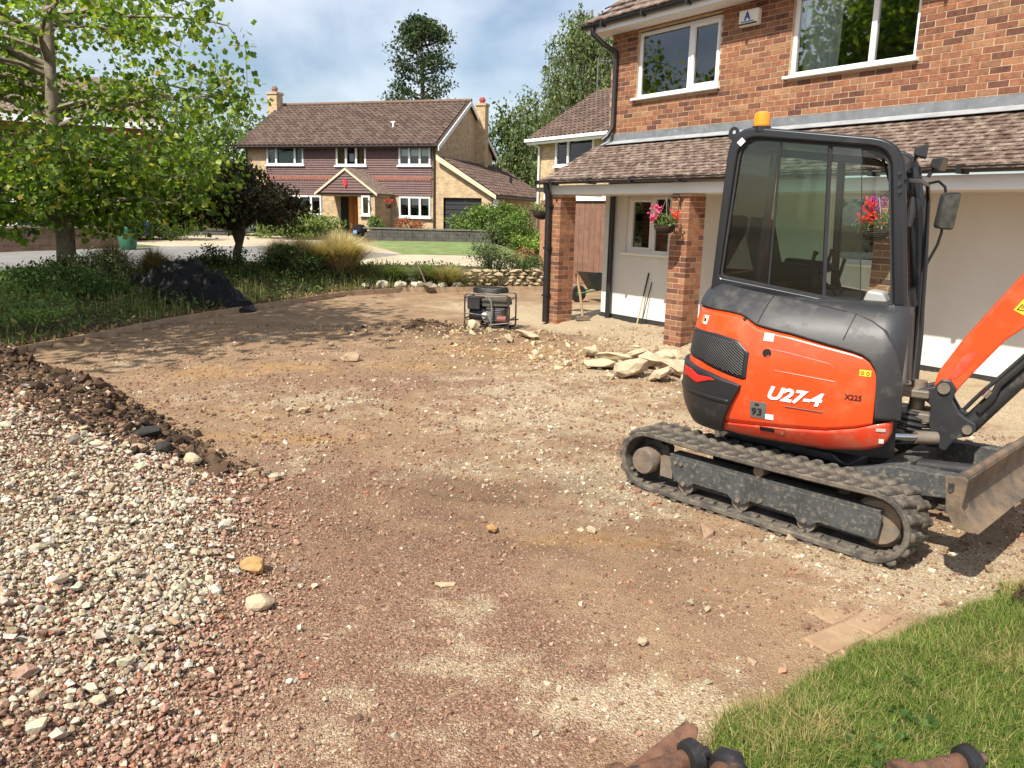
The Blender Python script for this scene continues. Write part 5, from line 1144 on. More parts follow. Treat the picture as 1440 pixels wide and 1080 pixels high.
# trees behind
DG = [(.05, .085, .022), (.075, .12, .03), (.035, .062, .018), (.10, .14, .04)]
con = thing('conifer_tree', 'tall loose conifer rising behind the tile hung house', 'tree', (-9.0, 78, .6)); mb = MB(); mb.tube([(0, 0, -.5), (.1, 0, 9), (-.1, 0, 18.5)], [.45, .28, .05], 8); PP = []
for k in range(84):
    h0 = RNG.uniform(7.5, 18.3); az = RNG.uniform(0, 6.28); rc_ = np.interp(h0, [7, 9, 11.5, 14, 16.5, 18.5], [3.9, 3.7, 3.0, 3.2, 2.3, .5])*RNG.uniform(.6, 1.05)
    pts = branch(mb, (0, 0, h0), (rc_*math.cos(az), rc_*math.sin(az), h0+rc_*.35), .09, .02, -.03, 5, 5, .08)
    for j, q in enumerate(pts[2:]): PP.append(np.array(q)+RNG.normal(size=(14+11*j, 3))*np.array([.42, .42, .28]))
mb.build('trunk', bark_m, con); PP = np.concatenate(PP); leafcloud('crown', PP, RNG.uniform(.22, .46, len(PP)), tints(len(PP), [(.045, .075, .032), (.065, .10, .04), (.035, .06, .028), (.09, .12, .06)]), dull_leaf_m, DIAM, .1, con)
wil = thing('weeping_birch_tree', 'tall weeping birch with hanging foliage behind the middle house', 'tree', (4.3, 52, .7)); mb = MB(); mb.tube([(0, 0, -.5), (.2, 0, 6), (.1, 0, 13.5)], [.4, .25, .06], 8); PP = []
for k in range(95):
    h0 = RNG.uniform(4, 13.2); az = RNG.uniform(0, 6.28); rc_ = np.interp(h0, [4, 7, 10, 13.5], [5.2, 4.8, 3.4, 1.0])*RNG.uniform(.45, 1.0)
    e = np.array([rc_*math.cos(az), rc_*math.sin(az), h0+.3]); branch(mb, (0, 0, max(2, h0-1.5)), e, .07, .015, .04, 5, 4, .08)
    for s in range(7):
        st_ = e+RNG.normal(size=3)*np.array([.5, .5, .2]); ln = RNG.uniform(1.2, 3.4); m_ = 48; tq = RNG.random(m_)
        PP.append(st_+np.stack([RNG.normal(size=m_)*.10, RNG.normal(size=m_)*.10, -tq*ln], -1))
mb.build('trunk', pale_bark_m, wil); PP = np.concatenate(PP); PP = PP[PP[:, 2] > 1.5]
leafcloud('crown', PP, RNG.uniform(.14, .27, len(PP)), tints(len(PP), [(.10, .14, .045), (.14, .18, .065), (.07, .10, .035), (.20, .23, .11)]), dull_leaf_m, OVAL, .9, wil)
GB_ = 'trees behind the houses'
tree('broad_tree', 'dark broad tree filling the gap right of the tile hung house', (.6, 62, .7), 9, .4, 5, (0, 0, 5.2), (3.4, 3, 3.9), 9000, .34, DG, 80, .14, .3, group=GB_)
tree('broad_tree', 'dark tree beside the birch above the garage roof', (3.4, 66, .7), 9, .4, 5, (0, 0, 5.0), (3.2, 3, 3.6), 7000, .34, DG[:3], 70, .14, .3, group=GB_)
for (x, y, cz, rx, rz_, lab, cl) in ((-19.5, 55, 4.0, 3.6, 3.4, 'bright green round tree left of the tile hung house', [(.12, .18, .04), (.17, .24, .06), (.08, .13, .03)]), (-24.5, 58, 4.4, 4.2, 4.0, 'mid green tree beyond the road behind the tulip tree', [(.09, .14, .035), (.13, .18, .05), (.06, .10, .025)]), (-32, 60, 5.2, 5, 4.6, 'large dark green tree at the far left behind the leaves', DG), (-41, 56, 5.2, 5, 5, 'large tree at the far left edge beyond the wall', DG)):
    tree('garden_tree', lab, (x, y, .7), 8, .3, 3.6, (0, 0, cz), (rx, rx*.9, rz_), 7000, .30, cl, 70, .15, .3, group=GB_)
# tree just out of frame on the left whose shade falls on the bed and the drive
tree('overhanging_tree', 'tree left of the view whose shade falls across the bed and drive', (-9.1, 8.3, .2), 9, .22, 5.4, (.3, .4, 6.6), (3.3, 3.6, 1.8), 8000, .16, TC[:4], 80, .16, .2, TULIP, ma=leaf_m)
# trees across the lane out of frame, which the upstairs windows reflect
for (x, y, lab) in ((-21, 7, 'tall tree across the lane, seen in the window reflections'), (-22, 1.5, 'second tall tree across the lane, seen in the window reflections')):
    tree('lane_tree', lab, (x, y, .3), 12, .35, 6, (0, 0, 7.0), (4.2, 4.0, 5.2), 7000, .34, [(.10, .15, .035), (.14, .20, .05), (.06, .10, .025)], 70, .16, .3, group='trees across the lane')

# ================================================================ far houses
tanbrick_m = None
def tanbrick():
    ma, t, b = newmat('tan_brickwork')
    tc_ = t.nodes.new('ShaderNodeTexCoord'); mp_ = t.nodes.new('ShaderNodeMapping'); mp_.inputs['Rotation'].default_value = (math.pi/2, 0, 0)
    br_ = t.nodes.new('ShaderNodeTexBrick'); br_.inputs['Scale'].default_value = 1.; br_.inputs['Brick Width'].default_value = .225; br_.inputs['Row Height'].default_value = .075; br_.inputs['Mortar Size'].default_value = .008
    br_.inputs['Color1'].default_value = (.43, .295, .16, 1); br_.inputs['Color2'].default_value = (.55, .41, .24, 1); br_.inputs['Mortar'].default_value = (.46, .37, .25, 1)
    sx = t.nodes.new('ShaderNodeSeparateXYZ'); cx = t.nodes.new('ShaderNodeCombineXYZ'); t.links.new(tc_.outputs['Object'], sx.inputs[0])
    t.links.new(mth(t, 'ADD', sx.outputs[0], sx.outputs[1]), cx.inputs[0]); t.links.new(sx.outputs[2], cx.inputs[1])
    t.links.new(cx.outputs[0], br_.inputs['Vector'])
    nn = noise(t, 3.5, 5); c = mixc(t, 1., br_.outputs['Color'], ramp(t, nn.outputs['Fac'], [(.3, (.75,)*3), (.7, (1.2,)*3)]).outputs[0], 'MULTIPLY')
    t.links.new(c, b.inputs['Base Color']); b.inputs['Roughness'].default_value = .92; return ma
tan_m = tanbrick()
far_tile_m = rtile_mat('far_roof_tile', .10)
fwin_m = glassmat('far_window_glass', (.85, .9, .9), 1.3)
fh = thing('tile_hung_house', 'tan brick house with purple brown tile hanging and an orange front door across the road', 'house', (-3.8145, 40, .60), rad(-18))
# local: x right along the front, y back, z up from floor level .60
FZ = .60
def wallquads(mb, y, x0, x1, z0, z1, ops):
    us = sorted({x0, x1, *[q for o_ in ops for q in o_[:2] if x0 < q < x1]}); zs_ = sorted({z0, z1, *[q for o_ in ops for q in o_[2:] if z0 < q < z1]})
    for a, b in zip(us[:-1], us[1:]):
        for c, d in zip(zs_[:-1], zs_[1:]):
            m_ = ((a+b)/2, (c+d)/2)
            if any(o_[0] < m_[0] < o_[1] and o_[2] < m_[1] < o_[3] for o_ in ops): continue
            mb.add([(a, y, c), (b, y, c), (b, y, d), (a, y, d)], [(0, 1, 2, 3)])
FW = [(-9.8, -7.58, 3.54, 4.52), (-5.67, -3.96, 3.51, 4.50), (-2.14, -.43, 3.52, 4.50), (-2.14, -.43, 1.02, 2.02), (-8.6, -6.6, 1.0, 2.0)]
mb = MB(); wallquads(mb, 0, -11.1, -.0, -.3, 4.62, FW)
mb.add([(0, 0, -.3), (0, 7.7, -.3), (0, 7.7, 4.62), (0, 3.85, 6.95), (0, 0, 4.62)], [(0, 1, 2, 3, 4)]); mb.add([(-11.1, 0, -.3), (-11.1, 7.7, -.3), (-11.1, 7.7, 4.62), (-11.1, 3.85, 6.95), (-11.1, 0, 4.62)], [(0, 1, 2, 3, 4)])
mb.add([(-11.1, 7.7, -.3), (0, 7.7, -.3), (0, 7.7, 4.62), (-11.1, 7.7, 4.62)], [(0, 1, 2, 3)]); mb.build('wall', tan_m, fh, fixn=False)
# tile hanging: courses that step out, red band of shaped tiles
hang_m = mat('hung_tile', (.150, .088, .082), .75, var=.18, vscale=6, bmp=.2, bscale=30); redt_m = mat('red_hung_tile', (.30, .12, .085), .8, var=.25, vscale=9)
hang = MB(); z = 2.08; c = 0; rows = []
while z < 4.6:
    if not (2.76 < z < 2.95):
        segs = [(-9.83, -.35)]
        for (a0, a1, b0, b1) in FW[:3]:
            if z+.11 > b0 and z < b1:
                ns = []
                for s0, s1 in segs:
                    if a1 <= s0 or a0 >= s1: ns.append((s0, s1)); continue
                    if s0 < a0: ns.append((s0, a0))
                    if s1 > a1: ns.append((a1, s1))
                segs = ns
        for s0, s1 in segs:
            MB().prism([(-.075, z), (-.03, z+.125), (-.005, z+.125), (-.005, z)], lambda a, b, t: Vector((t, a, b)), s0, s1).build('tile_course', hang_m, fh)
    z += .112; c += 1
tm = MB()
for r in range(2):
    for x in np.arange(-9.8, -.4, .165): tm.prism([(0, .1), (.15, .1), (.15, .04), (.075, -.02), (0, .04)], lambda a, b, t: Vector((x+a+(r % 2)*.08, -.06-t-.012*(1-r), 2.80+.085*r+b)), 0, .015)
o = tm.build('red_tile_band', redt_m, fh); o['kind'] = 'stuff'
def pantiles(name, x0, x1, y0, z0, y1, z1, tw, gauge, parent, hide=None, flip=1, ma=None):
    L = math.hypot(y1-y0, z1-z0); rows = int(L/gauge); n = int((x1-x0)/tw); VV = []; FF = []; RN = []; k = 0
    dy, dz = (y1-y0)/L, (z1-z0)/L; ny, nz = -dz*flip, dy*flip
    if nz < 0: ny, nz = -ny, -nz
    sec = [(0, 0), (.2, .9), (.5, 1.0), (.72, .35), (1, .0)]
    for r in range(rows):
        for i in range(n):
            vv = []
            for e, lift in ((0, .055), (1.12, .02)):
                for (q, hh) in sec:
                    d = (r+e)*gauge; x = x0+(i+q)*tw; l = lift+hh*.075+RNG.normal()*.004
                    vv.append((x, y0+dy*d+ny*l, z0+dz*d+nz*l))
            for (q, hh) in (sec[0], sec[4]): vv.append((x0+(i+q)*tw, y0+dy*r*gauge, z0+dz*r*gauge))
            VV.append(vv); b = k*12; FF += [(b+j, b+j+1, b+6+j, b+5+j) for j in range(4)]+[(b, b+10, b+11, b+4)]; RN += [RNG.random()]*5; k += 1
    o = npmesh(name, np.array(VV).reshape(-1, 3), np.array(FF), ma or far_tile_m, parent=parent, rnd=RN); o['kind'] = 'stuff'; return o
roof = MB(); roof.prism([(-.42, 4.42), (3.85, 7.0), (8.1, 4.42), (8.1, 4.32), (3.85, 6.9), (-.42, 4.32)], lambda a, b, t: Vector((t, a, b)), -11.4, .16)
roof = roof.build('roof', MATS['roof_batten'], fh)
pantiles('roof_tiling', -11.45, .2, -.48, 4.42, 3.87, 7.02, .30, .30, roof)
pantiles('roof_tiling', -11.45, .2, 8.16, 4.42, 3.83, 7.02, .30, .34, roof)
MB().tube([(-11.45, 3.85, 7.06), (.2, 3.85, 7.06)], .10, 8).build('ridge_tile', mat('ridge', (.17, .11, .08), .9, var=.25), roof)
for y0_, z0_, y1_, z1_ in ((-.5, 4.40, 3.85, 7.02), (8.2, 4.40, 3.85, 7.02)): MB().prism([(y0_, z0_), (y1_, z1_), (y1_, z1_-.22), (y0_, z0_-.22)], lambda a, b, t: Vector((t, a, b)), .17, .21).build('barge_board', white_m, roof)
MB().b2((-11.4, -.5, 4.40), (.16, -.44, 4.56)).build('gutter', mat('brown_gutter', (.045, .03, .026), .5), fh); MB().b2((-11.3, -.44, 4.44), (.16, -.02, 4.48)).build('soffit', white_m, fh)
MB().cyl((-.22, -.09, -.2), (-.22, -.09, 4.45), .045, n=10).build('downpipe', MATS['brown_gutter'], fh); MB().cyl((-11.0, -.09, -.2), (-11.0, -.09, 4.45), .045, n=10).build('downpipe', MATS['brown_gutter'], fh)
def chimney(x, y, z0, z1, wd, par, pot):
    c = MB(); c.b2((x-wd/2, y-wd/2, z0), (x+wd/2, y+wd/2, z1)).b2((x-wd/2-.05, y-wd/2-.05, z1), (x+wd/2+.05, y+wd/2+.05, z1+.12)); c = c.build('chimney', tan_m, par)
    MB().lathe([(.14, 0), (.13, .12), (.17, .15), (.17, .24), (.10, .33), (.02, .34)], (x, y, z1+.12), 14).build('chimney_pot', mat('terracotta_%d' % len(bpy.data.materials), pot, .85, var=.2), c, smooth=True); return c
chimney(.27, 5.25, 3.5, 6.95, .55, roof, (.33, .06, .05)); ch2 = chimney(-11.5, 3.4, 5.0, 7.55, .6, roof, (.22, .12, .08))
an = thing('television_aerial', 'thin metal television aerial on the left chimney of the tile hung house', 'aerial', (-14.85, 45.6, 8.15), .3)
MB().tube([(0, 0, 0), (0, 0, 2.4)], .025, 6).build('mast', chain_m, an)
MB().tube([(-.6, 0, 2.3), (.6, 0, 2.35)], .018, 5).build('boom', chain_m, an)
for k in np.linspace(-.5, .5, 7): MB().tube([(k, -.28, 2.32), (k, .28, 2.32)], .012, 4).build('element', chain_m, an)
vp = MB().cyl((0, 0, 0), (0, 0, .3), .05, n=8).b2((-.12, -.04, .3), (.12, .04, .36)); o = vp.build('roof_vent', whitep_m, fh); o.location = (-3.0, 1.1, 5.4)
def fwin(par, x0, x1, z0, z1, y, bars, room=True, blind=None, curt=None, fr=.08):
    f = MB(); f.b2((x0, y-.07, z0), (x0+fr, y+.03, z1)).b2((x1-fr, y-.07, z0), (x1, y+.03, z1)).b2((x0+fr, y-.07, z0), (x1-fr, y+.03, z0+fr)).b2((x0+fr, y-.07, z1-fr), (x1-fr, y+.03, z1))
    for b in bars: f.b2((b-fr*.6, y-.072, z0+fr), (b+fr*.6, y+.028, z1-fr))
    wn = f.build('window', white_m, par); cuts = [x0+fr]+[q for b in bars for q in (b-fr*.6, b+fr*.6)]+[x1-fr]
    for i in range(0, len(cuts), 2): MB().b2((cuts[i], y-.01, z0+fr), (cuts[i+1], y+.0, z1-fr)).build('pane', fwin_m, wn)
    MB().b2((x0-.08, y-.14, z0-.07), (x1+.08, y-.01, z0)).build('sill', white_m, wn)
    if blind:
        for i in range(0, len(cuts), 2): MB().b2((cuts[i]+.02, y+.06, z1-fr-(z1-z0)*blind), (cuts[i+1]-.02, y+.07, z1-fr)).build('blind', curtain_m, wn)
    if curt:
        for a, b in curt: MB().grid(lambda p, q: Vector((a+(b-a)*p, y+.12+.03*math.sin(p*(b-a)*40), z0+.05+(z1-z0-.1)*q)), 24, 2).build('curtain', curtain_m, wn, smooth=80)
    r_ = MB(); P_ = [Vector((a, b, c)) for a in (x0, x1) for b in (y+.04, y+1.6) for c in (z0, z1)]
    r_.add(P_, [(2, 3, 7, 6), (0, 2, 6, 4), (1, 5, 7, 3), (0, 1, 3, 2), (4, 6, 7, 5)]); r_.build('room', dark_room_m, wn, fixn=False); return wn
w1 = fwin(fh, *FW[0], 0, [-9.22, -8.10], curt=[(-9.72, -9.3), (-8.05, -7.66)], )
MB().b2((-9.13, .05, 3.68), (-8.19, .06, 4.25)).build('net', mat('pale_net', (.55, .66, .55), .9), w1)
w2 = fwin(fh, *FW[1], 0, [-5.10, -4.52], curt=[(-5.6, -5.2), (-4.45, -4.05)]); bpy.data.objects[w2.name]
for c in w2.children:
    if c.name.startswith('curtain'): c.data.materials.clear(); c.data.materials.append(mat('ochre_curtain_%d' % len(bpy.data.materials), (.40, .25, .08), .9))
MB().b2((-4.95, .05, 3.7), (-4.68, .06, 4.1)).build('paper_notice', whitep_m, w2)
fwin(fh, *FW[2], 0, [-1.57, -1.0], blind=.45); fwin(fh, *FW[3], 0, [-1.57, -1.0], blind=.32); fwin(fh, *FW[4], 0, [-7.9, -7.2], blind=.2)
# porch: gabled tile hung canopy on brick piers, orange door
PO = MB(); Y0 = -1.8
PO.b2((-3.55, Y0+.1, -.3), (-2.62, -.02, 2.05)).build('porch_wall', tan_m, fh)
MB().prism([(-5.75, 2.08), (-2.50, 2.08), (-4.13, 3.20)], lambda a, b, t: Vector((a, t, b)), Y0, Y0+.06).build('porch_gable', hang_m, fh)
for i, zz_ in enumerate(np.arange(2.12, 3.1, .13)):
    hw = 1.6*(1-(zz_-2.08)/1.12)
    MB().prism([(Y0-.05, zz_), (Y0-.012, zz_+.14), (Y0-.002, zz_+.14), (Y0-.002, zz_)], lambda a, b, t: Vector((t, a, b)), -4.13-hw, -4.13+hw).build('tile_course', hang_m, fh)
cream_m = mat('cream_paint', (.66, .55, .38), .6, var=.05)
for sg in (-1, 1):
    MB().prism([(-4.13, 3.30), (-4.13, 3.18), (-4.13+sg*1.72, 1.98), (-4.13+sg*1.72, 2.10)], lambda a, b, t: Vector((a, t, b)), Y0-.10, Y0-.06).build('porch_barge', cream_m, fh)
    MB().prism([(-4.13, 3.32), (-4.13, 3.24), (-4.13+sg*1.75, 2.03), (-4.13+sg*1.75, 2.11)], lambda a, b, t: Vector((a, t, b)), Y0-.08, 0).build('porch_roof', rtile_m, fh)
MB().prism([(-.1, .2), (.08, .18), (.1, -.02), (.0, -.22), (-.1, -.03)], lambda a, b, t: Vector((-4.13+a, t, 2.56+b)), Y0-.09, Y0-.055).build('house_crest', mat('red_crest', (.55, .03, .04), .6), fh)
MB().b2((-5.7, Y0+.2, 1.98), (-2.6, 0, 2.06)).build('porch_ceiling', cream_m, fh)
dr = MB().b2((-4.98, -.08, -.05), (-3.98, -.02, 1.95)).build('door', mat('orange_door', (.55, .20, .035), .4, var=.15, vscale=3), fh)
for xx in (-4.72, -4.48, -4.24): MB().b2((xx-.015, -.095, .1), (xx+.015, -.078, 1.85)).build('door_groove', mat('door_groove_%d' % len(bpy.data.materials), (.30, .10, .02), .5), dr)
MB().lathe([(.03, 0), (.03, -.05)], (-4.1, -.08, .95), 10, 'y').build('door_handle', chrome_m, dr)
MB().b2((-5.45, -.06, .0), (-5.02, -.02, 1.95)).build('door_side_light', mat('dark_side_light', (.03, .03, .035), .2), fh)
fwin(fh, -3.32, -2.87, 1.08, 2.0, Y0+.1, [])
MB().tube([(-2.9, Y0, 1.75), (-2.9, Y0-.15, 1.72), (-2.9, Y0-.15, 1.6)], .03, 6).build('wall_lamp', black_m, fh)
# garage wing with its mono pitch roof
mb = MB(); mb.add([(0.02, -.05, -.3), (.27, -.05, -.3), (.27, -.05, 2.0), (2.27, -.05, 2.0), (2.27, -.05, -.3), (2.82, -.05, -.3), (2.82, -.05, 2.12), (.02, -.05, 3.85)], [(0, 1, 2, 7), (2, 3, 6, 7), (3, 4, 5, 6)])
mb.add([(2.82, -.05, -.3), (2.82, 8.6, -.3), (2.82, 8.6, 2.12), (2.82, -.05, 2.12)], [(0, 1, 2, 3)]); mb.build('garage_wall', tan_m, fh, fixn=False)
gd = MB().b2((.27, .12, -.3), (2.27, .18, 2.0)).build('garage_door', mat('charcoal_door', (.028, .029, .032), .5), fh)
for zz_ in np.arange(0, 1.9, .24): MB().b2((.27, .095, zz_), (2.27, .121, zz_+.2)).build('door_panel', MATS['charcoal_door'], gd)
gr_ = MB().prism([(-.02, 3.98), (3.1, 2.10), (3.1, 2.0), (-.02, 3.88)], lambda a, b, t: Vector((a, t, b)), -.25, 8.8).build('garage_roof', MATS['roof_batten'], fh)
MB().prism([(-.02, 4.02), (3.1, 2.14), (3.1, 1.94), (-.02, 3.76)], lambda a, b, t: Vector((a, t, b)), -.32, -.26).build('garage_barge', cream_m, fh)
VV = MB()
o = pantiles('garage_tiling', -8.85, .3, -3.15, 2.10, .0, 3.98, .30, .31, gr_); o.rotation_euler = (0, 0, rad(-90)); o.matrix_basis = Matrix(((0, -1, 0, 0), (-1, 0, 0, 0), (0, 0, 1, 0), (0, 0, 0, 1)))
MB().b2((3.1, -.2, 2.02), (3.18, 8.8, 2.12)).build('garage_gutter', black_m, fh); MB().b2((2.84, -.02, 1.35), (3.05, .35, 1.95)).build('meter_box', whitep_m, fh)
MB().cyl((2.0, 5.2, 2.6), (2.0, 5.2, 3.3), .08, n=10).build('flue', black_m, fh)

# house between, mostly hidden by the porch
h2 = thing('gable_house', 'tan brick house with white gutter and brown roof seen past the porch corner', 'house', (1.033, 37, .62), math.atan2(-.813, .582))
mb = MB(); ops2 = [(1.19, 3.72, 3.35, 4.42)]; wallquads(mb, 0, 0, 9, -.3, 4.5, ops2); mb.add([(0, 0, -.3), (0, 7.6, -.3), (0, 7.6, 4.5), (0, 3.8, 6.9), (0, 0, 4.5)], [(0, 1, 2, 3, 4)]); mb.build('wall', tan_m, h2, fixn=False)
fwin(h2, *ops2[0], 0, [2.05], curt=[(1.3, 1.7)])
r2_ = MB().prism([(-.45, 4.5), (3.8, 7.1), (8.1, 4.5), (8.1, 4.4), (3.8, 7.0), (-.45, 4.4)], lambda a, b, t: Vector((t, a, b)), -.35, 9.2).build('roof', MATS['roof_batten'], h2)
pantiles('roof_tiling', -.4, 9.2, -.5, 4.5, 3.82, 7.12, .30, .30, r2_)
MB().b2((-.45, -.58, 4.42), (9.2, -.48, 4.55)).build('gutter', white_m, h2); MB().b2((-.4, -.46, 4.3), (9.2, -.42, 4.5)).build('fascia', white_m, h2); MB().b2((-.35, -.42, 4.36), (9.2, 0, 4.4)).build('soffit', white_m, h2)
MB().cyl((.06, -.1, -.2), (.06, -.1, 4.2), .05, n=10).tube([(.06, -.1, 4.2), (-.2, -.5, 4.42)], .05, 8).build('downpipe', white_m, h2, smooth=True)
chimney(3.05, 2.6, 5.4, 7.35, .62, r2_, (.25, .07, .05))
MB().b2((1.19, -.03, 2.9), (4.4, -.005, 3.2)).build('tile_panel', redt_m, h2)
a2 = thing('roof_aerial', 'small comb aerial above the roof beside the birch', 'aerial', (3.9, 41.5, 7.4)); MB().tube([(0, 0, 0), (0, 0, 2.1)], .022, 5).build('mast', chain_m, a2); MB().tube([(-.05, 0, 2.0), (.75, 0, 1.95)], .016, 4).build('boom', chain_m, a2)
for k in np.linspace(.0, .7, 6): MB().tube([(k, 0, 1.82), (k, 0, 2.15)], .011, 4).build('element', chain_m, a2)

# house hidden behind the tulip tree, with brick front wall
hl_ = thing('lane_house', 'red brick house with a white garage door hidden behind the tulip tree leaves', 'house', (-17.5, 31, .5), rad(28))
MB().b2((-7, 0, -.3), (3.4, 7, 4.6)).build('wall', mat('lane_brick', (.26, .12, .08), .9, var=.25, vscale=9), hl_)
MB().prism([(-.5, 4.4), (3.5, 6.6), (7.5, 4.4)], lambda a, b, t: Vector((t, a, b)), -7.4, 3.8).build('roof', rtile_m, hl_)
MB().b2((-7.3, -.52, 4.3), (3.7, -.42, 4.55)).build('fascia', white_m, hl_)
MB().b2((-3.6, -.06, -.1), (-1.3, .0, 2.0)).build('garage_door', whitep_m, hl_); MB().b2((1.0, -.05, .9), (2.4, .0, 2.0)).build('window', white_m, hl_); MB().b2((-5.4, -.05, 3.0), (-3.9, .0, 4.0)).build('window', white_m, hl_); MB().b2((.4, -.05, 3.0), (2.2, .0, 4.0)).build('window', white_m, hl_)
lw = thing('low_brick_wall', 'low dark brick garden wall along the lane at the far left', 'wall', (-14.9, 23.6, g1(-14.9, 23.6)), math.atan2(4.6, 4.2)+.0)
wb_m = mat('dark_wall_brick', (.20, .12, .085), .9, var=.3, vscale=7)
for c in range(9):
    for i in range(-28, 20):
        pass
bm_ = MB()
for c in range(9):
    z0 = -.05+c*.085
    for x in np.arange(-7.5+(c % 2)*.115, 3.4, .235): bm_.b2((x, -.1+RNG.uniform(-.004, .004), z0), (x+.222, .1, z0+.074))
o = bm_.build('brickwork', wb_m, lw, fixn=False); o['kind'] = 'stuff'
MB().b2((-7.5, -.088, -.2), (3.5, .088, .70)).build('mortar', mat('grey_mortar', (.33, .28, .22), .95), lw)
for x in np.arange(-7.5, 3.4, .46): MB().b2((x, -.13, .715), (x+.45, .13, .775)).build('coping_stone', mat('coping', (.30, .25, .19), .9, var=.2) if 'coping' not in MATS else MATS['coping'], lw)
# ================================================================ drive edging, rocks, dry stone wall
timber_m = mat('edging_timber', (.38, .27, .175), .9, var=.3, vscale=6, bmp=.4, bscale=40)
edg = thing('timber_edging', 'thin timber edging board curving between the drive and the planted bed', 'edging', (0, 0, 0))
pts = [Vector(p) for p in EDGE[2:14]]; den = []
for a, b in zip(pts[:-1], pts[1:]):
    n = max(1, int((b-a).length/.45))
    for k in range(n): den.append(a.lerp(b, k/n))
den.append(pts[-1])
for a, b in zip(den[:-1:3], den[3::3]+[den[-1]]):
    mid = (a+b)/2; d = (b-a); L = d.length; z = g1(mid.x, mid.y-.0)
    MB().box((mid.x, mid.y, .045), (L-.006, .028, .13), Matrix.Rotation(math.atan2(d.y, d.x), 3, 'Z')).build('board', timber_m, edg)
def rockmesh(name, size, seed, flat=.6, rough=.22, sub=2):
    bm = bmesh.new(); bmesh.ops.create_icosphere(bm, subdivisions=sub, radius=.5); r = np.random.default_rng(seed)
    offs = r.normal(size=(5, 3)); offs /= np.linalg.norm(offs, axis=1)[:, None]; cut = r.uniform(.24, .40, 5)
    for v in bm.verts:
        p = np.array(v.co)
        for o_, c in zip(offs, cut):
            d = p @ o_
            if d > c: p = p-o_*(d-c)*.92
        p = p*(1+r.normal()*rough*.18); v.co = Vector(p*np.array([1, r.uniform(.96, 1.04), 1]))
    for v in bm.verts: v.co = Vector((v.co.x*size[0], v.co.y*size[1], v.co.z*size[2]))
    me_ = bpy.data.meshes.new(name); bm.to_mesh(me_); bm.free(); return me_
lime_m = mat('limestone', (.40, .315, .20), .95, var=.28, vscale=9, bmp=.7, bscale=30, dirt=((.24, .18, .11), 6, .5, .75))
conc_m = mat('broken_concrete', (.47, .38, .255), .95, var=.2, vscale=8, bmp=.6, bscale=45, dirt=((.36, .25, .14), 5, .52, .75))
def putrock(name, label, cat, x, y, size, seed, rz=0., ma=None, group=None, sink=.25, tilt=(0, 0), flat=None, z=None, sub=2):
    me_ = rockmesh(name, size, seed, sub=sub); me_.materials.append(ma or lime_m); o = bpy.data.objects.new(name, me_); COL.objects.link(o)
    o.location = (x, y, (g1(x, y) if z is None else z)+size[2]*(.5-sink)); o.rotation_euler = (tilt[0], tilt[1], rz); return tag(o, label, cat, group)
sw = thing('dry_stone_wall', 'low dry stone retaining wall of pale stones beyond the generator', 'stone wall', (0, 0, 0))
A_, B_ = Vector((-1.15, 19.62)), Vector((1.05, 20.28)); dw = B_-A_; LW = dw.length; rw_ = math.atan2(dw.y, dw.x); zc = .03; k = 0
while zc < .46:
    hgt = RNG.uniform(.065, .105); x = RNG.uniform(-.1, 0)
    while x < LW:
        ln = RNG.uniform(.14, .36); c = A_+dw.normalized()*(x+ln/2)
        me_ = rockmesh('stone', (ln*1.12, .26, hgt*1.3), 1000+k, sub=1); me_.materials.append(lime_m)
        for p in me_.polygons: p.use_smooth = False
        o = bpy.data.objects.new('stone', me_); COL.objects.link(o); o.parent = sw; o.location = (c.x+.02*RNG.normal(), c.y+.1+.03*RNG.normal(), zc+hgt/2); o.rotation_euler = (RNG.normal()*.05, RNG.normal()*.06, rw_+RNG.normal()*.06); x += ln; k += 1
    zc += hgt*.98
# soil behind the wall
for i, (px, py, s) in enumerate([(-3.15, 18.95, .42), (-2.75, 19.15, .36), (-2.35, 19.3, .40), (-2.0, 19.25, .30), (-1.75, 19.35, .34), (-3.5, 18.75, .30), (-2.6, 19.9, .30), (-1.4, 19.6, .34)]):
    labs = ['white rock at the left end of the row in the bed', 'flat pale rock beside the dry grasses', 'large pale rock in the middle of the bed edge', 'small grey rock beside the shovel', 'round rock just right of the shovel', 'mossy rock half hidden by leaves at the bed edge', 'pale rock further back among the grass tufts', 'rock lying against the end of the stone wall']
    putrock('bed_rock', labs[i], 'rock', px, py, (s, s*.7, s*.55), 50+i, RNG.uniform(0, 3), mat('pale_rock', (.50, .44, .34), .95, var=.25, vscale=8, bmp=.6, bscale=30) if 'pale_rock' not in MATS else MATS['pale_rock'], 'rocks along the bed edge', .25)
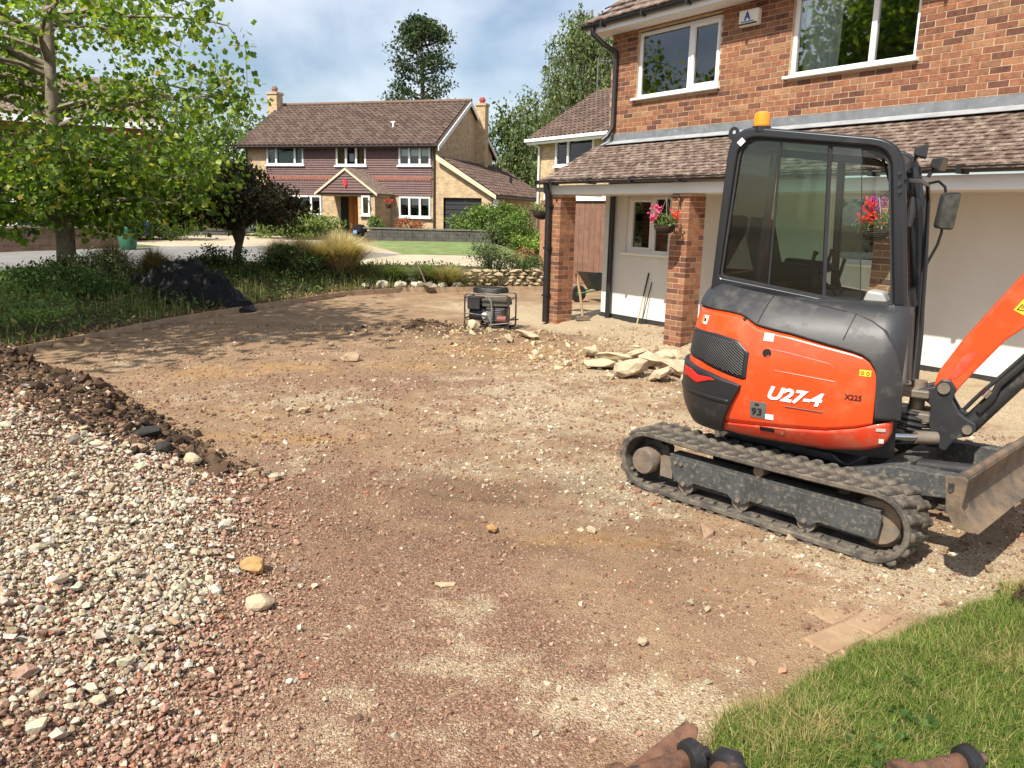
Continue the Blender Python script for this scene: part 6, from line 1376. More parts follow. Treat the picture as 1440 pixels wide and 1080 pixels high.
# broken concrete by the pillar
SL_ = [(1.12, 9.62, .52, .34, .10, .35, 'flat broken slab at the left tip of the concrete rubble, shadow beneath'), (1.36, 9.12, .62, .36, .16, -.2, 'largest slab in front of the concrete rubble'), (1.72, 8.95, .36, .24, .12, .3, 'rounded lump at the front right of the concrete rubble'), (1.98, 9.32, .50, .34, .18, .6, 'tilted slab leaning beside the excavator counterweight'), (1.30, 10.15, .78, .22, .10, -.85, 'long narrow slab lying across the concrete rubble'), (1.08, 10.5, .34, .26, .12, .2, 'dark edged lump at the back left of the concrete rubble'), (1.72, 9.75, .46, .34, .14, .9, 'pale slab in the middle of the concrete rubble'), (1.98, 10.0, .34, .28, .15, .1, 'upright lump in front of the middle pillar'), (1.62, 10.25, .36, .3, .12, .5, 'pale lump at the back of the concrete rubble'), (2.0, 8.75, .26, .2, .13, .2, 'small lump against the excavator track'), (2.2, 10.4, .30, .25, .12, .7, 'lump at the foot of the middle pillar'), (.22, 11.72, .44, .2, .07, -.5, 'dark edged plank of concrete in front of the generator'), (-.05, 11.5, .24, .16, .06, .2, 'small dark slab chip left of the concrete plank'), (-.62, 12.3, .22, .18, .12, .2, 'cream lump in front of the generator')]
for i, (x, y, a, b, c, rz, lab) in enumerate(SL_):
    r = np.random.default_rng(300+i); n = 8; poly = [(a/2*math.cos(t)*r.uniform(.75, 1.1), b/2*math.sin(t)*r.uniform(.75, 1.15)) for t in np.linspace(0, 2*math.pi, n, endpoint=False)]
    me_ = rockmesh('concrete_slab', (a*.95, b*1.05, c*1.4), 300+i, sub=2, rough=.55); me_.materials.append(conc_m); o = bpy.data.objects.new('concrete_slab', me_); COL.objects.link(o)
    mb = MB(); nn_ = len(poly); vv = [(p, q, -c/2+r.normal()*.008) for p, q in poly]+[(p*.93+r.normal()*.012, q*.93+r.normal()*.012, c/2+r.normal()*.01) for p, q in poly]
    mb.add(vv, [tuple(range(nn_))[::-1], tuple(range(nn_, 2*nn_))]+[(j, (j+1) % nn_, nn_+(j+1) % nn_, nn_+j) for j in range(nn_)])
    o.location = (x, y, g1(x, y)+c*.42+(.02 if i < 2 else .04)); o.rotation_euler = (r.normal()*.24, r.normal()*.24+(.2 if i in (0, 3) else 0), rz+r.normal()*.5)
    tag(o, lab, 'rubble', 'broken concrete by the porch')
for i in range(46):
    q_ = RNG.random()**1.6; x, y = 1.6-1.7*q_+RNG.normal()*.42, 9.75+1.9*q_+RNG.normal()*.42; s = RNG.uniform(.06, .17)
    putrock('rubble_lump', 'small broken lump in the rubble between the middle pillar and the generator', 'rubble', x, y, (s, s*.8, s*.7), 700+i, RNG.uniform(0, 3), conc_m, 'small lumps in the concrete rubble', .2, sub=1)
# lone stones on the drive
for i, (x, y, s, lab, ma) in enumerate([(-2.03, 9.82, .26, 'brown block alone on the drive left of centre', timber_m), (-2.55, 10.9, .13, 'small upright stone behind the brown block', timber_m), (-1.95, 7.2, .14, 'pale stone with a dark side, left of a pair on the drive', lime_m), (-1.74, 7.28, .13, 'pale stone, right of a pair on the drive', lime_m), (-2.1, 7.22, .09, 'smallest flat stone left of the pair on the drive', lime_m), (-1.68, 5.3, .12, 'dark flint at the foot of the gravel heap', None), (-1.86, 5.42, .10, 'pale stone beside the dark flint', lime_m), (-1.32, 3.82, .17, 'brown and yellow broken stone at the heap edge', 'by'), (-1.17, 3.44, .16, 'rough tan lump at the toe of the gravel heap', conc_m), (-.1, 4.42, .11, 'yellowish flat stone in the middle of the drive', 'by'), (-.32, 3.71, .12, 'thin pale sliver of stone on the drive', lime_m), (.5, 4.5, .09, 'pale chip at the brown scrape in front of the track', lime_m), (.98, 3.55, .06, 'small white lump near the buried pavers', lime_m), (.60, 3.20, .08, 'pale stone halfway to the lawn edge', lime_m), (-2.75, 5.75, .22, 'black tarry lump on the soil bank', 'tar'), (-2.55, 5.55, .18, 'dark clod below the tarry lump', 'tar'), (-2.30, 5.45, .18, 'rounded tan stone at the end of the soil bank', conc_m), (-2.62, 5.32, .16, 'brown stone with a black hollow beside it', timber_m)]):
    if ma is None: ma = mat('flint', (.035, .033, .032), .6, var=.3)
    if ma == 'by': ma = MATS.get('ochre_stone') or mat('ochre_stone', (.36, .215, .085), .9, var=.4, vscale=14, bmp=.6, bscale=40)
    if ma == 'tar': ma = MATS.get('tar_lump') or mat('tar_lump', (.028, .026, .024), .85, var=.4, vscale=20, bmp=.9, bscale=50)
    fl_ = .28 if 'sliver' in lab else .62
    o = putrock('loose_stone', lab, 'stone', x, y, (s*1.05, s*(.4 if 'sliver' in lab else .72), s*fl_*.85), 900+i, RNG.uniform(0, 3) if 'sliver' not in lab else .15, ma, 'lone stones on the drive', .12, sub=1 if s < .15 else 2)
    for p in o.data.polygons: p.use_smooth = False
# buried pavers
pav_m = mat('paver', (.37, .26, .155), .95, var=.18, vscale=5, bmp=.35, bscale=60, dirt=((.28, .18, .105), 7, .36, .6))
pv = thing('buried_pavers', 'patch of dusty pavers half buried beside the lawn', 'pavers', (1.72, 3.46, g1(1.72, 3.46)-.034), .62)
for i in range(3):
    for j in range(3):
        if (i, j) in ((0, 2), (2, 0), (2, 2)): continue
        x, y = (i-1)*.305+(j % 2)*.06, (j-1)*.158
        MB().box((x, y, .012+RNG.uniform(-.004, .004)), (.296, .149, .05), Matrix.Rotation(RNG.normal()*.025, 3, 'Z') @ Matrix.Rotation(RNG.normal()*.015, 3, 'X')).build('paver', pav_m, pv, bevel=.008)

# ================================================================ near lawn
def lawnkeep(x, y):
    sl = pldist(x, y, LAWN); return ((sl < .16*(fbm(x, y, .22, 3, 5)-.45)) & (x/y < .82) & (y > 1.9)).astype(float)
lp_ = sample(80000, .4, 4.4, 1.9, 5.0, lawnkeep)
dn = fbm(lp_[:, 0], lp_[:, 1], .35, 3, 88); dry = np.clip((fbm(lp_[:, 0], lp_[:, 1], .5, 3, 91)-.5)*3.2, 0, 1)
tn = tints(len(lp_), [(.095, .16, .026), (.14, .205, .036), (.065, .115, .02), (.20, .26, .055)], [4, 4, 3, 3]); dc = tints(len(lp_), [(.36, .29, .12), (.28, .25, .09), (.42, .34, .17)])
isd = RNG.random(len(lp_)) < dry*1.0+.2; tn = np.where(isd[:, None], dc, tn)
lz = G(lp_[:, 0], lp_[:, 1])
o = blades('lawn_grass', np.stack([lp_[:, 0], lp_[:, 1], lz-.004], -1), RNG.uniform(.025, .075, len(lp_))*(.75+.7*dn), RNG.uniform(.0022, .0042, len(lp_)), tn, dry_m, .75)
tag(o, 'rough green and yellowing lawn in the near right corner', 'grass', kind='stuff')
wd = sample(26, .6, 3.6, 2.2, 4.4, lambda x, y: lawnkeep(x, y)*(fbm(x, y, .4, 2, 15) > .58)); WP = np.repeat(wd, 9, 0)+RNG.normal(size=(len(wd)*9, 2))*.022
o = leafcloud('lawn_weeds', np.stack([WP[:, 0], WP[:, 1], G(WP[:, 0], WP[:, 1])+.03+RNG.random(len(WP))*.02], -1), RNG.uniform(.02, .045, len(WP)), tints(len(WP), [(.05, .10, .022), (.075, .14, .035)]), leaf_m, OVAL*np.array([1.6, 1]), 0); tag(o, 'broad leaved weeds scattered in the near lawn', 'weeds', kind='stuff')
# turf clod at the right edge
bp = thing('dry_turf_clod', 'brown dried turf clod on the lawn at the right edge', 'clod', (2.56, 3.52, g1(2.56, 3.52)))
me_ = rockmesh('clod', (.2, .17, .14), 77); me_.materials.append(mat('clod_soil', (.055, .036, .022), .95, var=.4, vscale=20, bmp=.9, bscale=40)); o = bpy.data.objects.new('clod', me_); COL.objects.link(o); o.parent = bp; o.location = (0, 0, .05)
q = RNG.normal(size=(900, 3)); q /= np.linalg.norm(q, axis=1)[:, None]; q = q*np.array([.10, .085, .07])+np.array([0, 0, .05]); leafcloud('roots', q, .035, tints(900, [(.11, .07, .04), (.06, .04, .025)]), dry_m, DIAM*np.array([.25, 1]), 0, bp)

# ================================================================ rusty rollers at the bottom edge
rust_m = mat('rust_steel', (.155, .075, .045), .75, .25, var=.4, vscale=14, bmp=.6, bscale=60, dirt=((.045, .035, .032), 11, .5, .62))
dkst_m = mat('greasy_black_steel', (.025, .025, .027), .45, .3, var=.3, vscale=10, bmp=.3, bscale=50, dirt=((.16, .09, .055), 12, .5, .7))
def roller(label, a, b, r, fl, extra=False):
    a, b = Vector(a), Vector(b); c = (a+b)/2; zg = g1(c.x, c.y); t = thing('steel_roller', label, 'roller', (c.x, c.y, zg)); d = (b-a).normalized(); o_ = Vector((c.x, c.y, 0))
    A2, B2 = a-o_+Vector((0, 0, 0)), b-o_
    MB().tube([A2, B2], r, 18).build('tube', rust_m, t, smooth=True)
    for e, s in ((A2, -1), (B2, 1)):
        MB().tube([e-d*s*.028, e-d*s*.02, e+d*s*.002, e+d*s*.02, e+d*s*.026], [r*1.05, fl*.93, fl, fl, fl*.86], 24).build('flange', rust_m if s < 0 else dkst_m, t, smooth=35)
        MB().tube([e+d*s*.02, e+d*s*.07], r*.62, 14).build('axle_end', dkst_m, t, smooth=True)
    return t
roller('rusty steel roller with black flange at the bottom edge, left of the pair', (.375, 2.22, .075), (.63, 2.34, .08), .036, .062)
roller('short dark roller lying against the rusty one at the bottom edge', (.665, 2.21, .055), (.745, 2.305, .066), .042, .062)
roller('rusty roller with two collars on the lawn at the bottom right', (1.30, 2.25, .05), (1.55, 2.325, .055), .034, .056)
pl = MB().prism([(0, 0), (.23, .13), (.27, .10), (.25, .06), (.03, -.06)], lambda a, b, t: Vector((a, b, t)), -.008, .008).build('bracket_plate', rust_m, None, bevel=.004); pl.location = (.42, 2.33, .05); pl.rotation_euler = (.5, -.1, .08); tag(pl, 'flat black steel bracket plate lying on the left rusty roller', 'bracket')

# ================================================================ planted bed
def bedpts(n, keep=None, x0=-12, x1=1.2, y0=9, y1=24):
    def kp(x, y):
        s = pldist(x, y, EDGE); rd = pldist(x, y, [(-34, -4), (-11.4, 16.9), (-10.1, 18.9), (-8.2, 21.4), (-6.6, 22.9), (-4.0, 22.2), (-1.4, 22.3), (1.2, 22.7)])
        v = ((s > .06) & (rd < -.1)).astype(float)
        return v*(keep(x, y, s) if keep else 1)
    return sample(n, x0, x1, y0, y1, kp)
gc = bedpts(15000, lambda x, y, s: (.35+.9*fbm(x, y, .8, 3, 71))*np.where(x > -1.6, .2, 1)*(.3+.7*sstep(.1, .6, s)))
gz = G(gc[:, 0], gc[:, 1]); hh = fbm(gc[:, 0], gc[:, 1], 1.1, 3, 73)
lush = ga(gc[:, 0], gc[:, 1], -7.5, 12.5, 2.2, 2.0)
P = np.stack([gc[:, 0], gc[:, 1], gz+RNG.random(len(gc))*(.10+.42*np.clip(hh-.35, 0, 1))], -1)
c1 = tints(len(P), [(.06, .10, .025), (.09, .14, .035), (.04, .07, .02), (.13, .17, .05), (.16, .13, .06)], [4, 4, 3, 2, 1.2]); c2 = tints(len(P), [(.13, .20, .045), (.18, .25, .07), (.09, .15, .03)])
tn = np.where((RNG.random(len(P)) < lush)[:, None], c2, c1)
o = leafcloud('ground_cover', P, RNG.uniform(.05, .11, len(P)), tn, dull_leaf_m, OVAL, .0, upb=.6); tag(o, 'leafy green ground cover in the bed under the trees', 'ground cover', kind='stuff')
bt = bedpts(9000, lambda x, y, s: (fbm(x, y, .6, 3, 75) > .5)*1.0); o = blades('bed_grasses', np.stack([bt[:, 0], bt[:, 1], G(bt[:, 0], bt[:, 1])], -1), RNG.uniform(.10, .38, len(bt)), .012, tints(len(bt), [(.10, .14, .04), (.16, .18, .06), (.30, .25, .11)], [3, 3, 1.4]), dry_m, .5); tag(o, 'loose grass tufts growing through the planted bed', 'grass', kind='stuff')
dl = bedpts(2500, lambda x, y, s: np.exp(-(s/.5)**2)); o = leafcloud('fallen_leaves', np.stack([dl[:, 0], dl[:, 1], G(dl[:, 0], dl[:, 1])+.015], -1), RNG.uniform(.05, .10, len(dl)), tints(len(dl), [(.24, .13, .06), (.34, .22, .10), (.16, .10, .05), (.40, .30, .17)]), dull_leaf_m, OVAL, 0, upb=1.5); tag(o, 'dry fallen leaves along the timber edging', 'leaves', kind='stuff')
def clump(label, x, y, r, h, n, cols, lean=.9, wid=.014, cat='ornamental grass', group='dry ornamental grasses'):
    t = thing('ornamental_grass', label, cat, (x, y, g1(x, y)), 0, group); a = RNG.uniform(0, 6.28, n); q = np.sqrt(RNG.random(n))*r*.25
    Pp = np.stack([q*np.cos(a), q*np.sin(a), np.zeros(n)], -1); dd = np.stack([np.cos(a), np.sin(a), np.zeros(n)], -1)
    blades('blades', Pp, RNG.uniform(.55, 1.05, n)*h, wid, tints(n, cols), dry_m, lean, t, dd, .9); return t
BLD = [(.64, .53, .32), (.72, .61, .41), (.56, .45, .26), (.42, .35, .20)]
clump('biggest fountain of blond feather grass in the middle of the bed', -4.45, 20.2, .9, 1.15, 5600, BLD, .85, .014); clump('smaller blond grass tuft left of the big fountain', -5.45, 20.4, .7, .95, 3000, BLD, .8, .014)
clump('blond grass tuft nearer the dark tree', -6.1, 20.7, .6, .85, 2000, BLD, .55, .013); clump('arching pale grass beside the end of the stone wall', -1.65, 19.75, .5, .62, 1100, [(.34, .28, .12), (.24, .24, .09), (.42, .34, .18)], 1.1, .012); clump('green arching grass between the rocks and the shovel', -2.2, 19.9, .5, .55, 1200, [(.12, .17, .04), (.17, .21, .07)], .9, .013); clump('green grass tuft left of the shovel among the rocks', -3.0, 19.75, .5, .5, 1000, [(.11, .16, .04), (.15, .20, .06)], .8, .013)
clump('straw coloured grass tuft behind the black sheeting', -8.0, 17.6, .5, .75, 1200, [(.30, .22, .10), (.22, .19, .08), (.4, .3, .15)], .5, .012); clump('tall dry grass right of the tulip tree trunk', -8.4, 16.6, .6, .9, 1500, [(.16, .15, .06), (.24, .19, .09), (.10, .11, .04)], .5, .012)
def shrub(label, x, y, c, r, n, ls, cols, z=None, group='shrubs', shape=OVAL, hollow=.35, ma=None, name='shrub', ncl=34):
    t = thing(name, label, 'shrub', (x, y, g1(x, y) if z is None else z), 0, group); P, cc = blobpts(int(n*1.7), c, r, ncl, .15, hollow*.8); P = P[P[:, 2] > .02]; mb = MB()
    for i in range(min(9, len(cc))): branch(mb, (0, 0, -.05), cc[i], .018, .005, .0, 5, 4, .1)
    mb.build('stems', bark_m, t); leafcloud('foliage', P, RNG.uniform(ls*.7, ls*1.2, len(P)), tints(len(P), cols), ma or dull_leaf_m, shape, .1, t); return t
G1 = [(.11, .18, .04), (.16, .24, .055), (.08, .13, .03)]; G2 = [(.20, .29, .06), (.27, .35, .08), (.13, .2, .04)]
shrub('dark leafy shrub left of the blond grass under the dark tree', -5.2, 18.9, (0, 0, .35), (.8, .6, .4), 1500, .08, [(.05, .085, .025), (.08, .12, .03), (.035, .06, .018)]); shrub('dark green shrub at the foot of the dark tree', -6.6, 18.2, (0, 0, .32), (.8, .6, .36), 1300, .08, [(.05, .08, .022), (.07, .11, .03)])
shrub('grey green bushy plant on top of the stone wall', -.55, 21.1, (0, 0, .5), (.65, .45, .42), 1300, .07, [(.09, .12, .05), (.13, .16, .07), (.06, .09, .03)]); shrub('low leafy plant at the right end of the stone wall top', .45, 21.2, (0, 0, .35), (.65, .45, .28), 1100, .07, [(.06, .10, .03), (.10, .14, .045)]); shrub('rusty brown dead shrub on the stone wall', .25, 21.6, (0, 0, .55), (.45, .35, .28), 700, .05, [(.24, .14, .07), (.30, .20, .10)])
shrub('thin tall twiggy plant standing above the wall', -.65, 21.4, (0, 0, .85), (.35, .3, .65), 420, .06, [(.14, .17, .09), (.09, .12, .05)], hollow=.1)
shrub('clipped green hedge bush in front of the orange door', -8.9, 33.2, (0, 0, .5), (1.7, 1.0, .62), 4600, .13, [(.16, .22, .06), (.22, .28, .09), (.12, .17, .045)], ncl=60); shrub('large bright green bush in front of the garage', -1.0, 34.4, (0, 0, .85), (1.55, 1.1, .85), 5000, .13, G1, ncl=60); shrub('low yellow green spreading bush right of the garage', .6, 34.0, (0, 0, .5), (1.25, .9, .5), 3600, .12, G2, ncl=50); shrub('pale green bush beside the brown fence', 2.0, 34.2, (0, 0, .55), (.9, .8, .55), 2200, .12, [(.22, .28, .10), (.3, .34, .13), (.15, .2, .06)]); shrub('grey green lavender mound by the far fence', 1.6, 33.6, (0, 0, .35), (.6, .5, .4), 1200, .08, [(.16, .19, .11), (.2, .24, .13)])
shrub('orange red flowering shrub under the right front window', -5.05, 38.6, (0, 0, .45), (.7, .4, .45), 900, .1, [(.34, .14, .08), (.2, .2, .08), (.5, .10, .06)], ma=petal_m); shrub('small green plant at the porch corner of the tile hung house', -6.6, 38.2, (0, 0, .5), (.5, .4, .5), 800, .1, G1)
shrub('weedy green plant growing at the foot of the tulip tree', -8.7, 15.6, (0, 0, .3), (1.2, .7, .32), 1700, .07, [(.07, .11, .03), (.11, .16, .045), (.05, .08, .02)]); shrub('low bright weeds at the front of the bed at the left', -7.6, 11.3, (0, 0, .1), (1.3, .9, .16), 2600, .055, [(.15, .22, .055), (.2, .28, .08), (.11, .17, .04)]); shrub('dark ivy clump left of the black sheeting', -7.9, 14.0, (0, 0, .22), (1.1, .8, .26), 2000, .07, [(.05, .09, .022), (.08, .13, .035)]); shrub('leafy perennial behind the left edge of the bed', -9.3, 13.6, (0, 0, .25), (1.2, .9, .3), 2000, .07, [(.07, .12, .03), (.11, .17, .05)])
shrub('grey green shrub between the sheeting and the tulip trunk', -8.1, 15.4, (0, 0, .35), (.7, .5, .4), 1200, .06, [(.10, .12, .06), (.14, .16, .08)])

# ================================================================ black plastic sheeting heap
bk_m = mat('black_sheeting', (.0065, .0063, .0062), .42, var=.3, vscale=5, spec=.14)
def heapz(x, y):
    b = sum(h_*np.exp(-(((x-cx_)/rx_)**2+((y-cy_)/ry_)**2)) for cx_, cy_, h_, rx_, ry_ in ((-.45, .1, .42, .38, .36), (.05, .2, .40, .34, .34), (.55, -.05, .34, .36, .34), (-.95, 0, .28, .36, .32), (.3, -.4, .24, .42, .26), (-.3, -.4, .22, .36, .26), (.95, -.25, .2, .34, .28), (-1.3, .1, .14, .26, .26)))
    r = np.abs(fbm(x*1.2+y*.5, y*1.0-x*.4, .55, 4, 201, .62)-.5)*2; r2_ = np.abs(fbm(x+y*.6, y*.6-x*.8, .30, 3, 207)-.5)*2
    return b*(.62+.75*(1-r))+.12*(1-r2_)*np.clip(b*3, 0, 1)+.09*(fbm(x*1.3-y, y+x*.3, .11, 2, 231)-.5)*np.clip(b*3, 0, 1)-.03
xx, yy = np.meshgrid(np.linspace(-1.75, 1.45, 96), np.linspace(-1.1, 1.0, 66), indexing='ij'); zz_ = heapz(xx, yy); xx2 = xx+.12*(fbm(xx, yy, .3, 3, 211)-.5); yy2 = yy+.14*(fbm(xx, yy, .3, 3, 213)-.5)
ii = np.arange(96*66).reshape(96, 66); Fq = np.stack([ii[:-1, :-1], ii[1:, :-1], ii[1:, 1:], ii[:-1, 1:]], -1).reshape(-1, 4); keepf = zz_.ravel()[Fq].max(1) > .05
bx, by = -5.95, 14.75; xx2 = xx2*.86; yy2 = yy2*.8; V = np.stack([xx2.ravel()+bx, yy2.ravel()+by, zz_.ravel()+G(xx2.ravel()+bx, yy2.ravel()+by, False)], -1)
hpo = npmesh('black_plastic_sheeting', V, Fq[keepf], bk_m, smooth=False); tag(hpo, 'crumpled heap of black plastic sheeting in the bed under the trees', 'plastic sheeting')

# ================================================================ generator
gn = thing('petrol_generator', 'open frame petrol generator with a black hose coiled on top', 'generator', (-.38, 12.98, g1(-.38, 12.98)), rad(-14)); gn.scale = (.92, .92, .92)
tube_m = mat('frame_tube', (.07, .068, .065), .4, .5, var=.3, vscale=9, dirt=((.25, .22, .18), 8, .5, .75)); alu_m = mat('cast_alloy', (.26, .25, .235), .5, .6, var=.3, vscale=12); eng_m = mat('engine_black', (.022, .021, .021), .55, var=.3, vscale=9)
L_, W_, Hh = .40, .27, .64
for y in (-W_, W_):
    fr_ = rounded([(-L_, .03), (-L_, Hh), (L_, Hh), (L_, .03)], [.07]*4, 4); MB().tube([Vector((a, y, b)) for a, b in fr_], .015, 8, closed=True).build('frame_tube', tube_m, gn, smooth=True)
    MB().tube([(-L_, y, .30), (.0, y, .26), (.05, y, .10), (L_+.06, y, .16)], .013, 7).build('frame_brace', tube_m, gn, smooth=True)
for (x, z) in ((-L_, .2), (L_, .2), (-L_, Hh-.08), (L_, Hh-.08), (-.1, .03), (.2, .03)): MB().tube([(x, -W_, z), (x, W_, z)], .013, 7).build('cross_tube', tube_m, gn, smooth=True)
MB().tube([(.02, -W_, Hh-.005), (.09, -W_-.01, Hh-.14), (.10, -W_-.01, .32), (.08, -W_, .05)], .016, 8).build('front_hoop', mat('bright_tube', (.38, .37, .35), .35, .7, var=.2), gn, smooth=True)
MB().lathe([(.05, -.18), (.165, -.18), (.175, -.12), (.175, .05), (.15, .10), (.06, .13)], (-.18, .02, .26), 20, 'x').build('alternator', eng_m, gn, smooth=40)
MB().b2((-.04, -.19, .08), (.32, .18, .40)).build('engine_block', eng_m, gn, bevel=.02)
for k in range(7): MB().b2((.05, -.21, .17+k*.03), (.26, -.19, .182+k*.03)).build('cooling_fin', alu_m, gn)
MB().lathe([(.02, .03), (.08, .03), (.10, 0), (.10, -.02)], (.0, -.20, .24), 18, 'y').build('recoil_starter', alu_m, gn, smooth=40)
MB().prism(rounded([(-.11, .41), (-.13, .55), (.33, .57), (.36, .43)], [.03]*4, 3), lambda a, b, t: Vector((a, t, b)), -.16, .18).build('fuel_tank', mat('tank_olive', (.085, .08, .055), .5, var=.2), gn, bevel=.02)
MB().lathe([(.035, 0), (.04, .02), (.02, .025)], (.1, 0, .54), 12).build('fuel_cap', alu_m, gn); MB().lathe([(.05, -.08), (.07, -.08), (.07, .08), (.05, .08)], (.27, -.20, .20), 14, 'x').build('silencer', mat('red_silencer', (.17, .05, .035), .6), gn, smooth=40); MB().lathe([(.03, -.0), (.05, -.02), (.05, -.05), (.02, -.06)], (-.05, -.2, .26), 12, 'y').build('white_valve', whitep_m, gn, smooth=True); MB().b2((-.37, -.22, .36), (-.14, .14, .56)).build('control_box', eng_m, gn, bevel=.012); MB().lathe([(.03, 0), (.03, -.02)], (-.24, -.2, .41), 12, 'y').build('gauge', alu_m, gn)
MB().b2((-.33, -.22, .10), (-.12, .2, .16)).build('mount_plate', mat('mount_rust', (.15, .08, .05), .8), gn)
coil = [(.30*math.cos(a)*(1.0+.05*math.sin(a*1.7)), .19*math.sin(a), Hh+.02+.008*a/6.28+.018*math.sin(a*2.3)) for a in np.linspace(0, 6.28*8.2, 190)]
MB().tube([Vector(p) for p in coil], .017, 7).build('coiled_hose', hose_m, gn, smooth=True)
for x in (-.3, .3):
    for y in (-W_, W_): MB().cyl((x, y, -.03), (x, y, .03), .022, n=10).build('rubber_foot', hose_m, gn)
# wheelbarrow behind the first pillar
wbz = thing('wheelbarrow', 'green and black wheelbarrow parked behind the first brick pillar', 'wheelbarrow', (1.93, 17.6, g1(1.93, 17.6)), rad(200))
grn_m = mat('green_plastic', (.02, .12, .05), .45, var=.2)
MB().prism([(-.42, .60), (-.30, .28), (.22, .28), (.48, .66), (.46, .66), (.20, .30), (-.29, .30), (-.40, .60)], lambda a, b, t: Vector((a, t, b)), -.24, .24).prism([(-.42, .60), (-.30, .28), (.22, .28), (.48, .66)], lambda a, b, t: Vector((a, t, b)), .24, .265).prism([(-.42, .60), (-.30, .28), (.22, .28), (.48, .66)], lambda a, b, t: Vector((a, t, b)), -.265, -.24).build('tray', mat('black_tray', (.018, .022, .020), .45), wbz, bevel=.01)
for y in (-.2, .2): MB().tube([(.55, y*.3, .20), (.2, y, .27), (-.35, y*1.2, .34), (-.85, y*1.5, .60)], .016, 7).build('handle', grn_m, wbz, smooth=True); MB().tube([(-.2, y, .30), (-.32, y, .02), (-.22, y, .02), (-.1, y, .28)], .014, 6).build('leg', grn_m, wbz, smooth=True)
wh = MB().lathe([(.10, -.04), (.17, -.045), (.19, 0), (.17, .045), (.10, .04)], (.55, 0, .19), 20, 'y').build('wheel', hose_m, wbz, smooth=True); MB().lathe([(.02, -.05), (.09, -.03), (.09, .03), (.02, .05)], (.55, 0, .19), 12, 'y').build('rim', grn_m, wh)
MB().grid(lambda a, b: Vector((-.3+.45*a, -.22+.4*b, .60+.06*math.sin(a*5+b*3))), 12, 10).build('green_cover', grn_m, wbz, smooth=True)
bg_ = MB().tube([(0, 0, .3), (.02, 0, .55), (.10, .02, .85)], [.12, .11, .04], 10).build('sand_bag', mat('pale_bag', (.33, .34, .19), .8, var=.2), None, smooth=True); bg_.location = (2.42, 17.3, g1(2.42, 17.3)); tag(bg_, 'pale green half empty bag standing behind the wheelbarrow', 'bag')
# tools
pk = thing('sledge_hammer', 'wooden handled hammer leaning against the first brick pillar', 'hammer', (1.20, 13.62, g1(1.2, 13.62)))
MB().tube([(.0, 0, .05), (-.05, .06, .42), (-.13, .13, .80)], .024, 9).build('handle', mat('ash_handle', (.36, .25, .13), .7, var=.2), pk, smooth=True); MB().box((0, 0, .045), (.24, .08, .08), Matrix.Rotation(.3, 3, 'Z')).build('head', steel_m, pk, bevel=.012)
def rod(label, a, b, r, ma, ma2, split):
    a, b = Vector(a), Vector(b); a.z = g1(a.x, a.y); t = thing('long_rod', label, 'rod', a); m_ = (b-a)*split
    MB().cyl((0, 0, 0), m_, r, n=8).build('shaft', ma, t, smooth=True); MB().cyl(m_, b-a, r*1.15, n=8).build('grip', ma2, t, smooth=True)
w1_, w2_ = HM @ H(1.88, 1.185, .95), HM @ H(1.80, 1.185, .80)
rod('pale rod with a black top leaning on the white wall', (2.10, 13.35, 0), w1_, .012, mat('pale_wood', (.50, .42, .28), .7), eng_m, .55); rod('thin dark rod beside the pale one on the white wall', (2.17, 13.3, 0), w2_, .008, eng_m, eng_m, .6)
sv = thing('garden_shovel', 'old shovel lying over the bed edging with its blade on the drive', 'shovel', (-2.08, 18.85, .12), rad(112)); MB().tube([(.12, 0, .10), (.6, 0, .38), (.95, 0, .55)], .02, 8).build('handle', mat('dark_handle', (.11, .08, .055), .8), sv, smooth=True); MB().grid(lambda a, b: Vector((.16-.42*a, (b-.5)*.26*(1-.25*a*a), .10-.05*a+.12*(b-.5)**2)), 8, 7).build('blade', mat('old_blade', (.20, .15, .105), .7, var=.3), sv, smooth=True, solid=.008)

# ================================================================ neighbour's frontage
lwl = thing('grey_low_wall', 'low dark grey wall in front of the tile hung house', 'wall', (-5.6, 34.1, .60), rad(-6)); gw_m = mat('grey_wall', (.085, .08, .07), .9, var=.35, vscale=4, bmp=.4, bscale=20)
for c in range(4): 
    for i in range(10): MB().b2((-.8+i*.52+(c % 2)*.25, -.1, -.1+c*.16), (-.8+i*.52+.51+(c % 2)*.25, .1, .055+c*.16)).build('block', gw_m, lwl, bevel=.008)
MB().b2((-.85, -.14, .545), (4.75, .14, .60)).build('coping', mat('wall_coping', (.16, .145, .12), .9, var=.25), lwl)
fn = thing('brown_fence', 'brown close boarded fence panel between the two far houses', 'fence', (.62, 35.6, .62), rad(-8))
for i in range(12): MB().b2((i*.15, 0, 0), (i*.15+.142, .02, 1.45)).build('board', mat('fence_board', (.115, .065, .045), .85, var=.25) if 'fence_board' not in MATS else MATS['fence_board'], fn)
MB().b2((-.08, -.03, -.1), (.0, .05, 1.55)).build('post', MATS['fence_board'], fn); MB().b2((-.05, -.03, 1.45), (1.85, .05, 1.5)).build('capping', MATS['fence_board'], fn)
bb = thing('refuse_sack', 'shiny black refuse sack with a blue tag by the orange door', 'sack', (-7.25, 37.4, .62)); me_ = rockmesh('sack', (.75, .6, .75), 5, sub=2); me_.materials.append(bk_m); o = bpy.data.objects.new('sack', me_); COL.objects.link(o); o.parent = bb; o.location = (0, 0, .3); MB().box((-.16, -.27, .3), (.16, .02, .14)).build('tag', mat('sky_blue_tag', (.15, .4, .7), .5), bb)
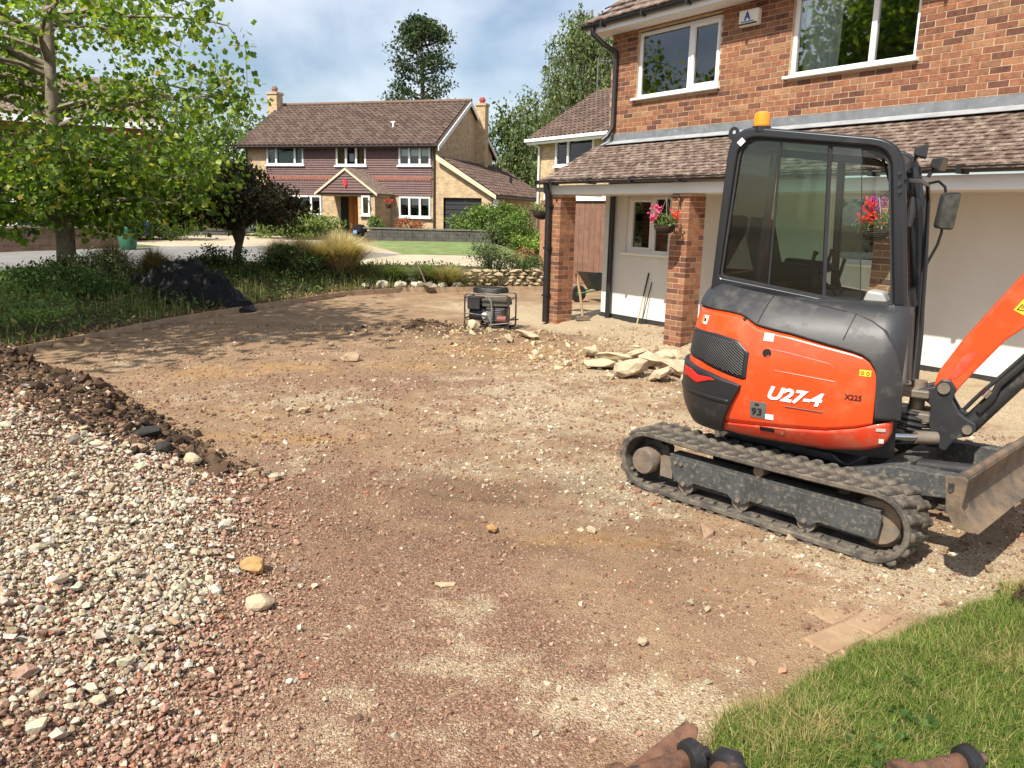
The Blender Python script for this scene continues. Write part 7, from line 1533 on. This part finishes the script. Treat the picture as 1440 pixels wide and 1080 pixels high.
fhb = thing('porch_flower_basket', 'small basket of red flowers on the porch wall of the tile hung house', 'hanging basket', (-6.08, 38.6, 2.2)); MB().lathe([(.02, -.2), (.12, -.15), (.17, 0)], n=12).build('bowl', wick_m, fhb); P, _ = blobpts(160, (0, 0, .1), (.22, .22, .16), 12, .15); leafcloud('flowers', P, .09, tints(160, [(.6, .04, .06), (.7, .1, .12), (.12, .18, .05)], [3, 2, 2]), petal_m, OVAL, 0, fhb)['kind'] = 'stuff'
# parked cars
def car(label, x, y, z, rz, paint, L=4.3, W=1.76, Hc=1.62, suv=True, group='parked cars', roof_black=False):
    t = thing('parked_car', label, 'car', (x, y, z), rz, group); pm = mat('car_paint_%d' % len(bpy.data.materials), paint, .25, var=.03, coat=.8)
    body = rounded([(-L/2, .28), (-L/2+.02, .95), (-L/2+.9, 1.0), (L/2-.12, 1.02), (L/2, .8), (L/2-.03, .28)], [.08, .12, .2, .15, .12, .1], 4)
    MB().prism(body, lambda a, b, q: Vector((a, q, b)), -W/2, W/2).build('body', pm, t, bevel=.06, smooth=40)
    gh = [(-L/2+.85, .98), (-L/2+1.5, Hc-.06), (-L/2+1.9, Hc), (L/2-.6, Hc-.02), (L/2-.2, 1.0)]
    MB().prism(gh, lambda a, b, q: Vector((a, q, b)), -W/2+.1, W/2-.1).build('glasshouse', mat('car_glass_%d' % len(bpy.data.materials), (.02, .024, .028), .08), t, bevel=.05)
    MB().prism([(-L/2+1.5, Hc-.04), (-L/2+1.9, Hc+.02), (L/2-.6, Hc), (L/2-.55, Hc-.06)], lambda a, b, q: Vector((a, q, b)), -W/2+.12, W/2-.12).build('roof', black_m if roof_black else pm, t, bevel=.03)
    for sx in (-L/2+.8, L/2-.8):
        for sy in (-W/2+.1, W/2-.1):
            wl = MB().lathe([(.2, -.1), (.31, -.1), (.33, 0), (.31, .1), (.2, .1)], (sx, sy, .33), 20, 'y').build('wheel', hose_m, t, smooth=True); MB().lathe([(.03, -.105), (.19, -.1), (.19, .1), (.03, .105)], (sx, sy, .33), 14, 'y').build('rim', alu_m, wl)
    for sy in (-W/2+.28, W/2-.28):
        MB().b2((-L/2-.012, sy-.16, .68), (-L/2+.1, sy+.16, .84)).build('headlight', whitep_m, t, bevel=.02); MB().b2((L/2-.1, sy-.13, .78), (L/2+.012, sy+.13, .98)).build('tail_light', mat('tail_red', (.5, .02, .02), .3) if 'tail_red' not in MATS else MATS['tail_red'], t, bevel=.02)
    return t
c1_ = car('dark blue car with a black roof box half hidden by the dark tree', -11.15, 36.6, .62, rad(70), (.02, .03, .07), roof_black=False); MB().prism(rounded([(-.7, 1.70), (-.6, 1.96), (.9, 1.98), (1.0, 1.72)], [.08]*4, 3), lambda a, b, q: Vector((a, q, b)), -.4, .4).build('roof_box', black_m, c1_, bevel=.04); MB().b2((L_ := 2.1, -.55, 1.22), (2.17, .55, 1.30)).build('rear_lamp_bar', MATS['tail_red'], c1_)
car('bright blue car glimpsed behind the tulip tree', -15.6, 29.5, .55, rad(20), (.02, .035, .09)); 
bn = thing('green_water_butt', 'green plastic water butt standing by the lane wall', 'water butt', (-12.2, 25.2, g1(-12.2, 25.2))); bn.scale = (.72, .72, .72); MB().lathe([(.30, 0), (.36, .25), (.38, .6), (.35, .92), (.36, .95), (.05, .98)], n=20).build('barrel', mat('green_butt', (.03, .13, .075), .5, var=.12), bn, smooth=40); MB().lathe([(.375, .58), (.385, .6), (.375, .62)], n=20).build('hoop', mat('green_butt_hoop', (.025, .10, .06), .5), bn)
for (cx, cy, cz, rx, ry, rz_, n, lab, cl) in ((-15.5, 28.5, .5, 2.2, .7, .7, 3000, 'clipped hedge behind the lane wall', [(.09, .14, .035), (.13, .19, .05)]), (-13.2, 30.5, .5, 1.6, .8, .8, 2600, 'green hedge beyond the water butt', [(.11, .17, .04), (.15, .21, .06)])):
    shrub(lab, cx, cy, (0, 0, cz+.3), (rx, ry, rz_), n, .12, cl, ncl=50, name='hedge')
